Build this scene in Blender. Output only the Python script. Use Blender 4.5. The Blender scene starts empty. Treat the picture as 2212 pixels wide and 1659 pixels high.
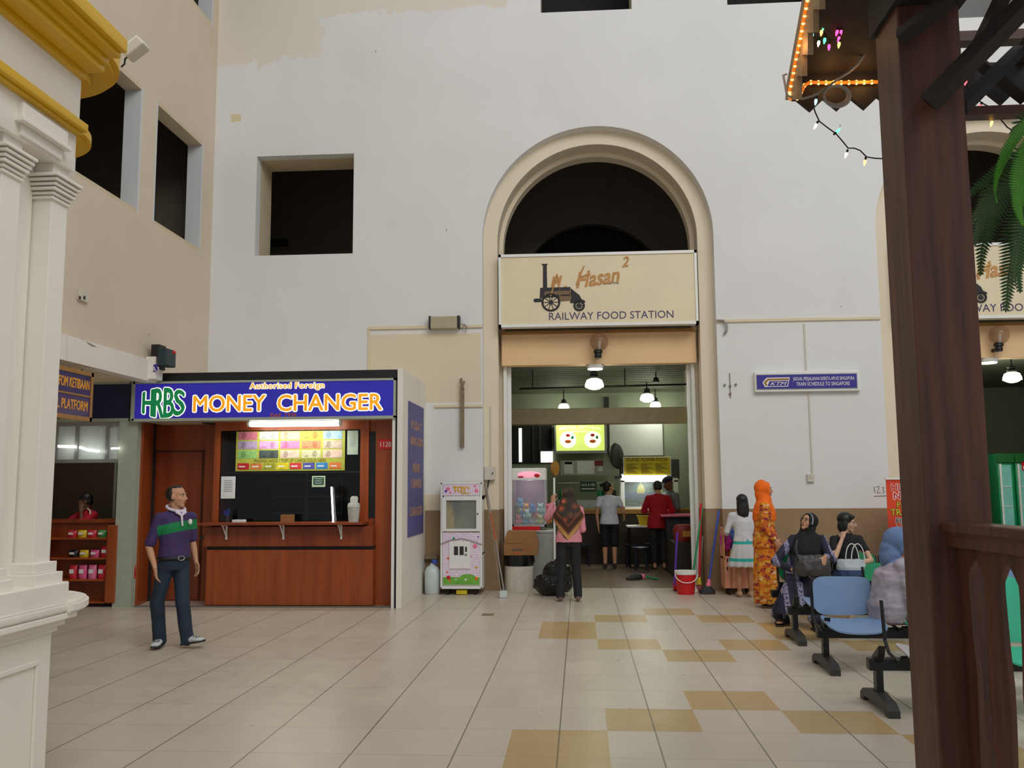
import bpy, bmesh, math, random
from mathutils import Vector, Matrix, noise as mnoise

random.seed(7)
C = bpy.context.scene.collection
SC = bpy.context.scene
V = Vector

# ------------------------------------------------------------------ camera
F_PX, YAW, PITCH, ROLL, EYE = 1944.258, -0.0684119, 0.1132675, 0.0069134, 1.62
_f = V((math.sin(YAW) * math.cos(PITCH), math.cos(YAW) * math.cos(PITCH), math.sin(PITCH)))
_r = V((math.cos(YAW), -math.sin(YAW), 0))
_d = _f.cross(_r)
CR = _r * math.cos(ROLL) + _d * math.sin(ROLL)
CD = _d * math.cos(ROLL) - _r * math.sin(ROLL)
EYEP = V((0, 0, EYE))
cam_data = bpy.data.cameras.new('camera')
cam = bpy.data.objects.new('camera', cam_data)
C.objects.link(cam)
m = Matrix.Identity(4)
for i in range(3):
    m[i][0] = CR[i]; m[i][1] = -CD[i]; m[i][2] = -_f[i]; m[i][3] = EYEP[i]
cam.matrix_world = m
cam_data.sensor_width = 36
cam_data.lens = F_PX * 36 / 2212
cam_data.clip_start = 0.05
cam_data.clip_end = 200
SC.camera = cam

# ------------------------------------------------------------------ world, light, exposure
SC.view_settings.view_transform = 'Standard'
SC.view_settings.look = 'None'
SC.view_settings.gamma = 1
SC.view_settings.exposure = 0.0
SC.view_settings.use_curve_mapping = False
w = bpy.data.worlds.new('hall_daylight')
SC.world = w
w.use_nodes = True
w.node_tree.nodes['Background'].inputs[0].default_value = (0.93, 0.96, 1.0, 1)
w.node_tree.nodes['Background'].inputs[1].default_value = 0.40


def area(name, loc, target, sx, sy, power, col=(1, 1, 1)):
    l = bpy.data.lights.new(name, 'AREA')
    l.shape = 'RECTANGLE'; l.size = sx; l.size_y = sy; l.energy = power; l.color = col
    o = bpy.data.objects.new(name, l); C.objects.link(o)
    o.location = loc
    o.rotation_euler = (V(target) - V(loc)).to_track_quat('-Z', 'Y').to_euler()
    return o


# added area fill for the hall's daylight, high above and behind the viewer
area('overhead_fill_light', (6, -1.5, 14), (2.2, 13, 3.2), 13, 8, 1450, (1.0, 0.99, 0.975))


def lamp(name, loc, power, col=(1, 1, 1), r=0.05):
    l = bpy.data.lights.new(name, 'POINT')
    l.energy = power; l.color = col; l.shadow_soft_size = r
    o = bpy.data.objects.new(name, l); C.objects.link(o); o.location = loc
    return o


# ------------------------------------------------------------------ a pixel's point at a known depth
def P(u, v, Y):
    d = CR * ((u - 1106) / F_PX) + CD * ((v - 829.5) / F_PX) + _f
    return EYEP + d * (Y / d.y)


def PX(u, v, X):
    d = CR * ((u - 1106) / F_PX) + CD * ((v - 829.5) / F_PX) + _f
    return EYEP + d * (X / d.x)


def PZ(u, v, z=0.0):
    d = CR * ((u - 1106) / F_PX) + CD * ((v - 829.5) / F_PX) + _f
    return EYEP + d * ((z - EYE) / d.z)


# ------------------------------------------------------------------ materials
def lin(c):
    return tuple(((x / 255) / 12.92 if x / 255 <= 0.04045 else ((x / 255 + 0.055) / 1.055) ** 2.4) for x in c) + (1,)


class NT:
    def __init__(s, name):
        s.m = bpy.data.materials.new(name); s.m.use_nodes = True
        s.t = s.m.node_tree; s.b = s.t.nodes['Principled BSDF']
        s.co = s.t.nodes.new('ShaderNodeTexCoord')
        s.xyz = None

    def n(s, kind, **kw):
        x = s.t.nodes.new(kind)
        for k, v in kw.items():
            setattr(x, k, v)
        return x

    def l(s, a, b):
        s.t.links.new(a, b)

    def val(s, sock, v):
        if isinstance(v, (int, float)):
            sock.default_value = v
        elif isinstance(v, tuple):
            sock.default_value = v
        else:
            s.l(v, sock)

    def M(s, op, a, b=0.0, c=None):
        x = s.n('ShaderNodeMath', operation=op)
        s.val(x.inputs[0], a); s.val(x.inputs[1], b)
        if c is not None: s.val(x.inputs[2], c)
        return x.outputs[0]

    def sep(s):
        if s.xyz is None:
            x = s.n('ShaderNodeSeparateXYZ'); s.l(s.co.outputs['Object'], x.inputs[0]); s.xyz = x
        return s.xyz.outputs[0], s.xyz.outputs[1], s.xyz.outputs[2]

    def mapped(s, scale):
        x = s.n('ShaderNodeMapping'); s.l(s.co.outputs['Object'], x.inputs[0])
        x.inputs['Scale'].default_value = scale
        return x.outputs[0]

    def noise(s, scale, detail=3, vec=None, rough=0.55):
        x = s.n('ShaderNodeTexNoise'); x.inputs['Scale'].default_value = scale
        x.inputs['Detail'].default_value = detail; x.inputs['Roughness'].default_value = rough
        s.l(vec if vec is not None else s.co.outputs['Object'], x.inputs['Vector'])
        return x.outputs[0]

    def mix(s, fac, a, b, mode='MIX'):
        x = s.n('ShaderNodeMix', data_type='RGBA', blend_type=mode)
        s.val(x.inputs[0], fac); s.val(x.inputs[6], a); s.val(x.inputs[7], b)
        return x.outputs[2]

    def ramp(s, fac, stops, interp='LINEAR'):
        x = s.n('ShaderNodeValToRGB'); x.color_ramp.interpolation = interp
        e = x.color_ramp.elements
        while len(e) < len(stops): e.new(0.5)
        for i, (p, c) in enumerate(stops):
            e[i].position = p; e[i].color = c
        s.l(fac, x.inputs[0])
        return x.outputs[0]

    def between(s, v, lo, hi):
        return s.M('MULTIPLY', s.M('GREATER_THAN', v, lo), s.M('LESS_THAN', v, hi))

    def bump(s, h, dist=0.01, strength=0.4):
        x = s.n('ShaderNodeBump'); x.inputs['Distance'].default_value = dist; x.inputs['Strength'].default_value = strength
        s.l(h, x.inputs['Height']); s.l(x.outputs[0], s.b.inputs['Normal'])

    def out(s, col, rough=0.6, metal=0.0):
        s.val(s.b.inputs['Base Color'], col)
        s.b.inputs['Roughness'].default_value = rough; s.b.inputs['Metallic'].default_value = metal
        return s.m


def plain(name, c, rough=0.6, metal=0.0, var=0.10, scale=9, emit=None, es=1.0, alpha=None, trans=0.0, bump=0):
    k = NT(name)
    a = lin(c)
    dk = tuple(x * (1 - var) for x in a[:3]) + (1,)
    lt = tuple(min(1, x * (1 + var)) for x in a[:3]) + (1,)
    nz = k.noise(scale)
    col = k.mix(k.M('MULTIPLY_ADD', nz, 2.0, -0.5), dk, lt)
    k.out(col, rough, metal)
    if bump: k.bump(k.noise(scale * 6), 0.004, bump)
    if emit:
        k.b.inputs['Emission Color'].default_value = lin(emit); k.b.inputs['Emission Strength'].default_value = es
    if trans:
        k.b.inputs['Transmission Weight'].default_value = trans; k.b.inputs['IOR'].default_value = 1.15
    if alpha is not None:
        k.b.inputs['Alpha'].default_value = alpha
    return k.m


def wood(name, c1, c2, rough=0.45, grain=14, axis=2, bump=0.15):
    k = NT(name)
    sc = [grain, grain, grain]; sc[axis] = grain * 0.06
    v = k.mapped(tuple(sc))
    nz = k.noise(1.0, 5, v)
    col = k.ramp(nz, [(0.3, lin(c1)), (0.7, lin(c2))])
    k.out(col, rough)
    if bump: k.bump(nz, 0.003, bump)
    return k.m


MT = {}
MT['cream'] = plain('cream_paint', (222, 205, 172), 0.75, var=0.05, scale=2)
MT['cream_arch'] = plain('cream_arch_paint', (208, 192, 160), 0.75, var=0.06, scale=2.5)
MT['tan'] = plain('tan_paint', (234, 196, 148), 0.75, var=0.05, scale=2)
MT['kiosk_white'] = plain('kiosk_white_paint', (234, 229, 218), 0.55, var=0.03, scale=3)
MT['yellow'] = plain('mustard_gloss_paint', (216, 170, 0), 0.4, var=0.05, scale=3)
MT['white_metal'] = plain('white_enamel', (232, 232, 226), 0.35, var=0.03)
MT['grey_metal'] = plain('grey_metal', (150, 152, 150), 0.4, 0.5, var=0.06)
MT['pale_green_metal'] = plain('pale_green_metal', (168, 176, 160), 0.45, var=0.06)
MT['black'] = plain('black_paint', (22, 21, 21), 0.5, var=0.15)
MT['dark'] = plain('dark_grey', (45, 44, 44), 0.6, var=0.15)
MT['black_metal'] = plain('black_powder_coat', (28, 28, 29), 0.4, 0.2, var=0.12)
MT['dark_room'] = plain('dim_gallery_plaster', (112, 102, 88), 0.9, var=0.1, scale=2)  # darker than the cream walls, dimness of the unlit rooms put into the colour
MT['very_dark'] = plain('near_black_panel', (26, 24, 24), 0.8, var=0.1)
MT['blue_sign'] = plain('blue_lightbox_film', (40, 36, 150), 0.35, var=0.03, emit=(44, 38, 160), es=0.45)
MT['blue_panel'] = plain('dark_blue_panel', (22, 34, 78), 0.35, var=0.05)
MT['blue_flat'] = plain('faded_blue_panel', (86, 84, 140), 0.6, var=0.10, scale=4)
MT['ktm_blue'] = plain('royal_blue_board', (52, 42, 142), 0.4, var=0.04)
MT['orange_letter'] = plain('orange_lit_letter', (240, 160, 24), 0.4, var=0.02, emit=(240, 158, 20), es=0.55)
MT['white_letter'] = plain('white_lit_letter', (250, 250, 240), 0.4, var=0.01, emit=(255, 255, 240), es=0.75)
MT['green_letter'] = plain('green_lit_letter', (10, 120, 70), 0.4, var=0.02, emit=(8, 120, 66), es=0.5)
MT['white_paint'] = plain('white_paint', (235, 233, 226), 0.5, var=0.02)
MT['dull_orange'] = plain('faded_orange_letter', (172, 126, 100), 0.6, var=0.2, scale=20)
MT['rust_orange'] = plain('rust_orange_letter', (190, 90, 40), 0.6, var=0.1, scale=20)
MT['gold_letter'] = plain('gold_letter', (226, 158, 46), 0.45, var=0.06)
MT['gold_frame'] = plain('gold_frame', (158, 112, 48), 0.45, var=0.1)
MT['purple_board'] = plain('purple_blue_board', (46, 36, 92), 0.3, var=0.05)
MT['navy_letter'] = plain('navy_letter', (66, 58, 98), 0.6, var=0.06)
MT['gold_script'] = plain('bronze_script', (190, 138, 74), 0.55, var=0.28, scale=14)
MT['sign_cream'] = plain('cream_signboard', (228, 212, 178), 0.5, var=0.05, scale=1.5)
MT['lamp_white'] = plain('lit_tube', (255, 255, 250), 0.4, emit=(255, 255, 246), es=6.0)
MT['glow_lamp'] = plain('lit_lamp_glass', (255, 252, 226), 0.4, emit=(255, 255, 222), es=3.6)
MT['smoke_globe'] = plain('smoked_globe', (150, 112, 80), 0.08, var=0.02, alpha=0.42)
MT['orange_wood'] = wood('orange_laminate_wood', (138, 60, 20), (168, 82, 32), 0.35, 10)
MT['red_wood'] = wood('reddish_laminate_wood', (120, 50, 20), (150, 70, 32), 0.35, 10)
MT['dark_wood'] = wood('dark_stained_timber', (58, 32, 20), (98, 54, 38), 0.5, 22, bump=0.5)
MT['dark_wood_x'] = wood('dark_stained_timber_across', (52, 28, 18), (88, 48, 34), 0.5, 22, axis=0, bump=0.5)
MT['roof_wood'] = wood('shaded_roof_timber', (20, 14, 11), (32, 22, 17), 0.7, 22, axis=0)  # timber darkened, the shade under the roof put into its colour
MT['pale_board'] = wood('pale_barge_board', (146, 118, 84), (170, 140, 104), 0.6, 18, axis=1)
MT['glass_dark'] = plain('tinted_glass', (12, 16, 14), 0.05, var=0.02, alpha=0.45)
MT['glass'] = plain('clear_glass', (200, 215, 208), 0.05, var=0.02, alpha=0.16)
MT['frost'] = plain('frosted_glass', (196, 206, 202), 0.25, var=0.04)
MT['rubber'] = plain('black_rubber', (18, 18, 18), 0.7)
MT['chrome'] = plain('brushed_steel', (190, 190, 188), 0.25, 0.9, var=0.05)
MT['steel'] = plain('stainless_sheet', (176, 180, 172), 0.35, 0.75, var=0.12, scale=5)
MT['paper'] = plain('white_paper', (228, 230, 228), 0.7, var=0.03)
MT['red'] = plain('red_plastic', (206, 22, 28), 0.35, var=0.06)
MT['red_dark'] = plain('maroon_plastic', (128, 22, 34), 0.45, var=0.06)
MT['pink'] = plain('pink_plastic', (240, 120, 150), 0.45)
MT['green'] = plain('green_plastic', (24, 140, 84), 0.4)
MT['dark_green'] = plain('dark_green_board', (14, 66, 44), 0.5)
MT['blue'] = plain('blue_plastic', (58, 84, 178), 0.4)
MT['purple'] = plain('purple_plastic', (96, 50, 168), 0.4)
MT['seat_blue'] = plain('light_blue_plastic', (118, 146, 182), 0.32, var=0.05, scale=4)
MT['seat_green'] = plain('green_seat_plastic', (38, 140, 92), 0.32, var=0.06, scale=4)
MT['seat_teal'] = plain('turquoise_seat_plastic', (66, 190, 150), 0.32, var=0.06, scale=4)
MT['seat_grey'] = plain('pale_grey_seat_plastic', (176, 172, 176), 0.35, var=0.05, scale=4)
MT['cable_grey'] = plain('grey_cable', (150, 146, 140), 0.5)
MT['cardboard'] = plain('brown_cardboard', (150, 106, 62), 0.8, var=0.06)
MT['bin_white'] = plain('dirty_white_plastic', (216, 210, 196), 0.5, var=0.12, scale=12)
MT['jug'] = plain('milky_plastic', (200, 210, 208), 0.35, var=0.06)
MT['bag_black'] = plain('black_polythene', (16, 16, 17), 0.25, var=0.2)
MT['yellow_board'] = plain('yellow_menu_board', (196, 176, 20), 0.5, var=0.06)
MT['black_letter'] = plain('black_letter', (24, 22, 16), 0.6)
MT['brown_letter'] = plain('brown_print', (110, 92, 20), 0.6)
MT['yellow_plastic'] = plain('yellow_plastic', (210, 190, 24), 0.45)
MT['counter_edge'] = plain('tan_counter_edge', (150, 110, 50), 0.45)
MT['brown_base'] = plain('brown_counter_front', (58, 46, 36), 0.6)
MT['pink_cart'] = plain('salmon_pink_panel', (232, 158, 132), 0.5, var=0.05)
MT['brass'] = plain('brass_edge', (190, 150, 80), 0.35, 0.6)
MT['orange'] = plain('orange_plastic', (240, 110, 30), 0.45)
MT['socket'] = plain('beige_plastic', (206, 200, 184), 0.5, var=0.03)
MT['rust'] = plain('rusty_steel', (138, 122, 96), 0.7, 0.3, var=0.25, scale=14)


def wall_paint(name, base, dado=None, dado_z=1.26, patches=()):
    k = NT(name)
    x, y, z = k.sep()
    a = lin(base)
    nz = k.noise(0.7, 4)
    col = k.mix(k.M('MULTIPLY_ADD', nz, 1.6, -0.4), tuple(c * 0.94 for c in a[:3]) + (1,), tuple(min(1, c * 1.04) for c in a[:3]) + (1,))
    for (x0, x1, z0, z1, pc, wob) in patches:
        wv = k.M('MULTIPLY_ADD', k.noise(2.3, 4), wob, -wob * 0.5)
        xs, zs = k.M('ADD', x, wv), k.M('ADD', z, wv)
        mk = k.M('MULTIPLY', k.between(xs, x0, x1), k.between(zs, z0, z1))
        col = k.mix(mk, col, lin(pc))
    if dado:
        spots = k.noise(3.5, 5)
        dcol = k.mix(k.M('MULTIPLY_ADD', spots, 2.4, -0.8), lin(tuple(c * 0.93 for c in dado)), lin(dado))
        col = k.mix(k.M('LESS_THAN', z, dado_z), col, dcol)
    # scuffs and drip marks
    sp = k.n('ShaderNodeTexVoronoi'); sp.inputs['Scale'].default_value = 1.7
    k.l(k.mapped((1.0, 1.0, 0.55)), sp.inputs['Vector'])
    spot = k.M('LESS_THAN', sp.outputs['Distance'], 0.022)
    col = k.mix(k.M('MULTIPLY', spot, 0.6), col, lin((96, 88, 76)))
    k.bump(k.noise(40, 3), 0.003, 0.15)
    return k.out(col, 0.85)


MT['wall_back'] = wall_paint('white_hall_paint_brown_dado', (226, 225, 222), (158, 130, 98), 1.255,
                             [(-3.26, -1.46, 2.95, 4.06, (222, 208, 180), 0.02), (-3.4, -1.46, 1.25, 2.42, (222, 208, 180), 0.06),
                              (-3.4, -1.46, 1.5, 2.72, (226, 224, 217), 0.02),
                              (-7.0, -4.15, 8.75, 13.0, (222, 215, 202), 0.9), (-4.6, -1.0, 9.55, 13, (222, 215, 202), 0.7), (-5.65, -5.48, 7.72, 7.85, (216, 204, 168), 0.05)])
MT['wall_left'] = wall_paint('tan_hall_paint', (215, 200, 177))
MT['jamb_grey'] = plain('bluish_white_reveal', (206, 208, 208), 0.8, var=0.03, scale=2)


def floor_mat(name, base):
    k = NT(name)
    x, y, z = k.sep()
    a = lin(base)
    cell = k.n('ShaderNodeTexWhiteNoise', noise_dimensions='2D')
    cx = k.M('FLOOR', k.M('DIVIDE', k.M('ADD', x, 0.161), 0.3160)); cy = k.M('FLOOR', k.M('DIVIDE', k.M('SUBTRACT', y, 5.637), 0.6037))
    cb = k.n('ShaderNodeCombineXYZ'); k.l(cx, cb.inputs[0]); k.l(cy, cb.inputs[1]); k.l(cb.outputs[0], cell.inputs['Vector'])
    nz = k.M('ADD', k.M('MULTIPLY', k.noise(1.1, 5), 0.7), k.M('MULTIPLY', cell.outputs[0], 0.3))
    col = k.mix(nz, tuple(c * 0.86 for c in a[:3]) + (1,), tuple(min(1, c * 1.1) for c in a[:3]) + (1,))

    def line(v, off, pitch, wd):
        fr = k.M('FRACT', k.M('ADD', k.M('DIVIDE', k.M('ADD', v, off), pitch), 0.5))
        return k.M('LESS_THAN', k.M('ABSOLUTE', k.M('SUBTRACT', fr, 0.5)), wd / pitch / 2)
    g = k.M('MULTIPLY', line(x, 0.161, 0.632, 0.010), 0.75)
    g = k.M('MAXIMUM', g, k.M('MULTIPLY', line(y, -5.637, 0.6037, 0.008), 0.33))
    col = k.mix(g, col, lin((70, 58, 46)))
    rr = k.M('MULTIPLY_ADD', k.noise(5, 3), 0.25, 0.2)
    k.l(rr, k.b.inputs['Roughness'])
    k.val(k.b.inputs['Base Color'], col)
    return k.m


MT['tile'] = floor_mat('cream_floor_tile', (204, 193, 175))
MT['tile_dimmed'] = floor_mat('dimmed_floor_tile', (128, 112, 94))  # floor tile with the food hall's dimness put into its colour
MT['tile_gold'] = floor_mat('gold_floor_tile', (190, 160, 108))


# ------------------------------------------------------------------ object helpers
def thing(name, label, cat, loc=(0, 0, 0), rotz=0.0, group=None):
    o = bpy.data.objects.new(name, None); C.objects.link(o)
    o.location = loc; o.rotation_euler = (0, 0, rotz); o.empty_display_size = 0.1
    o['label'] = label; o['category'] = cat
    if group: o['group'] = group
    return o


def tag(o, label, cat, group=None):
    o['label'] = label; o['category'] = cat
    if group: o['group'] = group
    return o


def world_loc(o):
    p = V((0, 0, 0))
    while o is not None:
        p += o.location; o = o.parent
    return p


def dup(root, loc, rotz=None, label=None, group=None):
    r = root.copy(); C.objects.link(r); r.location = loc
    if rotz is not None: r.rotation_euler = (0, 0, rotz)
    if label: r['label'] = label
    if group: r['group'] = group
    for ch in list(root.children):
        c = ch.copy(); C.objects.link(c); c.parent = r
        for g in list(ch.children):
            d = g.copy(); C.objects.link(d); d.parent = c
    return r


def text_mesh(s, offset=0.0, shear=0.0, extrude=0.0, spacing=1.0):
    cu = bpy.data.curves.new('t', 'FONT'); cu.body = s; cu.size = 1.0; cu.offset = offset; cu.shear = shear
    cu.extrude = extrude; cu.resolution_u = 3; cu.space_character = spacing
    o = bpy.data.objects.new('t', cu); C.objects.link(o)
    dg = bpy.context.evaluated_depsgraph_get()
    me = bpy.data.meshes.new_from_object(o.evaluated_get(dg))
    bpy.data.objects.remove(o); bpy.data.curves.remove(cu)
    return me


class B:
    """collects solids in world coordinates, then links them as one mesh object"""
    def __init__(s, mat=None):
        s.bm = bmesh.new(); s.mats = []; s.i = 0
        if mat: s.m(mat)

    def m(s, mat):
        if isinstance(mat, str): mat = MT[mat]
        if mat not in s.mats: s.mats.append(mat)
        s.i = s.mats.index(mat)
        return s

    def _fin(s, faces):
        for f in faces: f.material_index = s.i

    def raw(s, verts, faces):
        vs = [s.bm.verts.new(v) for v in verts]
        out = []
        for f in faces:
            try: out.append(s.bm.faces.new([vs[i] for i in f]))
            except ValueError: pass
        s._fin(out)
        return vs, out

    def box(s, a, b, bev=0.0, rot=None, seg=2):
        x0, y0, z0 = (min(a[i], b[i]) for i in range(3)); x1, y1, z1 = (max(a[i], b[i]) for i in range(3))
        vs = [V(p) for p in ((x0, y0, z0), (x1, y0, z0), (x1, y1, z0), (x0, y1, z0), (x0, y0, z1), (x1, y0, z1), (x1, y1, z1), (x0, y1, z1))]
        if rot is not None:
            c = V(((x0 + x1) / 2, (y0 + y1) / 2, (z0 + z1) / 2)); vs = [c + rot @ (v - c) for v in vs]
        _, fs = s.raw(vs, [(3, 2, 1, 0), (4, 5, 6, 7), (0, 1, 5, 4), (1, 2, 6, 5), (2, 3, 7, 6), (3, 0, 4, 7)])
        if bev > 0:
            es = list({e for f in fs for e in f.edges})
            r = bmesh.ops.bevel(s.bm, geom=es, offset=bev, segments=seg, affect='EDGES', profile=0.5)
            s._fin(r['faces'])
        return s

    def loft(s, rings, n=16, cap=True):
        vs = []
        for (c, u, v) in rings:
            vs.append([V(c) + V(u) * math.cos(2 * math.pi * k / n) + V(v) * math.sin(2 * math.pi * k / n) for k in range(n)])
        fl = [p for r in vs for p in r]; fs = []
        for i in range(len(vs) - 1):
            for k in range(n):
                k2 = (k + 1) % n
                fs.append((i * n + k, i * n + k2, (i + 1) * n + k2, (i + 1) * n + k))
        if cap:
            fs.append(tuple(range(n - 1, -1, -1))); fs.append(tuple((len(vs) - 1) * n + k for k in range(n)))
        s.raw(fl, fs)
        return s

    def tube(s, pts, r, n=8, cap=True, closed=False):
        pts = [V(p) for p in pts]
        rs = r if isinstance(r, (list, tuple)) else [r] * len(pts)
        rings = []; ref = None
        for i, p in enumerate(pts):
            if closed: t = pts[(i + 1) % len(pts)] - pts[i - 1]
            else: t = (pts[min(i + 1, len(pts) - 1)] - pts[max(i - 1, 0)])
            t.normalize()
            if ref is None: ref = V((0, 0, 1)) if abs(t.z) < 0.9 else V((1, 0, 0))
            u = ref - t * ref.dot(t); u.normalize(); ref = u
            v = t.cross(u)
            rings.append((p, u * rs[i], v * rs[i]))
        if closed: rings.append(rings[0]); cap = False
        return s.loft(rings, n, cap)

    def cyl(s, a, b, r, r2=None, n=20):
        return s.tube([a, b], [r, r if r2 is None else r2], n)

    def lathe(s, prof, c, n=28, axis=(0, 0, 1), cap=True):
        ax = V(axis).normalized(); u = ax.orthogonal().normalized(); v = ax.cross(u)
        return s.loft([(V(c) + ax * z, u * max(r, 1e-4), v * max(r, 1e-4)) for r, z in prof], n, cap)

    def ell(s, c, rx, ry, rz, n=16, k=10, R=None):
        rings = []
        for i in range(k + 1):
            a = math.pi * i / k - math.pi / 2
            q = max(math.cos(a), 0.01)
            p = V((0, 0, rz * math.sin(a))); u = V((rx * q, 0, 0)); v = V((0, ry * q, 0))
            if R is not None: p, u, v = R @ p, R @ u, R @ v
            rings.append((V(c) + p, u, v))
        return s.loft(rings, n)

    def prism(s, poly, o, u, v, d):
        """polygon (a,b) in the plane o + a*u + b*v, pushed through by the vector d"""
        o, u, v, d = V(o), V(u), V(v), V(d)
        n = len(poly)
        a = [o + u * p[0] + v * p[1] for p in poly]
        vs = a + [p + d for p in a]
        fs = [tuple(range(n)), tuple(range(2 * n - 1, n - 1, -1))] + [(k, (k + 1) % n + 0, (k + 1) % n + n, k + n)[::-1] for k in range(n)]
        s.raw(vs, fs)
        return s

    def ribbon(s, poly, o, u, v, d, closed=False):
        return s.prism(poly, o, u, v, d)

    def text(s, t, o, right, up, h, width=None, align='c', offset=0.0, shear=0.0, depth=0.004, lift=0.0, warp=None, spacing=1.0, bold=0.0):
        me = text_mesh(t, offset, shear, 0.5, spacing)
        if not me.vertices: return s
        mb = me if not offset else text_mesh(t, 0.0, shear, 0.5, spacing)
        xs = [v.co.x for v in mb.vertices]
        x0, x1 = min(xs), max(xs)
        if mb is not me: bpy.data.meshes.remove(mb)
        sy = h / 0.73
        sx = sy if width is None else width / (x1 - x0)
        right, up = V(right), V(up); nrm = right.cross(up)
        ax = {'l': x0, 'c': (x0 + x1) / 2, 'r': x1}[align]
        sh = [(0, 0)] if not bold else [(bold * h * math.cos(k * math.pi / 6), bold * h * math.sin(k * math.pi / 6)) for k in range(12)]
        for j, (dx, dy) in enumerate(sh):
            vs = []
            for vv in me.vertices:
                X, Y = (vv.co.x - ax) * sx, vv.co.y * sy
                if warp: X, Y = warp(X, Y)
                vs.append(V(o) + right * (X + dx) + up * (Y + dy) + nrm * (lift + (vv.co.z + 0.5) * depth + j * 2e-5))
            s.raw(vs, [tuple(p.vertices) for p in me.polygons])
        bpy.data.meshes.remove(me)
        return s

    def done(s, name, parent=None, smooth=None, origin=None, fix=True):
        bm = s.bm
        if fix: bmesh.ops.recalc_face_normals(bm, faces=bm.faces[:])
        if parent is not None:
            off = world_loc(parent)
        elif origin is not None:
            off = V(origin)
        else:
            xs = [v.co for v in bm.verts]
            off = V(((min(v.x for v in xs) + max(v.x for v in xs)) / 2, (min(v.y for v in xs) + max(v.y for v in xs)) / 2, min(v.z for v in xs)))
        for v in bm.verts: v.co -= off
        me = bpy.data.meshes.new(name); bm.to_mesh(me); bm.free()
        for mt in s.mats: me.materials.append(mt)
        if smooth is not None:
            me.shade_smooth()
            try: me.set_sharp_from_angle(angle=math.radians(smooth))
            except Exception: pass
        o = bpy.data.objects.new(name, me); C.objects.link(o)
        if parent is not None: o.parent = parent
        else: o.location = off
        return o


def struct(o):
    o['kind'] = 'structure'
    return o


XR, YR, ZU = V((1, 0, 0)), V((0, 1, 0)), V((0, 0, 1))

# ================================================================== THE HALL SHELL
YW = 14.12


def slab(name, outer, holes, o, u, v, d, mat, origin=(0, 0, 0)):
    """flat wall with openings: outline and holes in the plane o + a*u + b*v, thickness d"""
    cu = bpy.data.curves.new('s', 'CURVE'); cu.dimensions = '2D'; cu.fill_mode = 'BOTH'; cu.extrude = 0.5
    for poly in [outer] + holes:
        sp = cu.splines.new('POLY'); sp.points.add(len(poly) - 1); sp.use_cyclic_u = True
        for k, (a, b) in enumerate(poly): sp.points[k].co = (a, b, 0, 1)
    ob = bpy.data.objects.new('s', cu); C.objects.link(ob)
    me = bpy.data.meshes.new_from_object(ob.evaluated_get(bpy.context.evaluated_depsgraph_get()))
    bpy.data.objects.remove(ob); bpy.data.curves.remove(cu)
    b = B(mat); o, u, v, d = V(o), V(u), V(v), V(d)
    vs = [o + u * q.co.x + v * q.co.y + d * (q.co.z + 0.5) for q in me.vertices]
    b.raw(vs, [tuple(p.vertices) for p in me.polygons])
    bpy.data.meshes.remove(me)
    bmesh.ops.remove_doubles(b.bm, verts=b.bm.verts[:], dist=1e-5)
    return b.done(name, origin=origin)


def rect(x0, x1, z0, z1): return [(x0, z0), (x1, z0), (x1, z1), (x0, z1)]


ZS = 5.585


def arch(xc, r, z0, n=40, zs=ZS):
    pts = [(xc - r, z0)]
    for k in range(n + 1):
        a = math.pi - math.pi * k / n
        pts.append((xc + r * math.cos(a), zs + r * math.sin(a)))
    pts.append((xc + r, z0))
    return pts


XA = [0.41, 6.61]
R0, R1, R2 = 1.843, 1.615, 1.55
WIN1 = (-5.19, -3.555, 5.41, 7.10)
TOPW = [(-0.45, 1.05, 9.41, 11.2), (2.6, 4.1, 9.41, 11.2), (-5.2, -3.7, 9.9, 11.2)]
outer = rect(-5.92, 13, -0.02, 12.5)
low = -0.5  # door openings run through the foot of the wall
po = [(-5.92, 0)]
for xc in XA: po += arch(xc, R0, 0)
po += [(13, 0), (13, 12.5), (-5.92, 12.5)]
holes = [rect(*WIN1)] + [rect(*t) for t in TOPW[:2]]
struct(slab('wall_back', po, holes, (0, YW, 0), XR, ZU, (0, 0.2, 0), MT['wall_back']))
MT['arch_paint'] = wall_paint('cream_arch_brown_dado', (230, 216, 190), (158, 130, 98), 1.255)
for i, xc in enumerate(XA):
    q = [(xc - 2.3, 0)] + arch(xc, R1, 0) + [(xc + 2.3, 0), (xc + 2.3, 8.2), (xc - 2.3, 8.2)]
    struct(slab('trim_%d' % (i * 2 + 1), q, [], (0, YW + 0.2, 0), XR, ZU, (0, 0.40, 0), MT['arch_paint']))
    q = [(xc - 2.3, 0)] + arch(xc, R2, 0) + [(xc + 2.3, 0), (xc + 2.3, 8.2), (xc - 2.3, 8.2)]
    struct(slab('trim_%d' % (i * 2 + 2), q, [], (0, YW + 0.6, 0), XR, ZU, (0, 0.25, 0), MT['arch_paint']))
    # door frame: slim pale posts and the ochre lintel band
    b = B('tan'); b.box((xc - 1.57, 14.50, 3.575), (xc + 1.57, 14.70, 4.09), 0.006)
    b.m('gold_frame'); b.box((xc - 1.57, 14.46, 4.09), (xc + 1.57, 14.72, 4.135))
    b.m('white_metal')
    for s in (-1, 1):
        b.box((xc + s * 1.55, 14.62, 0), (xc + s * 1.50, 14.72, 4.09)); b.box((xc + s * 1.50, 14.74, 0), (xc + s * 1.435, 14.80, 3.575))
    struct(b.done('door_%d' % (i + 1), origin=(0, 0, 0)))


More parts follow.
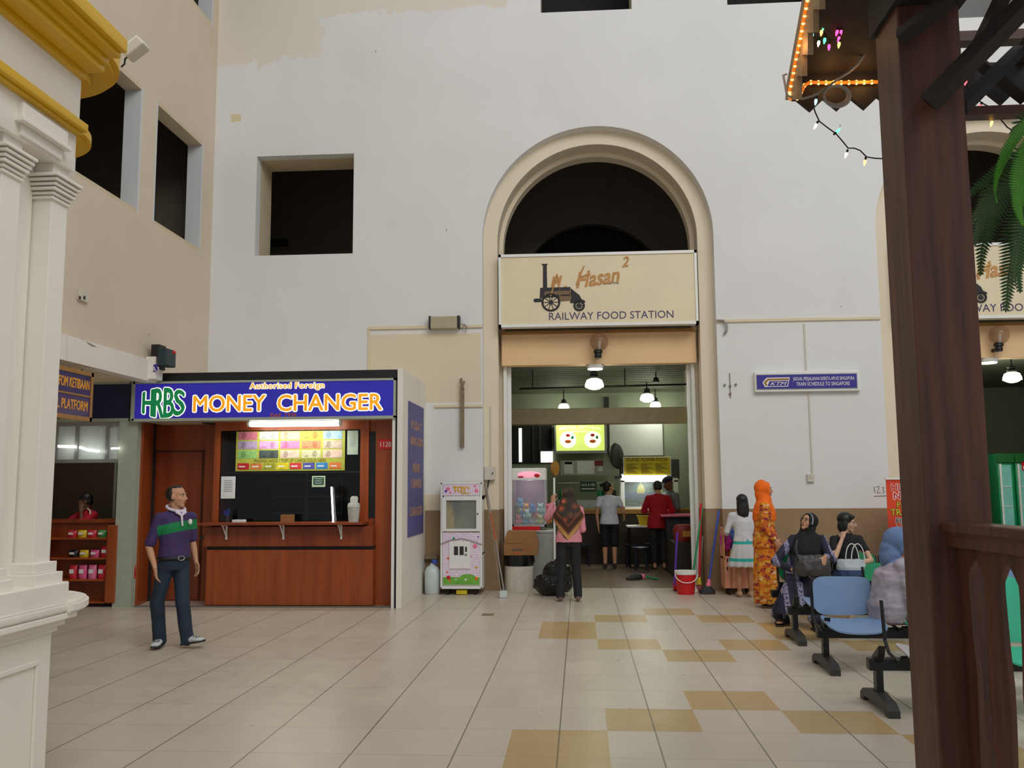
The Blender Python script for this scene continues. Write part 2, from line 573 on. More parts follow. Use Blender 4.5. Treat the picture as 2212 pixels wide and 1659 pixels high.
def reveal(name, x0, x1, z0, z1, y0, y1, mat, t=0.06):
    b = B(mat)
    b.box((x0 - t, y0, z0 - t), (x0, y1, z1 + t)); b.box((x1, y0, z0 - t), (x1 + t, y1, z1 + t))
    b.box((x0, y0, z1), (x1, y1, z1 + t)); b.box((x0, y0, z0 - t), (x1, y1, z0))
    return struct(b.done(name, origin=(0, 0, 0)))


reveal('window_1', *WIN1, YW + 0.2, YW + 0.74, 'cream_arch')
for k, t in enumerate(TOPW[:2]): reveal('window_%d' % (k + 2), *t, YW + 0.2, YW + 0.62, 'cream_arch')

# left wall: plane X = XL, openings over the aisle
XL = -5.92
lw = [(8.0, 9.53, 5.42, 7.13), (10.05, 11.58, 5.42, 7.13), (12.09, 13.635, 5.42, 7.13), (12.3, 13.84, 9.32, 11.3), (9.8, 11.3, 9.32, 11.3)]
struct(slab('wall_left', [(2.5, 3.11), (YW + 0.2, 3.11), (YW + 0.2, 12.5), (2.5, 12.5)], [rect(*q) for q in [(a - .05, b_ + .05, c - .05, d + .05) for a, b_, c, d in lw]], (XL, 0, 0), YR, ZU, (-0.18, 0, 0), MT['wall_left']))
for k, (y0, y1, z0, z1) in enumerate(lw):
    b = B('jamb_grey'); t = 0.05; xa, xb = XL - 0.0015, XL - 0.24
    b.box((xa, y0 - t, z0 - t), (xb, y0, z1 + t)); b.box((xa, y1, z0 - t), (xb, y1 + t, z1 + t))
    b.m('cream_arch'); b.box((xa, y0, z1), (xb, y1, z1 + t)); b.box((xa, y0, z0 - t), (xb, y1, z0))
    struct(b.done('window_%d' % (k + 4), origin=(0, 0, 0)))
b = B('kiosk_white'); b.box((XL - 0.1, 2.5, 3.10), (XL + 0.07, 9.94, 3.40), 0.004); b.box((XL - 0.1, 9.96, 3.10), (XL + 0.07, 12.22, 3.40), 0.004)
struct(b.done('trim_beam', origin=(0, 0, 0)))
b = B('cream'); b.box((XL - 3.6, 2.5, 3.13), (XL - 0.1, 14.3, 3.35)); struct(b.done('ceiling_aisle', origin=(0, 0, 0)))
b = B('cream'); b.box((XL - 3.7, 2.5, 0), (XL - 3.6, 14.3, 4.6)); b.box((XL - 3.6, 14.2, 0), (XL - 0.38, 14.3, 3.12)); struct(b.done('wall_aisle', origin=(0, 0, 0)))

# galleries behind the upper openings
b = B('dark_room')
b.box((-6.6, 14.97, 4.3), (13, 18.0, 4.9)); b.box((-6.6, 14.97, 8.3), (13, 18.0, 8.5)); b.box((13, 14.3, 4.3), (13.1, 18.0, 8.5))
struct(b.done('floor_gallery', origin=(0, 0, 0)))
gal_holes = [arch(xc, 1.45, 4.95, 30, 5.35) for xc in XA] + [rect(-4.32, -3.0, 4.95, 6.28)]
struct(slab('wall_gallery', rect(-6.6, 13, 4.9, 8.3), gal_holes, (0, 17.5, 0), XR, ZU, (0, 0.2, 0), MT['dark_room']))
b = B('very_dark'); b.box((-6.6, 17.95, 4.9), (13, 18.0, 8.3)); b.box((-6.6, 14.95, 9.2), (13, 15.6, 9.3)); b.box((-6.6, 15.55, 9.2), (13, 15.6, 12)); b.box((-6.6, 14.95, 11.9), (13, 15.6, 12))  # near-black sheets stand in for the darkness beyond the openings
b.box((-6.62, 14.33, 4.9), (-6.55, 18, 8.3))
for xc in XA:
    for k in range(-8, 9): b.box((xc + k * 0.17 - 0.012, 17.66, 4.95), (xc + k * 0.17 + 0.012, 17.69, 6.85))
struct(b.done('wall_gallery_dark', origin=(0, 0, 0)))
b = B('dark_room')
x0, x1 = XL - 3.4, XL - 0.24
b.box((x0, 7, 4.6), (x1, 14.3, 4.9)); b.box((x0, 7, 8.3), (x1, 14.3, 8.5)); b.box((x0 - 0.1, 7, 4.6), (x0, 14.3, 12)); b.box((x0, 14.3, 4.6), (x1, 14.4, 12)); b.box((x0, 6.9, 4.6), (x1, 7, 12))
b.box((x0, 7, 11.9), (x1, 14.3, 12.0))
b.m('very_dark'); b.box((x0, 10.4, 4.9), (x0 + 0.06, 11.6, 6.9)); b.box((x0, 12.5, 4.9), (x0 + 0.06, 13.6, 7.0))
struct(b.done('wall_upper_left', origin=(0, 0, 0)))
t = thing('wall_speaker', 'small black box fixed on the dim gallery wall seen through the square opening', 'speaker', P(600, 524, 17.42))
B('black').box(P(589, 533, 17.5), P(619, 515, 17.38), 0.01).done('speaker_case', t)
t2 = thing('gallery_door', 'dark doorway leaf at the gallery wall behind the square opening', 'door', P(725, 552, 17.77))
B('very_dark').box(P(694, 550, 17.80), P(790, 478, 17.74)).done('door_leaf', t2)

# floor: cream tiles with gold tiles laid in stepped diamonds
b = B('tile'); XT, YT, PXX, PYY = -0.161, 5.637, 0.316, 0.6037
gold = set()
for i, rows in {-1: (0, -1), 0: (0, -1), 1: (1,), 2: (1,), 3: (2,), 4: (2,), 5: (1,), 6: (1,), 7: (0, -1), 8: (0, -1)}.items():
    for r in rows: gold.add((i, r))
for i, rows in {-1: (7, 8), 0: (7, 8), 1: (6, 9), 2: (6, 9), 3: (5, 10), 4: (5, 10), 5: (6, 9), 6: (6, 9), 7: (7, 8), 8: (7, 8), 9: (6, 9), 10: (6, 9)}.items():
    for r in rows: gold.add((i, r))
i0, i1, r0, r1 = -32, 42, -10, 27
vv = {}
for i in range(i0, i1 + 1):
    for r in range(r0, r1 + 1):
        vv[i, r] = b.bm.verts.new((XT + i * PXX, YT + r * PYY, 0))
b.m('tile_gold'); b.m('tile_dimmed'); b.m('tile')
for i in range(i0, i1):
    for r in range(r0, r1):
        f = b.bm.faces.new((vv[i, r], vv[i + 1, r], vv[i + 1, r + 1], vv[i, r + 1]))
        f.material_index = b.mats.index(MT['tile_gold']) if (i, r) in gold else b.mats.index(MT['tile_dimmed' if r >= 15 else 'tile'])
fl = b.done('floor', origin=(0, 0, 0), fix=False)
fl.rotation_euler = (0, 0, -0.0059); struct(fl)
t = B('rust'); t.box(PZ(1040, 1330) + V((0, 0, 0.001)), PZ(1068, 1326) + V((0, 0, 0.006))); tag(t.done('drain_cover'), 'small dark metal strip set in the floor before the toy machine', 'drain cover')

# ---- food hall interior
b = B(plain('pale_green_wall', (158, 166, 142), 0.7, var=0.06, scale=2))
b.box((-3.0, 21.0, 0), (12, 21.1, 4.0)); struct(b.done('wall_food_hall', origin=(0, 0, 0)))
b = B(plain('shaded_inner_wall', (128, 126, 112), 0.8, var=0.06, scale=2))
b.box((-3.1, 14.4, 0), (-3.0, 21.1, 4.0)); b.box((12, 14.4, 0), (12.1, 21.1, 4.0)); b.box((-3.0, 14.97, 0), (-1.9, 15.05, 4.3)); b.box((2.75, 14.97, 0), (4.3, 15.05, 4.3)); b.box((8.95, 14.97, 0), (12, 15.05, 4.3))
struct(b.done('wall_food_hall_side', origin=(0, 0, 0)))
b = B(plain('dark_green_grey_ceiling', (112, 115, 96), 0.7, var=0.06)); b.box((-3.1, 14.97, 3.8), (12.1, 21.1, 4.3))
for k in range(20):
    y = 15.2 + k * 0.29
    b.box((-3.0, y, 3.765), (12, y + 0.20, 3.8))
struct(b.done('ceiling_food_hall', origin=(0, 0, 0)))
b = B(plain('taupe_beam_paint', (196, 178, 146), 0.7)); yb = 17.5
b.box((-3.0, yb, P(1290, 915, yb).z), (4.4, yb + 0.35, P(1290, 881, yb).z), 0.01); struct(b.done('trim_food_hall_beam', origin=(0, 0, 0)))
b = B('cream_arch')
b.box((2.1, 16.6, 2.9), (2.62, 17.1, 3.8)); struct(b.done('pillar_food_hall', origin=(0, 0, 0)))
b = B('steel'); b.box((2.62, 15.9, 0), (2.68, 20.5, 2.95))
b.m(plain('glowing_steel_pane', (230, 240, 150), 0.2, emit=(220, 235, 130), es=0.35)); b.box((2.60, 17.0, 2.25), (2.62, 18.4, 2.9)); b.box((2.60, 18.5, 2.25), (2.62, 19.9, 2.9))  # yellow-green panes on the steel wall, given their own glow
b.m('dark'); b.box((2.59, 18.42, 0.2), (2.62, 18.48, 2.95)); struct(b.done('wall_steel', origin=(0, 0, 0)))
t = thing('ceiling_pipe', 'thin dark pipes hung under the slatted food hall ceiling', 'pipe', (0, 16.6, 3.4))
b = B('black'); b.tube([(-1.0, 16.6, 3.42), (2.1, 16.6, 3.46)], 0.018); b.tube([(0.95, 16.6, 3.45), (0.95, 16.6, 3.77)], 0.012); b.tube([(-0.75, 16.6, 3.43), (-0.75, 16.6, 3.77)], 0.012); b.done('pipe_run', t)
# bright opening to the yard and dark shutters beyond the toy cabinet
b = B(plain('daylit_yard_opening', (255, 252, 240), 0.5, emit=(255, 253, 240), es=1.3)); yb = 20.95
b.box(P(1168, 999, yb), P(1194, 975, yb + 0.03)); b.box(P(1121, 998, yb), P(1127, 925, yb + 0.02)); b.m('very_dark'); b.box(P(1098, 1002, yb + .03), P(1192, 916, yb + 0.05))
b.m('dark'); b.box(P(1150, 1000, yb), P(1153, 920, yb + .03)); b.box(P(1164, 1000, yb), P(1169, 920, yb + .03))
struct(b.done('window_9', origin=(0, 0, 0)))

# hall conduits and small fittings on the back wall
Yc = YW - 0.001


def wbox(b, u0, v0, u1, v1, d, bev=0.0, Y=YW):
    a, c = P(u0, v1, Y), P(u1, v0, Y)
    b.box((a.x, Y - d, a.z), (c.x, Y, c.z), bev); return b


b = B('cream')
z = P(1000, 706, YW).z
b.box((-3.28, YW - 0.034, z - 0.02), (-1.434, YW - .003, z + 0.025)); b.box((-3.28, YW - 0.024, 3.27), (-3.25, YW - .003, z - .02))
tag(b.done('cable_trunking'), 'cream cable trunking from the emergency light down towards the booth roof', 'trunking')
b = B('cream'); b.box((2.253, YW - 0.03, z - 0.01), (4.757, YW, z + 0.03)); tag(b.done('cable_trunking'), 'level cream cable trunking between the two archways above the train schedule sign', 'trunking')
b = B('cream'); b.box((-2.2, YW - 0.03, 2.87), (-1.434, YW, 2.91)); tag(b.done('cable_trunking'), 'short level trunking behind the rusty vertical metal strip', 'trunking')
b = B('socket'); c = P(1737, 700, YW); b.box((c.x - 0.012, YW - 0.02, P(1737, 805, YW).z), (c.x + 0.012, YW, c.z)); tag(b.done('conduit'), 'thin vertical conduit dropping to the blue train schedule sign', 'conduit')
b = B('socket'); c = P(1747, 850, YW); b.box((c.x - 0.012, YW - 0.02, P(1747, 1028, YW).z), (c.x + 0.012, YW, c.z)); tag(b.done('conduit'), 'thin vertical conduit between the train schedule sign and socket', 'conduit')
t = thing('wall_socket', 'beige power socket on the white wall below the train schedule sign', 'socket', P(1750, 1040, YW))
wbox(B('socket'), 1743, 1024, 1757, 1041, 0.05, 0.006).done('socket_box', t)
b = B('dark'); c = P(1750, 1031, YW - 0.052)
for dx, dz in ((0, 0.018), (-0.015, -0.012), (0.015, -0.012)): b.box(c + V((dx - 0.004, 0, dz - 0.006)), c + V((dx + 0.004, 0.004, dz + 0.006)))
b.done('socket_holes', t)
t = thing('emergency_light', 'boxy grey emergency light on the wall beside the arch', 'light', P(965, 714, YW))
b = B(plain('dusty_diffuser', (172, 160, 134), 0.5, var=0.1)); wbox(b, 932, 686, 991, 713, 0.14, 0.01); b.done('diffuser', t)
b = B('black'); wbox(b, 929, 686, 933, 713, 0.145); wbox(b, 990, 685, 995, 711, 0.145); b.done('end_caps', t)
b = B('cable_grey'); c = P(996, 700, YW - .05); b.tube([c, c + V((0.05, 0, 0.0)), c + V((0.02, 0.0, -0.1)), c + V((0.07, 0, -0.13)), c + V((0.1, 0, -0.05)), c + V((0.05, 0, 0.0))], 0.008); b.done('cable', t)
t = thing('rusty_rail', 'rusty vertical metal strip bolted to the wall above the toy machine', 'metal strip', P(998, 965, YW))
b = B('rust'); wbox(b, 995, 838, 1003, 966, 0.07); b.done('strip', t)
b = B('rust'); c = P(999, 824, YW); b.tube([c + V((-0.02, 0, .04)), c + V((-0.01, -0.08, 0)), c + V((0.02, -0.07, -0.13))], 0.02); b.tube([c + V((0.03, 0, 0)), c + V((0.0, -0.06, -0.1))], 0.015); b.done('bracket', t)
t = thing('junction_box', 'beige junction box on the cream arch pier', 'junction box', P(1059, 1037, YW + 0.2))
wbox(B('socket'), 1047, 1008, 1070, 1037, 0.1, 0.008, YW + 0.2).done('box_case', t)
b = B('dark'); c = P(1064, 1022, YW + 0.09); b.cyl(c, c - V((0, 0.02, 0)), 0.012, n=10); b.done('lock', t)
b = B('socket'); c = P(1060, 1010, YW + 0.19); b.tube([c, V((c.x, c.y, 2.9))], 0.012); b.m('black'); c = P(1056, 1037, YW + .15); b.tube([c, c + V((-.03, -.05, -.2)), P(1046, 1075, 13.9)], 0.012); b.done('cable', t)
t = thing('wall_anchor', 'rusty bolt marks left on the white wall beside the arch', 'bolts', P(1577, 865, YW))
b = B('rust')
for u, v in ((1565, 832), (1577, 834), (1589, 831), (1577, 851)):
    c = P(u, v, YW); b.cyl(c + V((0, 0.0, 0)), c - V((0, 0.03, 0)), 0.018, n=10)
b.tube([P(1576, 806, YW - .01), P(1578, 860, YW - .01)], 0.006); b.done('bolts', t)
b = B('cable_grey'); b.tube([P(1548, 692, YW - .03), P(1563, 692, YW - .05), P(1570, 702, YW - .06), P(1570, 714, YW - .06), P(1564, 722, YW - .03)], 0.018)
tag(b.done('cable_end'), 'bent grey cable end sticking out of the trunking beside the arch', 'cable')
t = thing('pencilled_note', 'grey handwritten 123 scrawled on the white wall near the red banner', 'writing', P(1900, 1075, YW - .001))
b = B(plain('grey_crayon', (120, 116, 110), 0.8))
for s in ([(1888, 1051), (1890, 1064)], [(1893, 1052), (1899, 1050), (1899, 1056), (1894, 1065), (1902, 1064)], [(1905, 1053), (1910, 1053), (1907, 1058), (1911, 1062), (1906, 1066)], [(1888, 1072), (1918, 1071)]):
    b.tube([P(u, v, YW - .003) for u, v in s], 0.005, 5)
b.done('strokes', t)
t = thing('wall_socket', 'small damaged socket plate high on the tan side wall', 'socket', PX(175, 650, XL))
b = B('socket'); a = PX(167, 648, XL); c = PX(186, 631, XL); b.box((XL, a.y, a.z), (XL + 0.04, c.y, c.z), 0.005); b.done('plate', t)
b = B('dark'); 
for u in (172, 182): q = PX(u, 643, XL + .041); b.box(q - V((0, .02, .02)), q + V((.005, .02, .02)))
b.done('socket_holes', t)
b = B('cable_grey'); b.tube([PX(177, 735, XL + .05), PX(195, 745, XL + .06), PX(210, 752, XL + .05), PX(222, 756, XL + .05)], 0.018); tag(b.done('loose_cable'), 'loose dark cable lying on top of the white fascia beam', 'cable')
t = thing('alarm_speaker', 'black speaker box mounted on the end of the white fascia beam', 'speaker', PX(350, 800, XL + .1))
b = B('black'); a = P(335, 800, 12.15); c = P(356, 747, 12.15); b.box((a.x, 12.0, a.z), (c.x, 12.2, c.z), 0.01); b.done('back_plate', t)
b = B(plain('dark_teal_case', (30, 52, 56), 0.5)); a = P(354, 793, 12.1); c = P(374, 756, 12.1); b.box((a.x, 11.9, a.z), (c.x, 12.2, c.z), 0.01); b.done('case', t)
b = B('red'); c = P(376, 761, 11.95); b.ell(c, 0.025, 0.025, 0.025, 10, 6); b.done('lamp', t)
t = thing('notice_box', 'white box with a blue number tile at the end of the fascia beam', 'box', P(331, 821, 12.12))
b = B('kiosk_white'); a = P(320, 821, 12.05); c = P(344, 772, 12.05); b.box((a.x, 11.95, a.z), (c.x, 12.18, c.z), 0.008); b.done('case', t)
b = B('ktm_blue'); a = P(331, 803, 11.94); c = P(342, 787, 11.94); b.box((a.x, 11.94, a.z), (c.x, 11.95, c.z)); b.m('white_paint').text('A3', (a + c) / 2 + V((0, 0, -.05)), XR, ZU, 0.07, depth=.003, lift=.006); b.done('number_tile', t)

# ================================================================== SIGN OVER THE FOOD HALL DOOR
def food_sign(xc, label):
    dx = xc - 0.41
    Y = 14.16
    bx0, bx1, z0, z1 = -1.175 + dx, 1.985 + dx, 4.145, 5.335
    t = thing('shop_sign', label, 'sign', (xc, Y, z0), 0, 'cream food hall signs over the arches')
    B('sign_cream').box((bx0 + .03, Y, z0 + .03), (bx1 - .03, Y + 0.14, z1 - .03)).done('sign_board', t)
    b = B('white_metal')
    b.box((bx0, Y - .02, z0), (bx1, Y + .15, z0 + .045)); b.box((bx0, Y - .02, z1 - .045), (bx1, Y + .15, z1)); b.box((bx0, Y - .02, z0), (bx0 + .04, Y + .15, z1)); b.box((bx1 - .04, Y - .02, z0), (bx1, Y + .15, z1))
    b.done('sign_frame', t)

    def q(u, v):
        p = P(u, v, Y - .002); return V((p.x + dx, Y - .002, p.z))
    b = B('navy_letter')
    a, c = q(1186, 692), q(1455, 690)
    b.text('RAILWAY FOOD STATION', V(((a.x + c.x) / 2, Y, a.z + 0.005)), XR, ZU, 0.125, c.x - a.x, depth=.004)
    b.done('lettering', t)
    b = B('navy_letter')
    b.text('SINCE 1976', q(1319, 614), XR, ZU, 0.035, 0.25, depth=.004)
    b.done('lettering', t)
    b = B('gold_script')
    k = 0.10; rx = V((math.cos(k), 0, math.sin(k))); rz = V((-math.sin(k), 0, math.cos(k)))
    b.text('M', q(1203, 622), rx, rz, 0.2, 0.2, shear=0.45, depth=.005, bold=.03)
    b.text('.', q(1222, 622), rx, rz, 0.25, depth=.005)
    b.text('Hasan', q(1293, 615), V((math.cos(.12), 0, math.sin(.12))), V((-math.sin(.12), 0, math.cos(.12))), 0.26, 0.70, shear=0.4, depth=.005, bold=.03)
    b.text('2', q(1352, 576), rx, rz, 0.17, 0.12, shear=0.35, depth=.005, bold=.03)
    # trailing strokes of the brush script
    for s in ([(1245, 616), (1252, 596), (1262, 574)], [(1250, 600), (1275, 592)], [(1189, 640), (1195, 622), (1203, 592)], [(1203, 592), (1207, 616)]):
        b.tube([q(*p) for p in s], [0.012, 0.016, 0.010][:len(s)], 6)
    b.done('script_lettering', t)
    # old steam engine
    b = B(plain('engine_print_black', (34, 30, 34), 0.6, var=0.2, scale=30)); brz = plain('engine_print_bronze', (120, 92, 58), 0.5, var=0.25, scale=30)

    def pq(pts, d=.008): b.prism([(p.x, p.z) for p in (q(*w) for w in pts)], (0, Y, 0), XR, ZU, (0, -d, 0))

    def wheel(u, v, ru, spokes=10):
        c = q(u, v); r = ru / 137.0
        ring = [c + V((math.cos(a * math.pi / 14) * r, -0.004, math.sin(a * math.pi / 14) * r)) for a in range(28)]
        b.tube(ring, 0.016, 6, closed=True)
        for a in range(spokes):
            e = V((math.cos(a * 2 * math.pi / spokes), 0, math.sin(a * 2 * math.pi / spokes)))
            b.tube([c + V((0, -.004, 0)), c + e * r + V((0, -.004, 0))], 0.006, 5)
        b.cyl(c, c - V((0, .012, 0)), 0.035, n=12)
    pq([(1173, 622), (1173, 574), (1170, 570), (1183, 570), (1181, 574), (1182, 622)])
    pq([(1167, 622), (1232, 620), (1234, 640), (1166, 644)])
    pq([(1152, 648), (1156, 645), (1170, 645), (1170, 652), (1155, 653)])
    pq([(1232, 622), (1252, 638), (1256, 646), (1264, 650), (1264, 653), (1232, 655)])
    wheel(1190, 653, 18.5); wheel(1251, 660, 10.5)
    b.m(brz)
    pq([(1176, 630), (1230, 628), (1230, 636), (1176, 638)], .012); pq([(1208, 640), (1234, 640), (1234, 649), (1208, 651)], .012)
    for u in (1208, 1231): pq([(u, 623), (u + 2, 623), (u + 2, 648), (u, 648)], .013)
    b.done('engine_picture', t)
    return t


food_sign(XA[0], 'cream food station sign with steam engine over the doorway in plain view')
food_sign(XA[1], 'cream food station sign partly hidden behind fern fronds and timber post')


def globe_lamp(xc, label):
    Y = 14.44
    dx = xc - 0.41
    c = P(1294, 739, Y - .12) + V((dx, 0, 0))
    t = thing('globe_lamp', label, 'lamp', (c.x, Y + .06, c.z - 0.3), 0, 'globe lamps on the lintels')
    B('smoke_globe').ell(c, 0.15, 0.15, 0.15, 24, 16).done('globe', t, 60)
    b = B('black'); b.lathe([(0.05, 0), (0.06, .03), (0.055, .08), (0.075, .09), (0.07, .12), (0.05, .14)], c + V((-.02, 0, -.26)), 18); b.tube([c + V((-.03, .0, -.22)), c + V((-.03, .18, -.22))], .03)
    b.done('lamp_holder', t, 50)
    b = B('white_metal'); b.cyl(c + V((0, 0, -.12)), c + V((0.01, 0, .02)), 0.02, 0.025, 12); b.done('bulb', t, 50)
    return t


globe_lamp(XA[0], 'smoked globe lamp at the middle of the ochre lintel')
globe_lamp(XA[1], 'smoked globe lamp on the lintel of the far archway beyond the post')
for xc, lab in ((XA[0], 'round lit downlight under the near doorway lintel'), (XA[1], 'round lit downlight under the lintel beyond the timber post')):
    c = V((xc - .05, 14.6, 3.515))
    t = thing('downlight', lab, 'light', c, 0, 'downlights at the doorways')
    B('white_metal').lathe([(0.125, .0), (0.135, .02), (0.135, .058)], c, 24).done('rim', t, 40)
    B('glow_lamp').lathe([(0.12, -.014), (0.128, .03)], c, 24).done('diffuser', t, 40)
    lamp('downlight_glow', c - V((0, 0, .06)), 5, (1, 1, .9), .1)


def pendant(c, dia, top, label, lit=True):
    t = thing('pendant_lamp', label, 'lamp', c, 0, 'bell pendant lamps in the food hall')
    r = dia / 2
    if lit:
        B('glow_lamp').lathe([(0.02, -.03 * dia / .3), (r * .5, -.02 * dia / .3), (r, 0.02), (r * .97, .2 * dia), (r * .8, .42 * dia), (r * .45, .5 * dia)], c, 24).done('glass_bell', t, 60)
        lamp('pendant_glow', c - V((0, 0, .12)), 13, (0.95, 1, .82), .12)
    b = B('dark'); b.lathe([(r * .5, .5 * dia), (r * .55, .6 * dia), (r * .35, .7 * dia), (r * .5, .78 * dia), (r * .2, .9 * dia)], c, 16); b.tube([c + V((0, 0, .85 * dia)), V((c.x, c.y, top))], .012)
    b.done('cap_and_rod', t, 50)
    return t


for (u, v, Y, d, lab) in ((1284, 838, 15.7, .33, 'largest lit pendant lamp hanging close behind the doorway lintel'), (1398, 866, 18.9, .30, 'lit pendant lamp hanging above the beam near the steel wall'),
                          (1218, 884, 20.2, .25, 'small lit pendant lamp beyond the taupe beam above the round plate menu'), (1416, 880, 20.4, .25, 'small lit pendant lamp half sunk behind the beam over the white board')):
    pendant(P(u, v, Y), d, 3.78, lab)
pendant(P(1417, 822, 17.2) - V((0, 0, .15)), .24, 3.78, 'unlit dark pendant fitting hanging near the pale pillar', False)
pendant(P(2187, 823, 15.7), .30, 3.78, 'lit pendant lamp hanging inside the far archway beyond the post')

# ================================================================== TRAIN SCHEDULE SIGN
t = thing('schedule_sign', 'long blue train schedule sign on the white wall', 'sign', P(1742, 850, YW))
b = B('white_metal'); wbox(b, 1629, 801, 1854, 848, 0.09, 0.01); b.done('sign_case', t)
Yk = YW - .092
b = B('grey_metal'); wbox(b, 1634, 806, 1851, 842, 0.006, 0, Yk); b.done('inner_rim', t)
b = B('ktm_blue'); wbox(b, 1635.5, 807.5, 1849.5, 840.5, 0.009, 0, Yk); b.done('sign_face', t)
b = B('white_paint')
Yk2 = Yk - .009


def ktext(b, s, u0, u1, v, h, Y=Yk2, **k):
    a, c = P(u0, v, Y), P(u1, v, Y)
    b.text(s, V(((a.x + c.x) / 2, Y, a.z)), XR, ZU, h, c.x - a.x, **k)


ktext(b, 'JADUAL PERJALANAN KERETA API KE SINGAPURA', 1713, 1846, 822, .055, depth=.003)
b.done('lettering', t)
b = B('white_paint')
ktext(b, 'TRAIN SCHEDULE TO SINGAPORE', 1720, 1836, 833.5, .06, depth=.003)
b.done('lettering', t)
b = B('white_paint')


def kp(pts, d): b.prism([(p.x, p.z) for p in (P(u, v, Yk2) for u, v in pts)], (0, Yk2, 0), XR, ZU, (0, -d, 0))


kp([(1656, 816), (1706, 815), (1702, 835), (1652, 836), (1647, 826)], .003)
b.m('gold_frame'); kp([(1658, 818), (1704, 817), (1703.5, 821), (1660, 822), (1655, 827), (1658, 832), (1654, 834), (1649.5, 826)], .005)
b.m('ktm_blue'); kp([(1662, 823.5), (1703, 822.5), (1700.5, 833.5), (1658, 834.3)], .005)
b.m('white_paint'); ktext(b, 'KTM', 1664, 1700, 832.5, .055, Yk2 - .005, depth=.003, shear=.35)
b.done('railway_emblem', t)

# ================================================================== LEFT AISLE: platform sign, snack shop
Yb = 12.30
t = thing('platform_sign', 'blue hanging sign with gold lettering for the arrival platform', 'sign', (XL + .03, 10.0, 2.6))
Xs = XL + .08
y0, y1 = 8.6, PX(203, 810, Xs).y
z1 = PX(203, 806, Xs).z; z0 = PX(197, 911, Xs).z
b = B('gold_frame')
b.box((Xs - .1, y0, z0), (Xs, y1, z0 + .05)); b.box((Xs - .1, y0, z1 - .05), (Xs, y1, z1)); b.box((Xs - .1, y1 - .05, z0), (Xs, y1, z1)); b.box((Xs - .1, y0, (z0 + z1) / 2 - .01), (Xs - .002, y1, (z0 + z1) / 2 + .01)); b.done('sign_frame', t)
B('purple_board').box((Xs - .08, y0 + .03, z0 + .04), (Xs - .01, y1 - .04, z1 - .04)).done('sign_face', t)
b = B('gold_letter'); hh = (z1 - z0)
b.text('PLATFOM KETIBAAN', V((Xs - .01, y1 - .08, z0 + hh * .63)), YR, ZU, hh * .2, .86, 'r', depth=.004, bold=.02)
b.done('lettering', t)
b = B('gold_letter')
b.text('ARRIVAL PLATFORM', V((Xs - .01, y1 - .10, z0 + hh * .2)), YR, ZU, hh * .2, 1.04, 'r', depth=.004, bold=.02)
b.done('lettering', t)
b = B('black_metal')
for y in (9.0, 10.4): b.tube([(XL, y, z1), (XL, y, 3.06)], .012)
b.done('hangers', t)

t = thing('snack_shop', 'small shop front with dark blue fascia and frosted transom panes', 'shop', (-7.4, Yb, 0))
zt, zb = P(250, 830, Yb).z, P(250, 907, Yb).z
B('blue_panel').box((-9.5, Yb, zb + .02), (-6.27, Yb + .1, zt)).done('fascia', t)
b = B('pale_green_metal'); b.box((-9.5, Yb - .03, zb - .02), (-6.27, Yb + .1, zb + .02)); b.box((-9.5, Yb - .03, zt), (-6.27, Yb + .1, zt + .03)); b.box((-6.40, Yb - .02, 0), (-6.27, Yb + .12, zb)); b.done('frame', t)
za, zc = P(200, 992, Yb).z, P(200, 920, Yb).z
xs = [P(u, 950, Yb).x for u in (120, 165, 231, 262)]
for k in range(3):
    pane = B('frost').box((xs[k] + .02, Yb + .04, za), (xs[k + 1] - .02, Yb + .06, zc)).done('transom_pane', t)
b = B('grey_metal'); b.box((-9.5, Yb, za - .05), (-6.4, Yb + .1, za)); b.box((-9.5, Yb, zc), (-6.4, Yb + .1, zb))
for x in xs[:3]: b.box((x - .02, Yb, za), (x + .02, Yb + .1, zc))
b.done('transom_frame', t)
b = B(plain('woven_brown_panel', (88, 76, 58), 0.8, var=.1, scale=40)); b.box((-9.4, 14.0, 0), (-6.0, 14.05, 3.0)); b.m('dark'); b.box((-6.27, Yb + .1, 0), (-6.2, 14.0, 3.0)); b.m('pale_green_metal'); b.box((-7.33, 13.96, 1), (-7.29, 14, 2.4)); b.done('back_panel', t)
zc2 = P(200, 1122, 12.6).z
b = B('red_wood'); b.box((-9.0, 12.5, zc2 - .05), (-6.4, 13.1, zc2), .01); b.box((-9.0, 12.55, 0), (-6.42, 12.6, zc2 - .05)); b.done('counter', t)
b = B('paper')
for k in range(9):
    for j in range(4):
        if random.random() < .8:
            b.m(random.choice([MT['paper'], MT['jug'], MT['green_letter'], MT['ktm_blue'], MT['rust_orange']]))
            x, z = -7.02 + j * .14, 1.15 + k * .12
            b.box((x, 13.95, z), (x + .11, 13.96, z + .09))
b.done('stickers', t)
reflect1 = thing('shop_tube', 'glowing strips standing in for tube reflections on the frosted shop transom', 'light', P(190, 960, 12.25))
B('lamp_white').tube([P(126, 964, 12.22), P(163, 965, 12.22)], .018).done('tube', reflect1)  # tube reflections on the transom glass made as glowing strips
b = B('lamp_white'); b.tube([P(172, 966, 12.22), P(190, 972, 12.22), P(214, 975, 12.22)], .018); b.tube([P(240, 969, 12.22), P(258, 968, 12.22)], .012); b.done('reflection_end', reflect1)
lamp('shop_glow', (-7.0, 12.7, 2.45), 9, (1, .95, .85), .3)
b = B('dark'); b.box((-9.5, Yb + .1, 2.55), (-6.3, 14.0, 2.6)); b.done('shop_soffit', t)

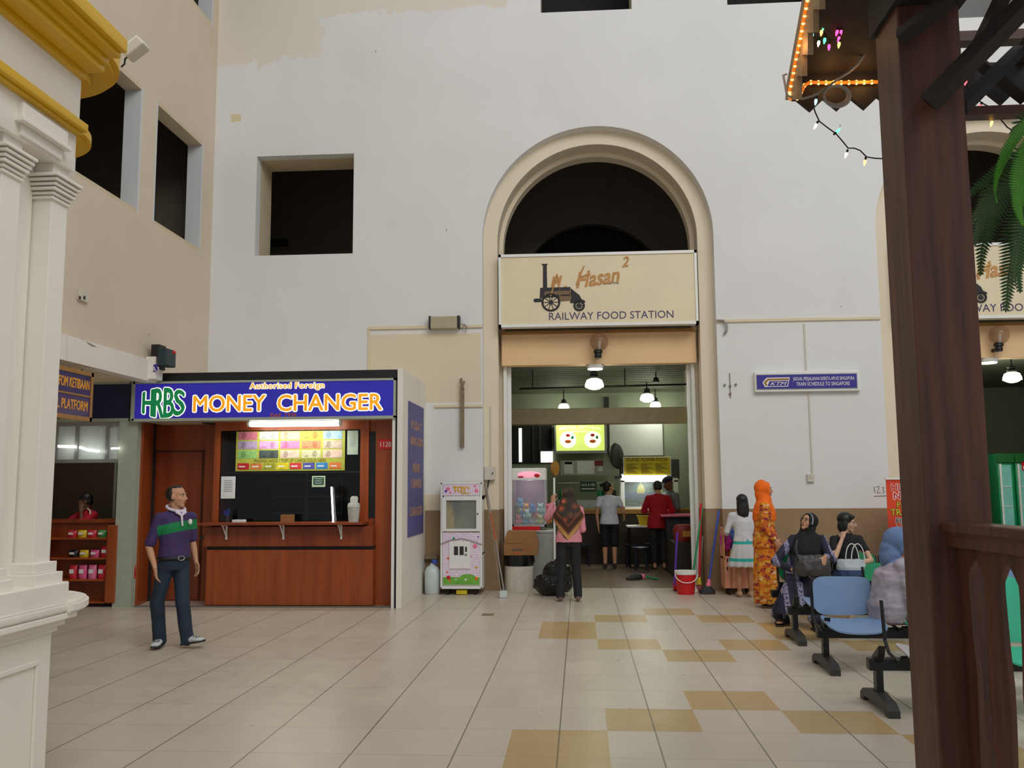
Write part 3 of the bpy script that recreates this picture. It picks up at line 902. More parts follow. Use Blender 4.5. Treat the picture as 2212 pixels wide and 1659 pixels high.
# snack shelf in front
t = thing('snack_rack', 'reddish wooden rack of sweets and snacks before the shop counter', 'rack', (-7.0, 12.3, 0))
Yr = 12.25
xa, xb = P(120, 1200, Yr).x - .3, P(250, 1200, Yr).x
zr = [P(200, v, Yr).z for v in (1300, 1252, 1205, 1162, 1135)]
B('orange_wood').box((xb - .14, Yr, 0.06), (xb, Yr + .45, zr[4]), .008).done('side_panel', t)
B('orange_wood').box((xa, Yr, 0.06), (xa + .05, Yr + .45, zr[4]), .008).done('side_panel', t)
for z in zr[:4]: B('orange_wood').box((xa + .05, Yr + .02, z - .025), (xb - .14, Yr + .45, z), .004).done('shelf', t)
B('dark').box((xa, Yr + .43, .06), (xb, Yr + .46, zr[4])).done('back_board', t)
b = B('black')
for x in (xa + .1, xb - .2): b.cyl((x, Yr + .1, 0), (x, Yr + .1, .06), .025, n=10)
b.done('feet', t)


def packet(loc, wd, h, mt, lab, grp, cat='snack packet'):
    q = thing('snack_packet', lab, cat, loc, 0, grp)
    b = B(mt); x, y, z = loc
    b.loft([((x, y, z), (wd / 2, 0, 0), (0, .03, 0)), ((x, y, z + h * .5), (wd / 2 * 1.02, 0, 0), (0, .05, 0)), ((x, y, z + h * .9), (wd / 2 * .96, 0, 0), (0, .02, 0)), ((x, y, z + h), (wd / 2, 0, 0), (0, .004, 0))], 12); b.done('pouch', q, 50)
    b = B('paper'); b.box((x - wd * .25, y - .053, z + h * .4), (x + wd * .25, y - .045, z + h * .7)); b.done('print', q)
    return q


fr = [plain('snack_%d' % k, c, .35) for k, c in enumerate([(206, 40, 60), (224, 90, 140), (190, 30, 40), (230, 120, 160), (120, 40, 130), (60, 150, 70), (220, 190, 40), (30, 30, 36)])]
xm = xb - .2
cols = ['crimson', 'rose pink', 'scarlet', 'pale pink', 'purple', 'green', 'yellow', 'black']
for k in range(7):
    c = (0, 1, 3, 0, 2, 0, 2)[k]
    packet((xa + .5 + k * .14, Yr + .12, zr[1]), .12, .19, fr[c], cols[c] + ' sweet packet lined up on the low snack rack shelf', 'packets on the low shelf')
for k in range(6):
    c = (7, 6, 1, 0, 3, 0)[k]
    packet((xa + .48 + k * .155, Yr + .14, zr[2]), .13, .10 + .05 * (k > 2), fr[c], 'small ' + cols[c] + ' packet standing on the middle snack rack shelf', 'packets on the middle shelf')
for k in range(7):
    c = (0, 6, 0, 5, 4, 7, 6)[k]
    packet((xa + .45 + k * .145, Yr + .14, zr[3]), .13, .10, fr[c], 'small ' + cols[c] + ' packet on the top snack rack shelf', 'packets on the top shelf')

# ================================================================== MONEY CHANGER BOOTH
bt = thing('money_booth', 'timber money changer booth with blue lit sign', 'booth', (-4.35, Yb, 0))
x0, x1 = P(287, 870, Yb - .08).x, P(855, 860, Yb - .08).x
z0, z1 = P(570, 906, Yb - .08).z, P(570, 821, Yb - .08).z
sg = B('blue_sign').box((x0 + .03, Yb - .08, z0 + .03), (x1 - .03, Yb + .12, z1 - .03)).done('sign_face', bt)
b = B('pale_green_metal'); b.box((x0, Yb - .1, z0 - .01), (x1, Yb + .12, z0 + .03)); b.box((x0, Yb - .1, z1 - .03), (x1, Yb + .12, z1)); b.box((x0 - .02, Yb - .1, z0), (x0 + .03, Yb + .12, z1)); b.box((x1 - .03, Yb - .1, z0), (x1, Yb + .12, z1)); b.done('sign_frame', bt)
Ys = Yb - .08


def sg_text(s, u0, u1, v, h, big, col, off, Y=Ys, **k):
    a, c = P(u0, v, Y), P(u1, v, Y)
    for mt, o, l in (('white_letter', off, 0), (col, .022, .006)):
        b = B(mt); b.text(s, V(((a.x + c.x) / 2, Y, (a.z + c.z) / 2)), XR, ZU, h, c.x - a.x, depth=.004, bold=o, lift=l, **k)
        b.done('lettering' if l else 'letter_outline', big)


sg_text('MONEY', 418, 573, 888, .232, bt, 'orange_letter', .085)
sg_text('CHANGER', 600, 825, 886, .232, bt, 'orange_letter', .085)
sg_text('Authorised', 540, 629, 839, .082, bt, 'orange_letter', .13, spacing=1.1)
sg_text('Foreign', 638, 700, 838, .082, bt, 'orange_letter', .13, spacing=1.1)
b = B('rust_orange'); a, c = P(585, 900, Ys), P(640, 900, Ys); b.text('Estd  1936', (a + c) / 2, XR, ZU, .055, c.x - a.x, depth=.004, bold=.03); b.done('small_lettering', bt)


# bulging green logo letters, each with small slab feet
def logo(off, mt, lift, nm):
    b = B(mt)
    xs = [P(u, 868, Ys).x for u in (309, 331, 333, 354, 355, 376, 377, 399)]
    xm = (xs[0] + xs[-1]) / 2; half = (xs[-1] - xs[0]) / 2
    zc = P(354, 868, Ys).z
    for k, ch in enumerate('HRBS'):
        a, c = xs[2 * k], xs[2 * k + 1]
        ctr = (a + c) / 2
        grow = .012 if off else 0

        def warp(X, Y, ctr=ctr):
            s = (ctr + X - xm) / half
            return X, (Y - .10) * (2.2 - .7 * s * s) + .0
        b.text(ch, V((ctr, Ys, zc)), XR, ZU, .2, c - a, bold=off, depth=.004, lift=lift, warp=warp)
    b.done(nm, bt)


logo(.11, 'white_letter', 0, 'logo_outline'); logo(0.04, 'green_letter', .006, 'logo_letters')
b = B('black'); b.box((P(345, 805, Yb).x, Yb, z1 + .01), (x1 + .01, Yb + .06, z1 + .13)); b.done('top_board', bt)
b = B('kiosk_white'); b.box((P(345, 805, Yb).x, Yb + .06, z1 + .04), (x1 + .05, YW, z1 + .08)); b.done('roof_board', bt)
# posts
B('pale_green_metal').box((-6.27, Yb - .02, 0), (-6.135, Yb + .1, z0)).done('post', bt)
B('white_metal').box((-2.495, Yb - .06, 0), (-2.455, Yb + .04, z0)).done('post', bt)
B('black').box((-2.455, Yb - .04, 0), (-2.42, Yb + .06, z0)).done('dark_strip', bt)
sp = B('kiosk_white'); sp.box((-2.42, Yb - .1, 0), (-2.345, YW - .002, z1 + .13), .004)
sp.m(plain('grime', (120, 108, 96), .9, var=.2, scale=12))
sp.done('side_wall', bt)
# timber facade
Yd, Yv, Yl = 13.0, 12.52, 12.36
xl = P(336, 1000, Yd).x; xr = P(441, 1000, Yd).x; wl = P(462, 1000, Yv).x; wr = P(806, 1000, Yv).x
b = B('orange_wood'); b.prism([(-6.135, Yb + .1), (-6.10, Yb + .1), (xl - .02, Yd), (xl - .05, Yd)], (0, 0, 0), XR, YR, (0, 0, z0)); b.box((xl - .05, Yd, 0), (wl, Yd + .06, z0)); b.done('facade_panel', bt)
dr = B('red_wood').box((xl + .02, Yd - .03, .02), (xr - .02, Yd, 2.16), .004).done('booth_door', bt)
b = B('dark_wood')
for xx in (xl, xr - .01): b.box((xx, Yd - .02, 0), (xx + .012, Yd, 2.19))
b.box((xl, Yd - .02, 2.165), (xr, Yd, 2.18)); b.done('door_gap', dr)
b = B('chrome'); c = P(421, 1135, Yd - .06); b.ell(c, .04, .04, .04, 12, 8); b.cyl(c, c + V((0, .06, 0)), .02, n=10); b.done('door_knob', dr, 60)
# window wall
wx0, wx1 = P(474, 1000, Yv).x, P(778, 1000, Yv).x; wz0, wz1 = P(620, 1127, Yv).z, P(620, 929, Yv).z
b = B('orange_wood'); b.box((wl, Yv, 0), (wx0, Yd, z0)); b.box((wx0, Yv, wz1), (wx1, Yv + .06, z0)); b.box((wx0, Yv, 0), (wx1, Yv + .06, wz0)); b.box((wx1, Yv, 0), (wx1 + .12, Yv + .06, z0)); b.box((wx1 + .12, Yv + .05, 0), (-2.5, Yv + .1, z0)); b.box((wx1 + .22, Yv, 0), (-2.5, Yv + .06, z0)); b.done('window_wall', bt)
b = B('black'); b.box((wx1 + .12, Yv + .03, 1.2), (wx1 + .22, Yv + .05, 2.4)); b.done('dark_slot', bt)
B('orange_wood').box((P(446, 1200, Yl).x, Yl, .02), (P(806, 1200, Yl).x, Yv, P(620, 1183, Yl).z - .03), .004).done('lower_panel', bt)
B('red_wood').box((P(441, 1200, Yl).x, Yl - .04, P(620, 1180, Yl).z - .0), (P(806, 1200, Yl).x, Yv, P(620, 1136, Yv).z), .006).done('apron_panel', bt)
B('black').box((P(446, 1200, Yl).x, Yl + .02, P(620, 1183, Yl).z - .03), (P(806, 1200, Yl).x, Yv, P(620, 1180, Yl).z)).done('shadow_gap', bt)
zsf = P(620, 1131, 12.2).z
sh = B('red_wood').box((P(430, 1130, 12.2).x, 12.12, zsf - .02), (P(785, 1130, 12.2).x, Yv, zsf + .015), .006).done('counter_shelf', bt)
for u in (489, 612, 737):
    c = P(u, 1136, 12.3)
    b = B('white_metal'); b.box((c.x - .012, 12.15, zsf - .035), (c.x + .012, Yl - .04, zsf - .02)); b.box((c.x - .012, Yl - .055, zsf - .22), (c.x + .012, Yl - .04, zsf - .02)); b.tube([(c.x, 12.17, zsf - .03), (c.x, Yl - .05, zsf - .19)], .008, 6); b.done('shelf_bracket', sh)
B('glass_dark').box((wx0, Yv + .03, wz0), (wx1, Yv + .04, wz1)).done('window_glass', bt)
b = B('black'); b.box((wx0, Yv + .02, P(620, 1020, Yv).z - .015), (wx1, Yv + .05, P(620, 1020, Yv).z + .01)); b.done('window_bar', bt)
b = B(plain('booth_dark_interior', (60, 54, 44), .8)); b.box((wx0 - .3, 13.9, 0), (wx1 + .3, 13.95, z0)); b.box((wx0 - .3, Yd + .06, 0), (wx0 - .25, 13.9, z0)); b.box((wx1 + .25, Yv + .1, 0), (wx1 + .3, 13.9, z0)); b.box((wx0 - .3, Yv + .06, z0 - .02), (wx1 + .3, 13.9, z0)); b.box((wx0 - .3, Yv + .1, .9), (wx1 + .3, 13.9, .95)); b.done('interior', bt)
b = B('grey_metal'); b.box((wx0 + .4, 13.6, .95), (wx0 + 1.5, 13.9, 2.0), .01); b.m('dark')
for k in range(4): b.box((wx0 + .42, 13.59, 1.0 + k * .25), (wx0 + .92, 13.6, 1.22 + k * .25)); b.box((wx0 + .97, 13.59, 1.0 + k * .25), (wx0 + 1.48, 13.6, 1.22 + k * .25))
b.done('filing_cabinet', bt)
b = B('cream'); b.box((-6.1, Yb + .1, z0 - .005), (-2.5, Yd, z0 + .02)); b.done('soffit', bt)
b = B(plain('grey_mosaic_sill', (120, 112, 104), .7, var=.3, scale=60)); b.box((-6.1, 12.28, 0), (-2.5, 12.40, .012)); b.done('threshold', bt)
# vertical side panel with faded letters
Xp = -2.344
b = B('blue_flat'); a, c = PX(880, 1161, Xp), PX(914, 868, Xp)
zt_, zb_ = PX(880, 865, Xp).z, PX(880, 1161, Xp).z
b.box((Xp, a.y, zb_), (Xp + .012, c.y, zt_)); b.done('side_board', bt)
ym = (a.y + c.y) / 2; wdt = (c.y - a.y)
for s, f, w_ in (('PUSAT', .80, .70), ('WANG ASING', .68, .84), ('MONEY', .48, .46), ('CHANGER', .36, .66), ('CHANGER', .15, .84)):
    b = B('dull_orange'); b.text(s, V((Xp + .012, ym, zb_ + (zt_ - zb_) * f)), YR, ZU, .13, wdt * w_, depth=.003, bold=.03); b.done('side_lettering', bt)
# fluorescent fitting
t = thing('fluorescent_tube', 'bright fluorescent tube fixed under the money changer sign', 'light', P(636, 916, Yb))
yt = Yb + .02
b = B('lamp_white'); b.tube([P(543, 917, yt), P(732, 915, yt)], .036, 14); b.done('tube', t, 50)
b = B('white_metal'); a, c = P(540, 916, yt), P(733, 914, yt); b.box((a.x, yt - .03, a.z + .035), (c.x, yt + .05, a.z + .06)); b.cyl(a, a + V((-.03, 0, 0)), .04, n=12); b.cyl(c, c + V((.03, 0, 0)), .04, n=12); b.done('batten', t)
al = area('tube_light', ((a.x + c.x) / 2, yt - .02, a.z - .06), ((a.x + c.x) / 2, yt + .1, 0), 1.2, .08, 8, (.95, 1, .92))

# banknote poster
Yq = Yv + .02
t = thing('banknote_poster', 'yellow poster of banknotes and phone cards on the booth window', 'poster', P(628, 1018, Yq))
a, c = P(509, 1018, Yq), P(746, 930, Yq)
pm = plain('yellow_poster', (176, 178, 70), .5, var=.05)
b = B(pm); b.box((a.x, Yq - .008, a.z), (c.x, Yq, c.z)); b.done('poster_sheet', t)
nc = [(196, 110, 130), (196, 206, 190), (200, 180, 150), (190, 160, 70), (150, 180, 200), (170, 150, 180), (210, 150, 190), (220, 120, 160), (220, 130, 90), (190, 170, 150), (140, 190, 110), (70, 80, 76), (210, 180, 160), (196, 190, 150), (220, 190, 170)]
W_, H_ = c.x - a.x, c.z - a.z
for r in range(3):
    for k in range(5):
        cl = nc[r * 5 + k]
        b = B(plain('banknote_paper', cl, .6, var=.25, scale=28)); xx, zz = a.x + W_ * (.02 + .195 * k), a.z + H_ * (.79 - .235 * r)
        b.box((xx, Yq - .011, zz), (xx + W_ * .175, Yq - .008, zz + H_ * .2))
        b.m(plain('banknote_ink', tuple(int(q * .8) for q in cl), .6, var=.2, scale=30)); b.ell((xx + W_ * (.12 if k % 2 else .05), Yq - .011, zz + H_ * .1), .035, .002, .05, 12, 6); b.box((xx + W_ * .02, Yq - .012, zz + H_ * .03), (xx + W_ * .06, Yq - .011, zz + H_ * .06)); b.done('banknote_picture', t)
cc = [(190, 30, 40), (200, 120, 60), (150, 150, 40), (210, 190, 30), (200, 60, 60), (80, 80, 160), (60, 130, 190), (220, 120, 60)]
for k in range(8):
    b = B(plain('card_print', cc[k], .5, var=.3, scale=30)); xx = a.x + W_ * (.02 + .12 * k); b.box((xx, Yq - .011, a.z + H_ * .04), (xx + W_ * .105, Yq - .008, a.z + H_ * .2)); b.m('paper').box((xx + .02, Yq - .012, a.z + H_ * .1), (xx + W_ * .07, Yq - .011, a.z + H_ * .13)); b.done('phone_card_picture', t)
b = B('brown_letter'); b.text('PHONECARDS / TOP UP CARDS SOLD HERE', V(((a.x + c.x) / 2, Yq - .008, a.z + H_ * .22)), XR, ZU, .045, W_ * .66, depth=.003); b.done('lettering', t)


def sheet(name, u0, v0, u1, v1, Y, mt, label, cat, extra=None):
    a, c = P(u0, v1, Y), P(u1, v0, Y)
    b = B(mt); b.box((a.x, Y - .006, a.z), (c.x, Y, c.z))
    if extra: extra(b, a, c)
    return tag(b.done(name), label, cat)


def lines(b, a, c):
    b.m(plain('grey_print', (150, 154, 160), .7))
    for k in range(7):
        z = c.z - (c.z - a.z) * (.2 + .08 * k); b.box((a.x + (c.x - a.x) * .2, a.y - .008, z), (c.x - (c.x - a.x) * .2, a.y - .006, z + .008))


sheet('notice_sheet', 477, 1029, 509, 1077, Yq, 'paper', 'white printed notice taped inside the booth window', 'notice', lines)
sheet('notice_sheet', 750, 930, 774, 982, Yq, plain('pale_green_sheet', (186, 200, 180), .6), 'pale notice beside the banknote poster', 'notice', lines)


def gbrd(b, a, c):
    b.m('dark_green'); b.box((a.x + .02, a.y - .008, a.z + .03), (c.x - .02, a.y - .006, c.z - .02)); b.m('paper')
    for k in range(4): b.box((a.x + .04, a.y - .01, a.z + .05 + k * .03), (c.x - .04, a.y - .008, a.z + .058 + k * .03))


sheet('window_sticker', 674, 1028, 703, 1052, Yq, plain('pale_sticker', (196, 214, 180), .5), 'pale green sticker with dark square on the booth glass', 'sticker', gbrd)
t = thing('red_plate', 'small red number plate on the booth timber post', 'plate', P(835, 970, Yv - .01))
a, c = P(820, 970, Yv - .002), P(847, 949, Yv - .002); B('red').box((a.x, Yv - .012, a.z), (c.x, Yv - .002, c.z)).done('plate_sheet', t)
b = B('paper'); b.text('1128', V(((a.x + c.x) / 2, Yv - .012, a.z + .03)), XR, ZU, .075, (c.x - a.x) * .86, depth=.003); b.done('lettering', t)
# things on the shelf
zs_ = zsf + .015
c = P(764, 1127, 12.3); t = thing('flip_lid_bin', 'pale grey flip lid bin on the booth shelf', 'bin', (c.x, 12.3, zs_))
g = plain('pale_grey_plastic', (186, 186, 176), .45); b = B(g); b.loft([((c.x, 12.3, zs_), (.07, 0, 0), (0, .06, 0)), ((c.x, 12.3, zs_ + .2), (.085, 0, 0), (0, .07, 0))], 20); b.done('bin_body', t, 50)
b = B(g); b.loft([((c.x, 12.3, zs_ + .2), (.09, 0, 0), (0, .075, 0)), ((c.x, 12.3, zs_ + .25), (.08, 0, 0), (0, .065, 0)), ((c.x, 12.3, zs_ + .26), (.06, 0, 0), (0, .05, 0))], 20); b.loft([((c.x, 12.3, zs_ + .25), (.055, 0, 0), (0, .03, 0)), ((c.x, 12.32, zs_ + .33), (.055, 0, 0), (0, .02, 0)), ((c.x, 12.33, zs_ + .35), (.035, 0, 0), (0, .015, 0))], 16); b.done('bin_lid', t, 50)
c = P(620, 1127, 12.35); b = B('cardboard'); b.box((c.x - .085, 12.32, zs_), (c.x + .085, 12.42, zs_ + .1), .004); b.m('dark'); b.box((c.x - .05, 12.35, zs_ + .1), (c.x + .05, 12.38, zs_ + .101)); tag(b.done('tip_box'), 'small orange brown box at the middle of the booth shelf', 'box')
c = P(516, 1127, 12.35); t = thing('note_pad', 'small white pad lying on the booth shelf under the notice', 'pad', (c.x, 12.35, zs_)); B('paper').box((c.x - .08, 12.3, zs_), (c.x + .08, 12.42, zs_ + .035), .004).done('pad_sheets', t)
c = P(719, 1110, Yv - .02); t = thing('lit_gap_rod', 'thin rod made to glow, leaning against the booth window', 'rod', (c.x, Yv - .03, zs_)); B('lamp_white').tube([(c.x + .01, Yv - .03, zs_), P(716, 1052, Yv - .01)], .012, 8).done('rod', t)  # rod has a glow of its own, brightness put into its material
c = P(490, 1120, 12.4); t = thing('pen_cup', 'dark cup of pens on the booth shelf beside the door', 'cup', (c.x, 12.4, zs_)); B('dark').lathe([(.03, 0), (.036, .09)], (c.x, 12.4, zs_), 14).done('cup', t)
b = B('blue')
for k in range(4): b.tube([(c.x + .01 * (k - 1.5), 12.4, zs_ + .03), (c.x + .025 * (k - 1.5), 12.39, zs_ + .16 + .01 * k)], .005, 6)
b.done('pens', t)

# ================================================================== WHITE KIOSK WITH MUSTARD MOULDINGS
Yk = 4.6
t = thing('ornate_kiosk', 'white kiosk corner with mustard yellow cornice and rounded counter', 'kiosk', (-3.5, 3.2, 0))
KX, KY0 = -3.5, 2.2


def cornice(b, x, z0, z1, cx=None, r=0.0, n=30, y=None):
    """straight moulding along the hall side; with cx, r a half-round return at the far end"""
    if x is not None: b.box((KX - 0.6, KY0, z0), (x, Yk if y is None else y, z1), .004)
    if cx is not None:
        pts = [(cx + r * math.cos(a * math.pi / n), Yk - .01 + r * math.sin(a * math.pi / n)) for a in range(n + 1)]
        b.prism(pts, (0, 0, z0), XR, YR, (0, 0, z1 - z0))


xf = P(174, 220, Yk).x
zft, zfb = P(178, 142, Yk).z, P(173, 268, Yk).z
CX = -3.08
b = B('kiosk_white'); b.box((KX - .6, KY0, zfb - .02), (xf, Yk, zft + .3), .003); cornice(b, None, zft - .05, zft + .2, CX, .30); b.done('frieze', t, 30)
b = B('yellow'); xc_ = P(275, 115, Yk).x; zc_ = P(275, 115, Yk).z
cornice(b, xc_, zc_, zc_ + .075, CX, .53); cornice(b, xc_ - .035, zc_ - .03, zc_, CX, .50); cornice(b, xc_ - .10, zc_ - .07, zc_ - .03); cornice(b, xc_ - .125, zc_ - .11, zc_ - .07, CX, .38); cornice(b, xf + .03, zc_ - .15, zc_ - .11, CX, .34); b.done('upper_cornice', t, 30)
b = B('yellow'); xl_ = P(191, 281, Yk).x; zl = P(191, 287, Yk).z
cornice(b, xl_, zl, zl + .045, CX, .40); cornice(b, xl_ - .03, zl - .015, zl, CX, .37); b.done('lower_cornice', t, 30)
b = B('kiosk_white'); xa_ = P(164, 320, Yk).x
za = P(163, 372, Yk).z
b.box((KX - .6, KY0, za), (xa_, Yk, zl - .015), .003); cornice(b, None, za + .003, zl - .018, CX, .3); b.done('architrave', t, 30)
xp = P(147, 430, Yk).x
b = B('kiosk_white'); b.box((KX - .3, KY0, 1.05), (xp - .10, Yk - .16, za), .003); b.done('recessed_wall', t)
zq0, zq1 = P(141, 449, Yk).z, P(169, 402, Yk).z
for Y1 in (Yk, Yk - .42, Yk - .84, Yk - 1.26):
    b = B('kiosk_white'); b.box((xp - .18, Y1 - .15, 1.08), (xp, Y1, za), .003)
    for k, pr in enumerate((.012, .02, .034, .042, .054, .066)):
        zz = zq0 + (zq1 - zq0) * k / 5.5
        b.box((xp - .18 - pr, Y1 - .15 - pr, zz), (xp + pr, Y1 + pr * .5, zz + (zq1 - zq0) / 5.5 * .72), .003)
    b.done('pilaster', t)
    b = B('kiosk_white')
    for k in range(4):
        pr = .025 + .022 * k; zz = P(118, 1212, Yk).z - k * .055
        b.box((xp - .18 - pr, Y1 - .15 - pr, zz - .055), (xp + pr, Y1 + pr, zz), .003)
    b.done('pilaster_base', t)
for dy in (0, -.84):
    b = B('kiosk_white'); zb_ = P(143, 336, Yk).z; y1 = PX(146, 332, xa_ + .03).y + dy; y0 = PX(50, 250, xa_ + .03).y + dy
    b.box((xa_ - .02, y0, zb_), (xa_ + .03, y1, zl - .05), .004); b.box((xa_ - .02, y0 - .02, zb_ - .028), (xa_ + .05, y1 + .01, zb_ - .004), .004); b.box((xa_ - .02, y0 + .02, zb_ - .085), (xa_ + .015, y1 - .02, zb_ - .028), .004)
    b.done('bracket_block', t)
zc = P(150, 1300, Yk).z
b = B('kiosk_white'); b.box((KX - .6, KY0, zc), (P(141, 1290, Yk).x, Yk + .03, P(135, 1258, Yk).z), .003); b.done('base_plinth', t)
b = B('kiosk_white')
xs_c = P(141, 1310, Yk).x + .02
for dr_, z0_, z1_ in ((-.012, -.055, -.045), (0, -.045, -.012), (-.012, -.012, 0)): cornice(b, xs_c + dr_, zc + z0_, zc + z1_, -3.2, .60 + dr_)
b.done('counter_slab', t, 40)
b = B('kiosk_white')
xw = P(105, 1500, Yk).x
for k, (o, z0_, z1_) in enumerate(((.115, -.085, -.055), (.075, -.12, -.085), (.05, -.15, -.12))): b.box((KX - .5, KY0, zc + z0_), (xw + o - .03, Yk + o - .03, zc + z1_), .004)
b.done('counter_moulding', t)
b = B('kiosk_white'); b.box((KX - .5, KY0, 0), (xw, Yk, zc - .12), .003); b.done('pedestal', t)
b = B('kiosk_white'); ya, yb = PX(80, 1450, xw).y, KY0 + .4
zt_ = PX(80, 1426, xw).z
for (y0, y1, z0, z1) in ((ya - .025, ya, .176, zt_ - .026), (yb, ya, zt_ - .025, zt_), (yb, ya, .15, .175), (yb, yb + .025, .176, zt_ - .026)): b.box((xw, y0, z0), (xw + .014, y1, z1), .004)
b.done('panel_moulding', t)
c = P(275, 120, 5.0)
t = thing('flood_light', 'small cream flood lamp clipped on the tip of the yellow cornice', 'lamp', c)
R = Matrix.Rotation(math.radians(-38), 3, 'Y')
b = B('socket'); c2 = P(293, 107, 5.0); b.box(c2 - V((.068, .05, .032)), c2 + V((.068, .05, .032)), .012, R); b.done('lamp_head', t)
b = B('white_metal'); c3 = c2 + R @ V((0, 0, .036)); b.box(c3 - V((.06, .044, .006)), c3 + V((.06, .044, .006)), .003, R); b.done('lamp_lens', t)
b = B('black'); b.tube([P(262, 145, 5.0), P(269, 138, 5.0), P(270, 128, 5.0), P(280, 118, 5.0)], .006, 6); b.done('lamp_bracket', t)

# ================================================================== TOY MACHINES
Ym = 13.72
t = thing('toy_machine', 'white claw toy machine on casters with picture panels, standing against the wall', 'toy machine', (-1.72, 14.0, 0))
a, c = P(951, 1272, Ym), P(1041, 1042, Ym)
zb_ = .09
b = B('white_metal')
x0, x1, zt_ = a.x, c.x, c.z
b.box((x0, Ym + .02, zb_), (x1, YW - .06, .62)); b.box((x0, Ym + .02, zt_ - .26), (x1, YW - .06, zt_)); b.box((x0, YW - .08, .6), (x1, YW - .06, zt_ - .2)); b.box((x0, Ym + .02, .6), (x0 + .05, YW - .06, zt_ - .2)); b.box((x1 - .03, Ym + .02, .6), (x1, YW - .06, zt_ - .2))
for x in (x0, x1 - .03): b.box((x, Ym, zb_), (x + .03, Ym + .03, zt_), .006)
b.box((x0, Ym, zt_ - .03), (x1, Ym + .03, zt_), .006); b.box((x0, Ym, zb_), (x1, Ym + .03, zb_ + .03), .006); b.done('cabinet', t)
prt = NT('pink_dotted_film')
vx = prt.n('ShaderNodeTexVoronoi', feature='F1'); vx.inputs['Scale'].default_value = 26; vx.inputs['Randomness'].default_value = 0.15
prt.l(prt.co.outputs['Object'], vx.inputs['Vector'])
prt.out(prt.mix(prt.M('LESS_THAN', vx.outputs['Distance'], .42), lin((226, 206, 226)), lin((246, 240, 242))), .4)
MT['pink_film'] = prt.m


def mrect(b, u0, v0, u1, v1, d0, d1, Y=Ym):
    p, q = P(u0, v1, Y), P(u1, v0, Y); b.box((p.x, Y - d1, p.z), (q.x, Y - d0, q.z)); return b


b = B('pink_film'); mrect(b, 957, 1045, 1036, 1070, -.02, .0); b.m('yellow'); p = P(993, 1061, Ym)
b.text('TOY', p + V((0, 0, -.01)), XR, ZU, .085, .2, shear=-.1, depth=.006, bold=.06); b.ell(P(1012, 1054, Ym), .02, .005, .02, 10, 6); b.text('Story', p + V((.09, 0, -.045)), XR, ZU, .042, .14, shear=.2, depth=.004, bold=.04)
b.m('pink'); 
for u, v, r in ((968, 1056, .03), (1029, 1060, .03), (973, 1064, .018), (1026, 1050, .02)): b.ell(P(u, v, Ym), r, .004, r, 12, 6)
b.m('purple'); b.ell(P(963, 1061, Ym), .02, .005, .022, 10, 6)
b.done('header_panel', t)
b = B('white_metal')
for (u0, v0, u1, v1) in ((955, 1074, 964, 1148), (1029, 1074, 1038, 1148), (964, 1074, 1029, 1081), (964, 1142, 1029, 1148)): mrect(b, u0, v0, u1, v1, -.02, .015)
b.m('black'); q = P(1032, 1110, Ym - .015); b.cyl(q, q - V((0, .01, 0)), .012, n=10); b.done('window_frame', t)
B('glass').box((P(964, 1110, Ym).x, Ym + .01, P(964, 1142, Ym).z), (P(1029, 1110, Ym).x, Ym + .014, P(964, 1081, Ym).z)).done('window_pane', t)
b = B(plain('olive_back_panel', (150, 140, 96), .6, var=.1)); b.box((x0 + .05, YW - .1, .62), (x1 - .03, YW - .08, zt_ - .26)); b.m('gold_letter'); b.box((x0 + .05, Ym + .05, .62), (x0 + .07, YW - .1, zt_ - .26)); b.box((x0 + .05, Ym + .05, .6), (x1 - .03, YW - .1, .63)); b.done('lining', t)
b = B(plain('gold_tinsel', (196, 156, 60), .4, var=.3, scale=30))
for k in range(5): b.tube([(x0 + .09 + .02 * k, Ym + .1 + .02 * k, 1.38), (x0 + .085 + .025 * k, Ym + .12, 1.1), (x0 + .09 + .02 * k, Ym + .1, .7)], .012, 6)
b.m('black')
for k in range(5): b.tube([(x0 + .19 + .02 * k, Ym + .13, 1.4), (x0 + .17 + .03 * k, Ym + .12, 1.16 + .02 * (k % 2))], [.008, .003], 6)
b.done('tinsel', t)
b = B('pink_film'); mrect(b, 956, 1150, 1037, 1264, -.02, .0); b.done('picture_panel', t)
b = B('white_paint'); mrect(b, 971, 1169, 1016, 1228, 0, .02); b.m('dark'); mrect(b, 981, 1180, 990, 1199, .02, .022); mrect(b, 993, 1180, 1002, 1199, .02, .022); mrect(b, 1005, 1181, 1009, 1192, .02, .022); b.m('grey_metal'); mrect(b, 1004, 1196, 1009, 1201, .02, .022); b.done('prize_door', t)
b = B(plain('print_green', (110, 176, 60), .5, var=.2, scale=14)); mrect(b, 957, 1247, 1036, 1263, 0, .004); b.ell(P(1010, 1247, Ym), .12, .004, .05, 16, 8); b.ell(P(970, 1250, Ym), .1, .004, .03, 16, 8); b.done('garden_picture', t)
for u, v, r, mt in ((969, 1248, .035, 'red'), (972, 1255, .02, 'orange'), (985, 1252, .014, 'white_paint'), (1029, 1250, .03, 'orange'), (1006, 1252, .02, 'white_paint'), (968, 1206, .02, 'orange'), (1026, 1180, .035, 'pink'), (1018, 1202, .012, 'pink'), (980, 1163, .02, 'green'), (966, 1236, .016, 'orange'), (1029, 1226, .02, 'yellow'), (1033, 1160, .012, 'purple')):
    b = B(mt); b.ell(P(u, v, Ym), r, .008, r, 12, 6); b.done('printed_flower', t)
b = B('cable_grey'); b.tube([P(951, 1176, Ym - .01), P(970, 1168, Ym - .015), P(998, 1163, Ym - .02), P(1022, 1170, Ym - .015), P(1041, 1176, Ym - .01)], .007, 6); b.done('cord', t)
b = B('rubber')
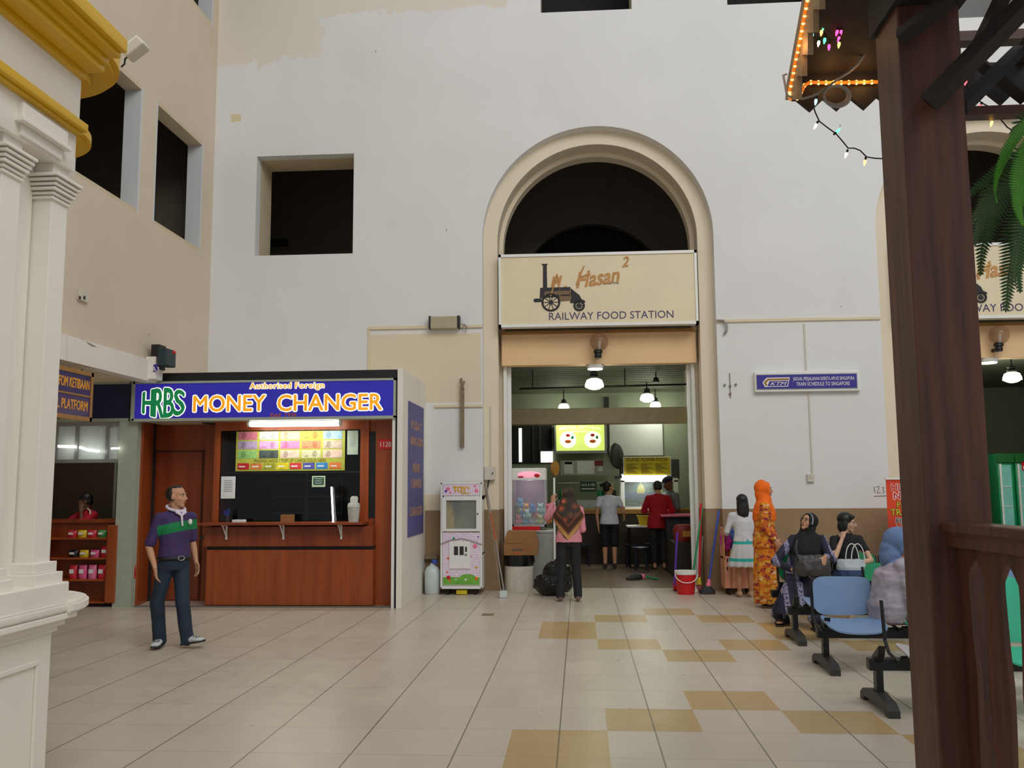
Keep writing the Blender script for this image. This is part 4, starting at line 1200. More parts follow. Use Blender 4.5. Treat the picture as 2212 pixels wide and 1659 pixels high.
for x in (x0 + .11, x1 - .11):
    for y in (Ym + .08, YW - .14): b.cyl((x - .015, y, .045), (x + .015, y, .045), .045, n=16); b.box((x - .02, y - .015, .04), (x + .02, y + .015, .09))
b.m('yellow_plastic').box((x0 + .24, Ym + .03, .01), (x0 + .4, Ym + .1, .07)); b.done('casters', t)

# counter block with the second machine just inside the doorway
tp_ = thing('white_post', 'slim white post with a round amber lamp at the end of the steel counter', 'post', P(1197, 1145, 14.93))
t = thing('steel_counter', 'low stainless steel counter block just inside the doorway', 'counter', (-.75, 15.4, 0))
Yq = 15.0; zq = P(1140, 1146, Yq).z
b = B('steel'); b.box((-1.05, Yq, .0), (P(1199, 1200, Yq).x, 15.8, zq - .03), .006); b.m('chrome'); b.box((-1.06, Yq - .02, zq - .04), (P(1200, 1200, Yq).x, 15.8, zq), .006); b.done('counter_body', t)
b = B('white_metal'); p = P(1197, 1145, Yq - .07); b.tube([V((p.x, p.y, 0)), P(1197, 1032, Yq - .07)], .018, 10); b.done('pole', tp_)
b = B('gold_frame'); p = P(1199, 1012, Yq - .05); b.lathe([(.02, -.03), (.12, -.02), (.12, .02), (.02, .03)], p, 20, (1, -.5, 0)); b.done('round_lamp', tp_, 40)
t = thing('plush_machine', 'purple lit claw machine holding soft toys inside the doorway', 'toy machine', (-.78, 15.3, zq))
x0, x1, zt_ = P(1106, 1100, Yq).x, P(1180, 1100, Yq).x, P(1140, 1011, Yq).z
b = B('white_metal'); b.box((x0, Yq, zt_ - .2), (x1, 15.6, zt_), .01); b.box((x0, 15.57, zq + .08), (x1, 15.6, zt_ - .2)); b.m('chrome')
for x in (x0, x1 - .03): b.box((x, Yq, zq + .06), (x + .03, Yq + .03, zt_ - .2)); b.box((x, 15.55, zq + .06), (x + .03, 15.58, zt_ - .2))
b.box((x0, Yq, zq + .06), (x1, 15.6, zq + .1)); b.done('cabinet', t)
b = B(plain('lit_pink_header', (230, 150, 170), .4, emit=(250, 170, 190), es=.6)); b.ell(P(1143, 1025, Yq - .0), .2, .012, .055, 18, 8); b.m('red'); b.ell(P(1160, 1027, Yq - .012), .05, .006, .03, 12, 6); b.ell(P(1125, 1030, Yq - .012), .05, .006, .014, 12, 6); b.done('header_sign', t, 50)
B('red').box((x0, Yq - .01, zq), (x0 + .46, 15.55, zq + .07), .006).done('base', t)
b = B(plain('mauve_lining', (120, 88, 116), .6, var=.1)); b.box((x0 + .03, 15.5, zq + .1), (x1 - .03, 15.55, zt_ - .2)); b.box((x0 + .03, Yq + .05, zq + .1), (x0 + .04, 15.5, zt_ - .2)); b.done('lining', t)
B('glass').box((x0 + .03, Yq + .005, zq + .1), (x1 - .03, Yq + .01, zt_ - .2)).done('front_pane', t)
lamp('plush_machine_glow', ((x0 + x1) / 2, 15.2, zt_ - .26), 2.2, (1, .85, .95), .05)
pc = [(220, 110, 130), (110, 170, 210), (230, 226, 220), (200, 190, 120), (220, 150, 90), (90, 130, 200), (180, 220, 220)]
for k in range(16):
    q = thing('plush_toy', ['rose pink', 'sky blue', 'cream white', 'olive yellow', 'orange', 'deep blue', 'pale aqua'][k % 7] + ' soft toy heaped inside the purple lit claw machine', 'soft toy', (x0 + .09 + .125 * (k % 5) + (.06 if k // 5 % 2 else 0) * .7, Yq + .1 + .1 * (k % 3), zq + .1 + .09 * (k // 5)), random.uniform(-.6, .6), 'soft toys in the claw machine')
    w0 = q.location.copy(); b = B(plain('plush_%d' % k, pc[k % 7], .9))
    b.ell(w0 + V((0, 0, .05)), .055, .05, .05, 12, 8); b.ell(w0 + V((0, -.03, .11)), .045, .042, .042, 12, 8)
    for s in (-1, 1): b.ell(w0 + V((s * .032, -.02, .15)), .016, .01, .018, 8, 6); b.ell(w0 + V((s * .05, -.04, .05)), .018, .018, .03, 8, 6)
    b.m('black')
    for s in (-1, 1): b.ell(w0 + V((s * .016, -.07, .118)), .005, .005, .005, 6, 4)
    b.done('toy_body', q, 60)

# ================================================================== THINGS BY THE DOORWAY, LEFT SIDE
c = P(934, 1285, 13.86)
t = thing('water_jug', 'milky plastic water jug with blue cap on the floor beside the toy machine', 'jug', (c.x, c.y, 0))
b = B('jug'); b.lathe([(.1, 0), (.115, .02), (.12, .2), (.118, .34), (.09, .40), (.04, .43), (.035, .46)], (c.x, c.y, 0), 24); b.done('jug_body', t, 40)
b = B('blue'); b.lathe([(.045, .455), (.045, .51), (.03, .515)], (c.x + .03, c.y, 0), 16); b.done('cap', t, 40)
b = B('rust'); q = P(930, 1203, YW); b.box((q.x - .1, YW - .1, q.z - .03), (q.x + .12, YW, q.z + .03), .008); tag(b.done('pipe_stub'), 'rusty pipe clamp on the brown dado above the water jug', 'pipe')


def pole_tool(name, label, cat, top, foot, r, mt, head=None):
    t = thing(name, label, cat, (foot.x, foot.y, 0))
    B(mt).tube([foot, top], r, 8).done('handle', t, 60)
    if head: head(t, foot, top)
    return t


def pan_head(mt):
    def f(t, foot, top):
        b = B(mt); b.box((foot.x - .02, foot.y - .14, 0.004), (foot.x + .2, foot.y + .02, .02)); b.box((foot.x - .02, foot.y - .0, .0), (foot.x + .2, foot.y + .02, .12)); b.box((foot.x - .02, foot.y - .14, 0), (foot.x, foot.y, .08)); b.box((foot.x + .19, foot.y - .14, 0), (foot.x + .2, foot.y, .08)); b.done('pan', t)
    return f


def broom_head(mt, collar, wd=.26, h=.16):
    def f(t, foot, top):
        b = B(mt)
        b.loft([((foot.x, foot.y, .005), (wd / 2, 0, 0), (0, .05, 0)), ((foot.x, foot.y, .05), (wd / 2 * .95, 0, 0), (0, .045, 0)), ((foot.x, foot.y, h), (.05, 0, 0), (0, .03, 0))], 16); b.done('bristles', t, 40)
        d = (top - foot).normalized(); p = foot + d * (h - .01)
        b = B(collar); b.tube([p - d * .02, p + d * .09], [.04, .022], 12); b.done('collar', t, 50)
    return f


f1 = V((P(1083, 1284, 13.45).x, 13.45, .02))
pole_tool('pole_dustpan', 'long thin pole with small grey scoop leaning beside the toy machine', 'dustpan', P(1047, 1045, 14.02), f1, .012, 'rust', lambda t, f, tp: B('jug').box((f.x - .02, f.y - .09, .003), (f.x + .09, f.y + .02, .1), .008).done('scoop', t))
pole_tool('mop_pole', 'second bare thin pole with orange band leaning beside the toy machine', 'pole', P(1051, 1052, 14.05), V((P(1090, 1276, 13.55).x, 13.6, .0)), .011, 'cable_grey', lambda t, f, tp: B('rust_orange').tube([f + (tp - f) * .5, f + (tp - f) * .75], .0125, 8).done('tape_band', t))

cb = V((P(1121, 1275, 14.3).x, 14.3, 0))
zt_ = P(1120, 1199, 14.2).z
t = thing('litter_bin', 'dirty white plastic bin lined with black polythene in the doorway', 'bin', (cb.x, 14.35, 0))
b = B('bin_white'); b.loft([((cb.x, 14.35, 0), (.21, 0, 0), (0, .17, 0)), ((cb.x, 14.35, zt_ - .06), (.225, 0, 0), (0, .19, 0))], 4 * 6)
b.done('bin_body', t, 40)
b = B('bag_black'); b.loft([((cb.x, 14.35, zt_ - .17), (.228, 0, 0), (0, .195, 0)), ((cb.x + .01, 14.35, zt_ - .12), (.245, 0, .02), (0, .205, 0)), ((cb.x, 14.35, zt_), (.24, 0, -.01), (0, .2, 0))], 22); b.done('liner', t, 40)
t = thing('carton', 'brown cardboard carton resting on top of the litter bin', 'carton', (cb.x, 14.35, zt_))
a, c = P(1089, 1199, 14.15), P(1160, 1148, 14.15)
b = B('cardboard'); b.prism([(a.x, zt_), (c.x, zt_), (c.x + .01, zt_ + .2), (c.x - .04, c.z), (a.x + .05, c.z + .005), (a.x - .005, zt_ + .18)], (0, 14.15, 0), XR, ZU, (0, .4, 0)); b.done('carton_body', t)
b = B('brown_letter'); b.box((a.x, 14.146, zt_ + .18), (a.x + .27, 14.149, zt_ + .19)); b.m('navy_letter').text('LAVINI', P(1118, 1190, 14.149), XR, ZU, .038, .16, depth=.003); b.m('rust_orange').text('102', P(1139, 1189, 14.149), XR, ZU, .05, .1, depth=.003, shear=.2); a_, c_ = P(1109, 1196, 14.149), P(1126, 1193, 14.149); b.box((a_.x, 14.146, a_.z), (c_.x, 14.149, c_.z)); b.done('print', t)

# ================================================================== CLEANING TOOLS AND INTERIOR OF THE FOOD HALL
c = V((P(1482, 1285, 13.9).x, 13.9, 0))
t = thing('bucket', 'red plastic bucket with a white rim standing in the doorway', 'bucket', c)
B('red').loft([(c, (.125, 0, 0), (0, .125, 0)), (c + V((0, 0, .30)), (.155, 0, 0), (0, .155, 0))], 28).done('bucket_body', t, 40)
b = B('white_paint'); b.loft([(c + V((0, 0, .295)), (.163, 0, 0), (0, .163, 0)), (c + V((0, 0, .345)), (.166, 0, 0), (0, .166, 0)), (c + V((0, 0, .346)), (.14, 0, 0), (0, .14, 0))], 28); b.done('rim', t, 40)
b = B('white_metal'); b.tube([c + V((.165 * math.cos(a), -.10 - .07 * math.sin(abs(a)), .3 - .12 * math.sin(a))) for a in [math.pi * k / 12 for k in range(13)]], .007, 6); b.done('bail_handle', t)

pole_tool('lobby_dustpan', 'purple handled red dustpan standing beside the red bucket', 'dustpan', P(1463, 1150, 14.5), V((P(1457, 1272, 14.4).x, 14.4, .05)), .017, 'purple', pan_head('red'))
pole_tool('green_mop', 'green handled mop leaning on the pier behind the red bucket', 'mop', P(1517, 1098, 14.3), V((P(1489, 1262, 14.1).x + .03, 14.1, .1)), .015, 'green', broom_head('bin_white', 'green', .2, .12))
pole_tool('red_broom', 'red handled broom leaning on the pier, bristles maroon', 'broom', P(1514, 1088, 14.3), V((P(1510, 1270, 14.15).x, 14.15, .04)), .017, 'red', broom_head('red_dark', 'yellow_plastic', .26, .1))
pole_tool('grey_brush', 'slim grey handled brush with yellow collar beside the red broom', 'brush', P(1518, 1158, 14.25), V((P(1509, 1262, 14.2).x, 14.22, .06)), .011, 'grey_metal', broom_head('red_dark', 'yellow_plastic', .14, .09))
pole_tool('blue_broom', 'blue handled broom with dark bristles leaning on the pier corner', 'broom', P(1553, 1103, 14.05), V((P(1528, 1281, 13.9).x, 13.9, .02)), .017, 'blue', broom_head('dark', 'pink', .24, .12))
c = PZ(1388, 1250, .03)
t = thing('fallen_broom', 'green handled broom lying flat on the doorway floor', 'broom', (c.x, c.y, 0))
a, e = PZ(1352, 1250, .03), PZ(1386, 1246, .04)
B('dark').tube([a, a + (e - a) * .4, e], [.015, .075, .05], 12).done('bristles', t, 50)
B('pink').tube([e, PZ(1393, 1245, .05)], [.055, .04], 12).done('collar', t, 50)
B('green').tube([PZ(1392, 1246, .04), PZ(1400, 1247, .03), PZ(1420, 1251, .02)], .016, 8).done('handle', t, 50)

# food counter along the back
Yc_ = 19.0
t = thing('food_counter', 'long food stall counter with brown front along the back of the hall', 'counter', (.9, 19.4, 0))
zc_ = P(1330, 1100, Yc_).z
xl, xr = P(1215, 1100, Yc_).x, 2.55
B('brown_base').box((xl, Yc_ + .05, 0), (xr, 19.9, zc_ - .1)).done('counter_front', t)
B('counter_edge').box((xl, Yc_, zc_ - .1), (xr, 19.9, zc_), .01).done('counter_top', t)
t = thing('display_case', 'glass food display case with a lit top rail on the counter', 'display case', P(1400, 1098, Yc_))
Yg = 19.15; x0, x1 = P(1341, 1060, Yg).x, P(1465, 1060, Yg).x; z1 = P(1400, 1038, Yg).z
b = B('white_metal')
for x in (x0, x1 - .08): b.box((x, Yg, zc_), (x + .08, Yg + .06, z1)); b.box((x, 19.75, zc_), (x + .08, 19.8, z1))
b.box((x0, Yg, z1 - .03), (x1, 19.8, z1 + .05)); b.box((x0, Yg, zc_), (x1, 19.8, zc_ + .04)); b.done('frame', t)
B('glass').box((x0 + .08, Yg + .02, zc_ + .04), (x1 - .08, Yg + .03, z1 - .03)).done('front_pane', t)
b = B(plain('teal_case_back', (96, 130, 126), .4, var=.15, scale=4)); b.box((x0 + .05, 19.7, zc_), (x1 - .05, 19.72, z1)); b.m('brown_base')
for k in range(4): b.ell((x0 + .25 + .27 * k, 19.45, zc_ + .1), .12, .12, .05, 14, 8)
b.m('ktm_blue'); b.box((x0 + .1, 19.5, zc_ + .2), (x1 - .1, 19.52, zc_ + .34)); b.done('trays', t, 40)
t = thing('case_tube', 'bright fluorescent tube along the top of the display case', 'light', P(1400, 1032, Yg))
b = B('lamp_white'); b.tube([P(1344, 1031, Yg - .02), P(1440, 1031, Yg - .02)], .04, 12); b.done('tube', t, 50); b = B('white_metal'); b.box(P(1342, 1028, Yg) + V((0, 0, .01)), P(1447, 1026, Yg) + V((0, .1, .03))); b.done('batten', t)
area('case_light', P(1400, 1034, Yg - .05), P(1400, 1300, Yg), 1.1, .1, 10, (.95, 1, .95))


def bananas(u, v, mt, lab):
    c = P(u, v, 19.3); t = thing('banana_bunch', lab, 'bananas', c)
    b = B('white_metal'); b.tube([c + V((0, 0, .26)), c + V((0, 0, .12))], .008, 6); b.done('hook', t)
    for k in range(5):
        a = (k - 2) * .42
        b = B(mt); b.tube([c + V((0, 0, .12)), c + V((math.sin(a) * .06, -.02, .04)), c + V((math.sin(a) * .09, -.02, -.04)), c + V((math.sin(a) * .08, -.01, -.1))], [.014, .024, .024, .010], 8); b.done('banana', t, 60)


bananas(1384, 1056, 'yellow_plastic', 'ripe banana bunch hung in the lit case beside the man in red'); bananas(1424, 1062, plain('green_banana', (176, 186, 60), .5), 'greenish banana bunch hung in the lit case before the man in grey')
t = thing('food_board', 'yellow menu board of a food stall above the display case', 'sign', P(1398, 1027, Yg))
a, c = P(1349, 1026, Yg), P(1447, 988, Yg)
B('white_metal').box((a.x - .02, Yg, a.z - .02), (c.x + .02, Yg + .08, c.z + .02)).done('board_frame', t)
B('yellow_board').box((a.x, Yg - .01, a.z), (c.x, Yg, c.z)).done('board_face', t)
b = B('black_letter'); b.text('ISLAND POWER FOOD', V(((a.x + c.x) / 2, Yg - .01, P(1398, 996, Yg).z)), XR, ZU, .075, (c.x - a.x) * .9, depth=.003); b.m('brown_letter')
for k in range(3):
    xx = a.x + .05 + k * (c.x - a.x - .06) / 3
    for r in range(7): b.box((xx, Yg - .013, a.z + .025 + r * .032), (xx + .25 - .06 * ((r * 7 + k * 3) % 3), Yg - .01, a.z + .038 + r * .032))
b.done('lettering', t)
# lit menu with two round plates
Yn = 20.6
t = thing('plate_menu', 'glowing menu light box with two round plates of food', 'sign', P(1253, 975, Yn))
a, c = P(1202, 974, Yn), P(1305, 916, Yn)
B('grey_metal').box((a.x - .04, Yn, a.z - .06), (c.x + .06, Yn + .25, c.z + .04)).done('case', t)
mm = plain('lit_menu_film', (190, 210, 110), .4, var=.12, scale=2, emit=(206, 220, 110), es=.9)
B(mm).box((a.x, Yn - .01, a.z), (c.x, Yn, c.z)).done('menu_face', t)
b = B(plain('lit_white_film', (240, 250, 215), .4, emit=(245, 255, 215), es=1.1))
xm, zm = (a.x + c.x) / 2, (a.z + c.z) / 2
for s in (-1, 1): b.lathe([(.19, 0), (.19, .012)], (xm + s * .28, Yn - .022, zm - .05), 28, (0, 1, 0))


def arcw(X, Y): return X, Y - .16 * X * X


b.text('SPECIAL SET MEAL', V((xm, Yn - .01, zm + .2)), XR, ZU, .07, .95, depth=.004, warp=arcw); b.done('lettering', t); b = B(b.mats[0])
b.text('SERVED DAILY', V((xm, Yn - .01, zm + .12)), XR, ZU, .05, .4, depth=.004); b.done('plate_pictures', t, 40)
for s in (-1, 1):
    for (dx, dz, rx, rz, mt) in ((0, .05, .05, .035, 'red'), (0, -.09, .075, .04, 'orange'), (.1, 0, .03, .04, 'green')):
        b = B(mt); b.ell((xm + s * .28 + dx, Yn - .024, zm + dz), rx, .006, rz, 12, 6); b.done('food_picture', t, 50)
b = B('paper'); a, c = P(1316, 985, 20.9), P(1431, 914, 20.9); b.box((a.x, 20.9, a.z), (c.x, 20.98, c.z), .006); tag(b.done('white_board'), 'large blank whitish board on the food hall back wall', 'board')
b = B('dark'); a, c = P(1306, 968, 20.9), P(1315, 858, 20.9); b.box((a.x, 20.85, a.z), (c.x, 20.98, c.z)); tag(b.done('dark_duct'), 'dark vertical duct between the plate menu and the white board', 'duct')
t = thing('notice_board', 'long pale notice shelf with papers under the plate menu', 'notice board', P(1265, 1026, 20.3))
b = B('pale_green_metal'); a, c = P(1211, 1027, 20.3), P(1325, 994, 20.3); b.box((a.x, 20.3, a.z), (c.x, 20.4, c.z)); b.done('board', t)
for (u0, v0, u1, v1, mt) in ((1218, 998, 1238, 1023, 'paper'), (1247, 996, 1284, 1024, 'paper'), (1284, 995, 1303, 1006, 'red_dark'), (1291, 1008, 1302, 1018, 'paper'), (1220, 998, 1236, 1003, 'red_dark')):
    b = B(mt); a, c = P(u0, v1, 20.29), P(u1, v0, 20.29); b.box((a.x, 20.285, a.z), (c.x, 20.3, c.z)); b.done('paper_sheet', t)
t = thing('green_notice', 'dark green notice with white letters standing on the counter shelf', 'notice', P(1270, 1061, 19.8))
a, c = P(1253, 1062, 19.8), P(1288, 1040, 19.8)
B('dark_green').box((a.x, 19.79, a.z), (c.x, 19.81, c.z)).done('notice_face', t)
b = B('white_paint'); b.text('NASI & MEE', V(((a.x + c.x) / 2, 19.79, a.z + .12)), XR, ZU, .055, .3, depth=.003); b.box((a.x + .03, 19.787, a.z + .05), (c.x - .03, 19.79, a.z + .07)); b.done('lettering', t)
t = thing('stall_shelf', 'cluttered shelf of jars behind the food stall counter', 'shelf', P(1280, 1095, 20.2))
b = B('steel'); a, c = P(1205, 1098, 20.0), P(1340, 1080, 20.0); b.box((a.x, 20.0, a.z), (c.x, 20.5, c.z)); b.box((a.x, 20.3, P(1270, 1042, 20.3).z - .02), (c.x, 20.5, P(1270, 1042, 20.3).z)); b.done('shelf_boards', t)
for k, u in enumerate((1213, 1222, 1232, 1296, 1306, 1316, 1326)):
    p = P(u, 1080, 20.2); j = B(['green', 'dark', 'jug', 'green', 'dark_green', 'green', 'dark'][k]); j.lathe([(.05, 0), (.06, .02), (.06, .18), (.03, .22)], (p.x, 20.2, p.z), 12); j.done('jar', t, 40)
t = thing('wall_fan', 'black wall fan standing on a bracket between the menu boards', 'fan', P(1338, 1000, 20.0))
p = P(1332, 985, 19.9)
b = B('black'); b.lathe([(.08, -.09), (.26, -.05), (.29, 0), (.26, .05), (.08, .09)], p, 24, (1, -.55, .1)); b.done('cage', t, 40)
b = B('black'); b.ell(p + V((.12, .1, -.1)), .1, .12, .1, 14, 8); b.tube([p + V((.1, .1, -.1)), p + V((.1, .1, -.45))], .04, 10); b.box(p + V((-.05, 0, -.5)), p + V((.25, .2, -.44))); b.done('motor_and_stand', t, 40)
b = B('dark'); a, c = P(1452, 1035, 19.9), P(1467, 992, 19.9); b.box((a.x, 19.9, a.z), (c.x, 20.1, c.z), .01); tag(b.done('wall_speaker'), 'tall dark loudspeaker box beside the yellow menu board', 'speaker')

# tables and stools
t = thing('dining_table', 'white topped dining table behind the two customers', 'table', (1.25, 18.3, 0))
zt_ = P(1385, 1136, 18.2).z
a, c = P(1355, 1140, 18.15), P(1418, 1136, 18.15)
B('white_paint').box((a.x, 18.15, zt_ - .03), (c.x, 18.75, zt_), .008).done('tabletop', t)
for x in (a.x + .05, c.x - .05):
    for y in (18.22, 18.67): B('black_metal').tube([(x, y, 0), (x, y, zt_ - .03)], .018, 8).done('leg', t)
t = thing('yellow_crate', 'yellow plastic crate on the white dining table', 'crate', P(1396, 1136, 18.1))
a, c = P(1380, 1136, 18.1), P(1412, 1114, 18.1); b = B('yellow_plastic'); b.prism([(a.x + .05, zt_), (c.x, zt_), (c.x + .02, c.z), (a.x, c.z)], (0, 18.3, 0), XR, ZU, (0, .35, 0)); b.box((a.x - .01, 18.29, c.z - .02), (c.x + .03, 18.66, c.z), .004); b.done('crate_body', t)


def stool(x, y, mt, lab):
    t = thing('stool', lab, 'stool', (x, y, 0), 0, 'dark stools in the food hall')
    B(mt).lathe([(.15, .40), (.17, .41), (.17, .44), (.15, .45)], (x, y, 0), 20).done('seat', t, 40)
    for k in range(4):
        a = math.pi / 4 + k * math.pi / 2
        B(mt).tube([(x + .11 * math.cos(a), y + .11 * math.sin(a), .41), (x + .16 * math.cos(a), y + .16 * math.sin(a), 0)], .016, 8).done('leg', t)
    return t


navy = plain('dark_navy_plastic', (34, 38, 60), .4)
p = PZ(1366, 1224); stool(p.x, p.y, navy, 'dark stool beside the woman in the white top')
p = PZ(1385, 1232); stool(p.x, p.y, navy, 'dark stool in front of the man in the red shirt')
p = PZ(1410, 1222); stool(p.x, p.y, navy, 'dark stool under the white dining table'); p = PZ(1262, 1222); stool(p.x, p.y, navy, 'navy stool just behind the woman in the patterned scarf')
t = thing('side_counter', 'dark side counter by the steel wall with a pink cloth top', 'counter', (2.3, 16.6, 0))
a = P(1452, 1118, 16.4)
B('brown_base').box((P(1455, 1150, 16.2).x, 16.2, 0), (2.6, 18.2, .62), .01).done('cabinet', t)
B('pink').box((P(1428, 1112, 17.4).x, 17.4, P(1450, 1112, 17.4).z - .04), (2.6, 18.2, P(1450, 1112, 17.4).z), .01).done('pink_top', t)
b = B('dark'); b.box((P(1440, 1112, 17.4).x, 17.5, .6), (2.58, 18.1, P(1450, 1112, 17.4).z - .04)); b.done('upper_box', t)
t = thing('red_basket', 'red plastic basket of goods on the dark side counter', 'basket', (2.35, 16.5, .62))
p = P(1477, 1140, 16.5); b = B(plain('dull_red_basket', (150, 46, 36), .5)); b.loft([((p.x, 16.5, .62), (.17, 0, 0), (0, .15, 0)), ((p.x, 16.5, .84), (.2, 0, 0), (0, .18, 0)), ((p.x, 16.5, .92), (.15, 0, 0), (0, .13, 0))], 20); b.done('basket_body', t, 40)
t = thing('orange_carton', 'small orange carton hung on the dark side counter front', 'carton', P(1485, 1158, 16.19)); a, c = P(1474, 1159, 16.19), P(1496, 1147, 16.19); b = B(plain('amber_card', (206, 140, 60), .5)); b.box((a.x, 16.1, a.z), (c.x, 16.2, c.z)); b.done('carton_body', t)

# drinks fridges in the far archway
for k, (u0, u1) in enumerate(((2157, 2196), (2196, 2245))):
    Yf = 16.6; x0, x1 = P(u0, 1050, Yf).x, P(u1, 1050, Yf).x; z1 = P(2180, 980, Yf).z
    t = thing('drinks_fridge', ['green framed glass drinks fridge next to the timber post', 'second green drinks fridge with a red and white price card'][k], 'fridge', ((x0 + x1) / 2, Yf + .3, 0), 0, 'drinks fridges in the far archway')
    B('green').box((x0, Yf, .05), (x1 - .02, Yf + .6, z1), .03).done('fridge_body', t, 40)
    B(plain('dark_green_header', (20, 96, 40), .4)).box((x0, Yf - .03, z1 - .16), (x1 - .02, Yf, z1), .01).done('header', t)
    b = B(plain('lit_fridge_glass', (110, 170, 160), .15, var=.2, scale=3, emit=(120, 190, 170), es=.15)); b.box((x0 + .06, Yf - .012, .3), (x1 - .08, Yf - .002, z1 - .2)); b.m('white_metal'); b.box((x0 + .03, Yf - .02, .28), (x0 + .06, Yf, z1 - .18)); b.done('glass_door', t)
    b = B('jug')
    for r in range(4): b.box((x0 + .07, Yf - .02, .5 + r * .35), (x1 - .09, Yf - .012, .52 + r * .35))
    b.done('shelf_edges', t)
    if k == 1: b = B('red'); b.box((x0 + .1, Yf - .03, z1 - .3), (x0 + .25, Yf - .02, z1 - .14)); b.m('paper').box((x0 + .12, Yf - .034, z1 - .28), (x0 + .23, Yf - .03, z1 - .22)); b.done('price_card', t)
lamp('far_hall_glow', (7.2, 16.0, 3.3), 14, (1, 1, .85), .2)

# ================================================================== RED BANNER AND PINK CART
Yr = 13.3
t = thing('roll_up_banner', 'tall red roll-up banner of bold lettering standing by the wall', 'banner', (P(1955, 1200, Yr).x, Yr, 0))
x0 = P(1917, 1100, Yr).x; x1 = x0 + .62; z1 = P(1930, 1036, Yr).z
rb = NT('red_orange_banner'); zz = rb.sep()[2]; rb.out(rb.ramp(rb.M('DIVIDE', zz, 1.75), [(.45, lin((150, 20, 26))), (.72, lin((224, 70, 22))), (.9, lin((226, 70, 24))), (1, lin((190, 24, 34)))]), .45)
B(rb.m).box((x0, Yr, .06), (x1, Yr + .01, z1)).done('banner_sheet', t)
b = B('white_metal'); b.box((x0 - .01, Yr - .015, z1), (x1 + .01, Yr + .02, z1 + .025)); b.box((x0 - .01, Yr - .1, 0), (x1 + .01, Yr + .1, .07), .01); b.tube([(x0 + .31, Yr + .05, .06), (x0 + .31, Yr + .04, z1)], .012); b.done('stand', t)
for s, v, mt, om, h, off in (('HIKMAH', 1059, 'red', 'white_paint', .095, .02), ('NEWS', 1078, 'red', 'white_paint', .1, .03), ('PACKAGE', 1096, 'yellow_plastic', 'dark_green', .08, .02), ('TRAVEL', 1113, 'yellow_plastic', 'dark_green', .09, .02), ('FISHING', 1131, 'dark', 'white_paint', .08, .02), ('HOLIDAY', 1147, 'dark', 'white_paint', .08, .02), ('SEA', 1161, 'dark', 'white_paint', .08, .02)):
    u = {'HIKMAH': 1926, 'NEWS': 1931, 'PACKAGE': 1938, 'TRAVEL': 1924, 'FISHING': 1936, 'HOLIDAY': 1938, 'SEA': 1945}[s]
    p = P(u, v, Yr)
    for mm_, o, l in ((om, off, 0), (mt, 0, .003)):
        b = B(mm_); b.text(s, V((p.x, Yr, p.z)), XR, ZU, h, None, 'l', bold=o * 4 if o else .02, depth=.003, lift=l); b.done('lettering' if l else 'letter_outline', t)

Yp = 13.75
x0, x1 = P(1563, 1200, Yp).x, P(1628, 1200, Yp).x; z1 = P(1590, 1185, Yp).z
t = thing('pink_cart', 'salmon pink wheeled cart with brass edges beside the arch pier', 'cart', ((x0 + x1) / 2, 13.95, 0))
b = B('pink_cart'); b.box((x0, Yp, .1), (x1, YW - .05, z1 - .12), .006); b.done('cart_body', t)
b = B('brass')
for x in (x0, x0 + .1, x1): b.box((x - .008, Yp - .012, .1), (x + .008, Yp, z1)); b.box((x - .008, Yp - .004, .1), (x + .008, Yp + .02, P(1590, 1140, Yp).z if x == x0 else z1))
b.done('brass_edges', t)
b = B('pink_cart'); b.box((x0, Yp, z1 - .15), (x0 + .02, YW - .05, P(1590, 1140, Yp).z)); b.done('raised_side', t)
b = B('orange'); b.box((x0 + .1, Yp - .02, z1 - .12), (x1 + .02, YW - .05, z1 - .06), .01); b.done('orange_tray', t)
b = B('dark'); b.box((x0 + .1, Yp, z1 - .06), (x1, YW - .06, z1), .01)
for v in (1210, 1228): q = P(1571, v, Yp); hb = B('dark'); hb.box((q.x - .01, Yp - .01, q.z - .025), (q.x + .01, Yp, q.z + .025)); hb.done('handle', t)
b.done('dark_tray', t)
b = B('rubber')
for x in (x0 + .08, x1 - .08):
    for y in (Yp + .06, YW - .12): b.cyl((x - .015, y, .045), (x + .015, y, .045), .045, n=14); b.box((x - .02, y - .012, .045), (x + .02, y + .012, .11))
b.done('casters', t)

# ================================================================== WAITING BENCHES
def curved_panel(b, c, wd, ht, n_tilt, bow, th=.012, rad=.09, ex=.0):
    """moulded plastic panel: centre c, width along X, height direction n_tilt (unit), bowed across its width"""
    n_tilt = V(n_tilt).normalized(); nrm = XR.cross(n_tilt)
    nx, nz = 16, 12
    for side in (0, 1):
        pass
    grid = []
    for s in (1, -1):
        lay = []
        for j in range(nz + 1):
            row = []
            for i in range(nx + 1):
                a, h = -1 + 2 * i / nx, -1 + 2 * j / nz
                # superellipse-like rounded corners
                k = (abs(a) ** 5 + abs(h) ** 5) ** (1 / 5) if (a or h) else 1
                mx = max(abs(a), abs(h))
                f = mx / k if k > 0 else 1
                x, z = a * f * wd / 2, h * f * ht / 2
                d = bow * (abs(a) ** 2) + ex * (h - 1) ** 2 * .25
                p = V(c) + XR * x + n_tilt * z + nrm * (-d + s * th / 2)
                row.append(p)
            lay.append(row)
        grid.append(lay)
    vs = [p for l in grid for r in l for p in r]; W = nx + 1; N = W * (nz + 1); fs = []
    for j in range(nz):
        for i in range(nx):
            a = j * W + i
            fs.append((a, a + 1, a + W + 1, a + W)); fs.append((N + a, N + a + W, N + a + W + 1, N + a + 1))
    rim = [i for i in range(W)] + [W * j + nx for j in range(1, nz + 1)] + [W * nz + i for i in range(nx - 1, -1, -1)] + [W * j for j in range(nz - 1, 0, -1)]
    for k in range(len(rim)):
        a, c2 = rim[k], rim[(k + 1) % len(rim)]
        fs.append((c2, a, a + N, c2 + N))
    b.raw(vs, fs)
    return b


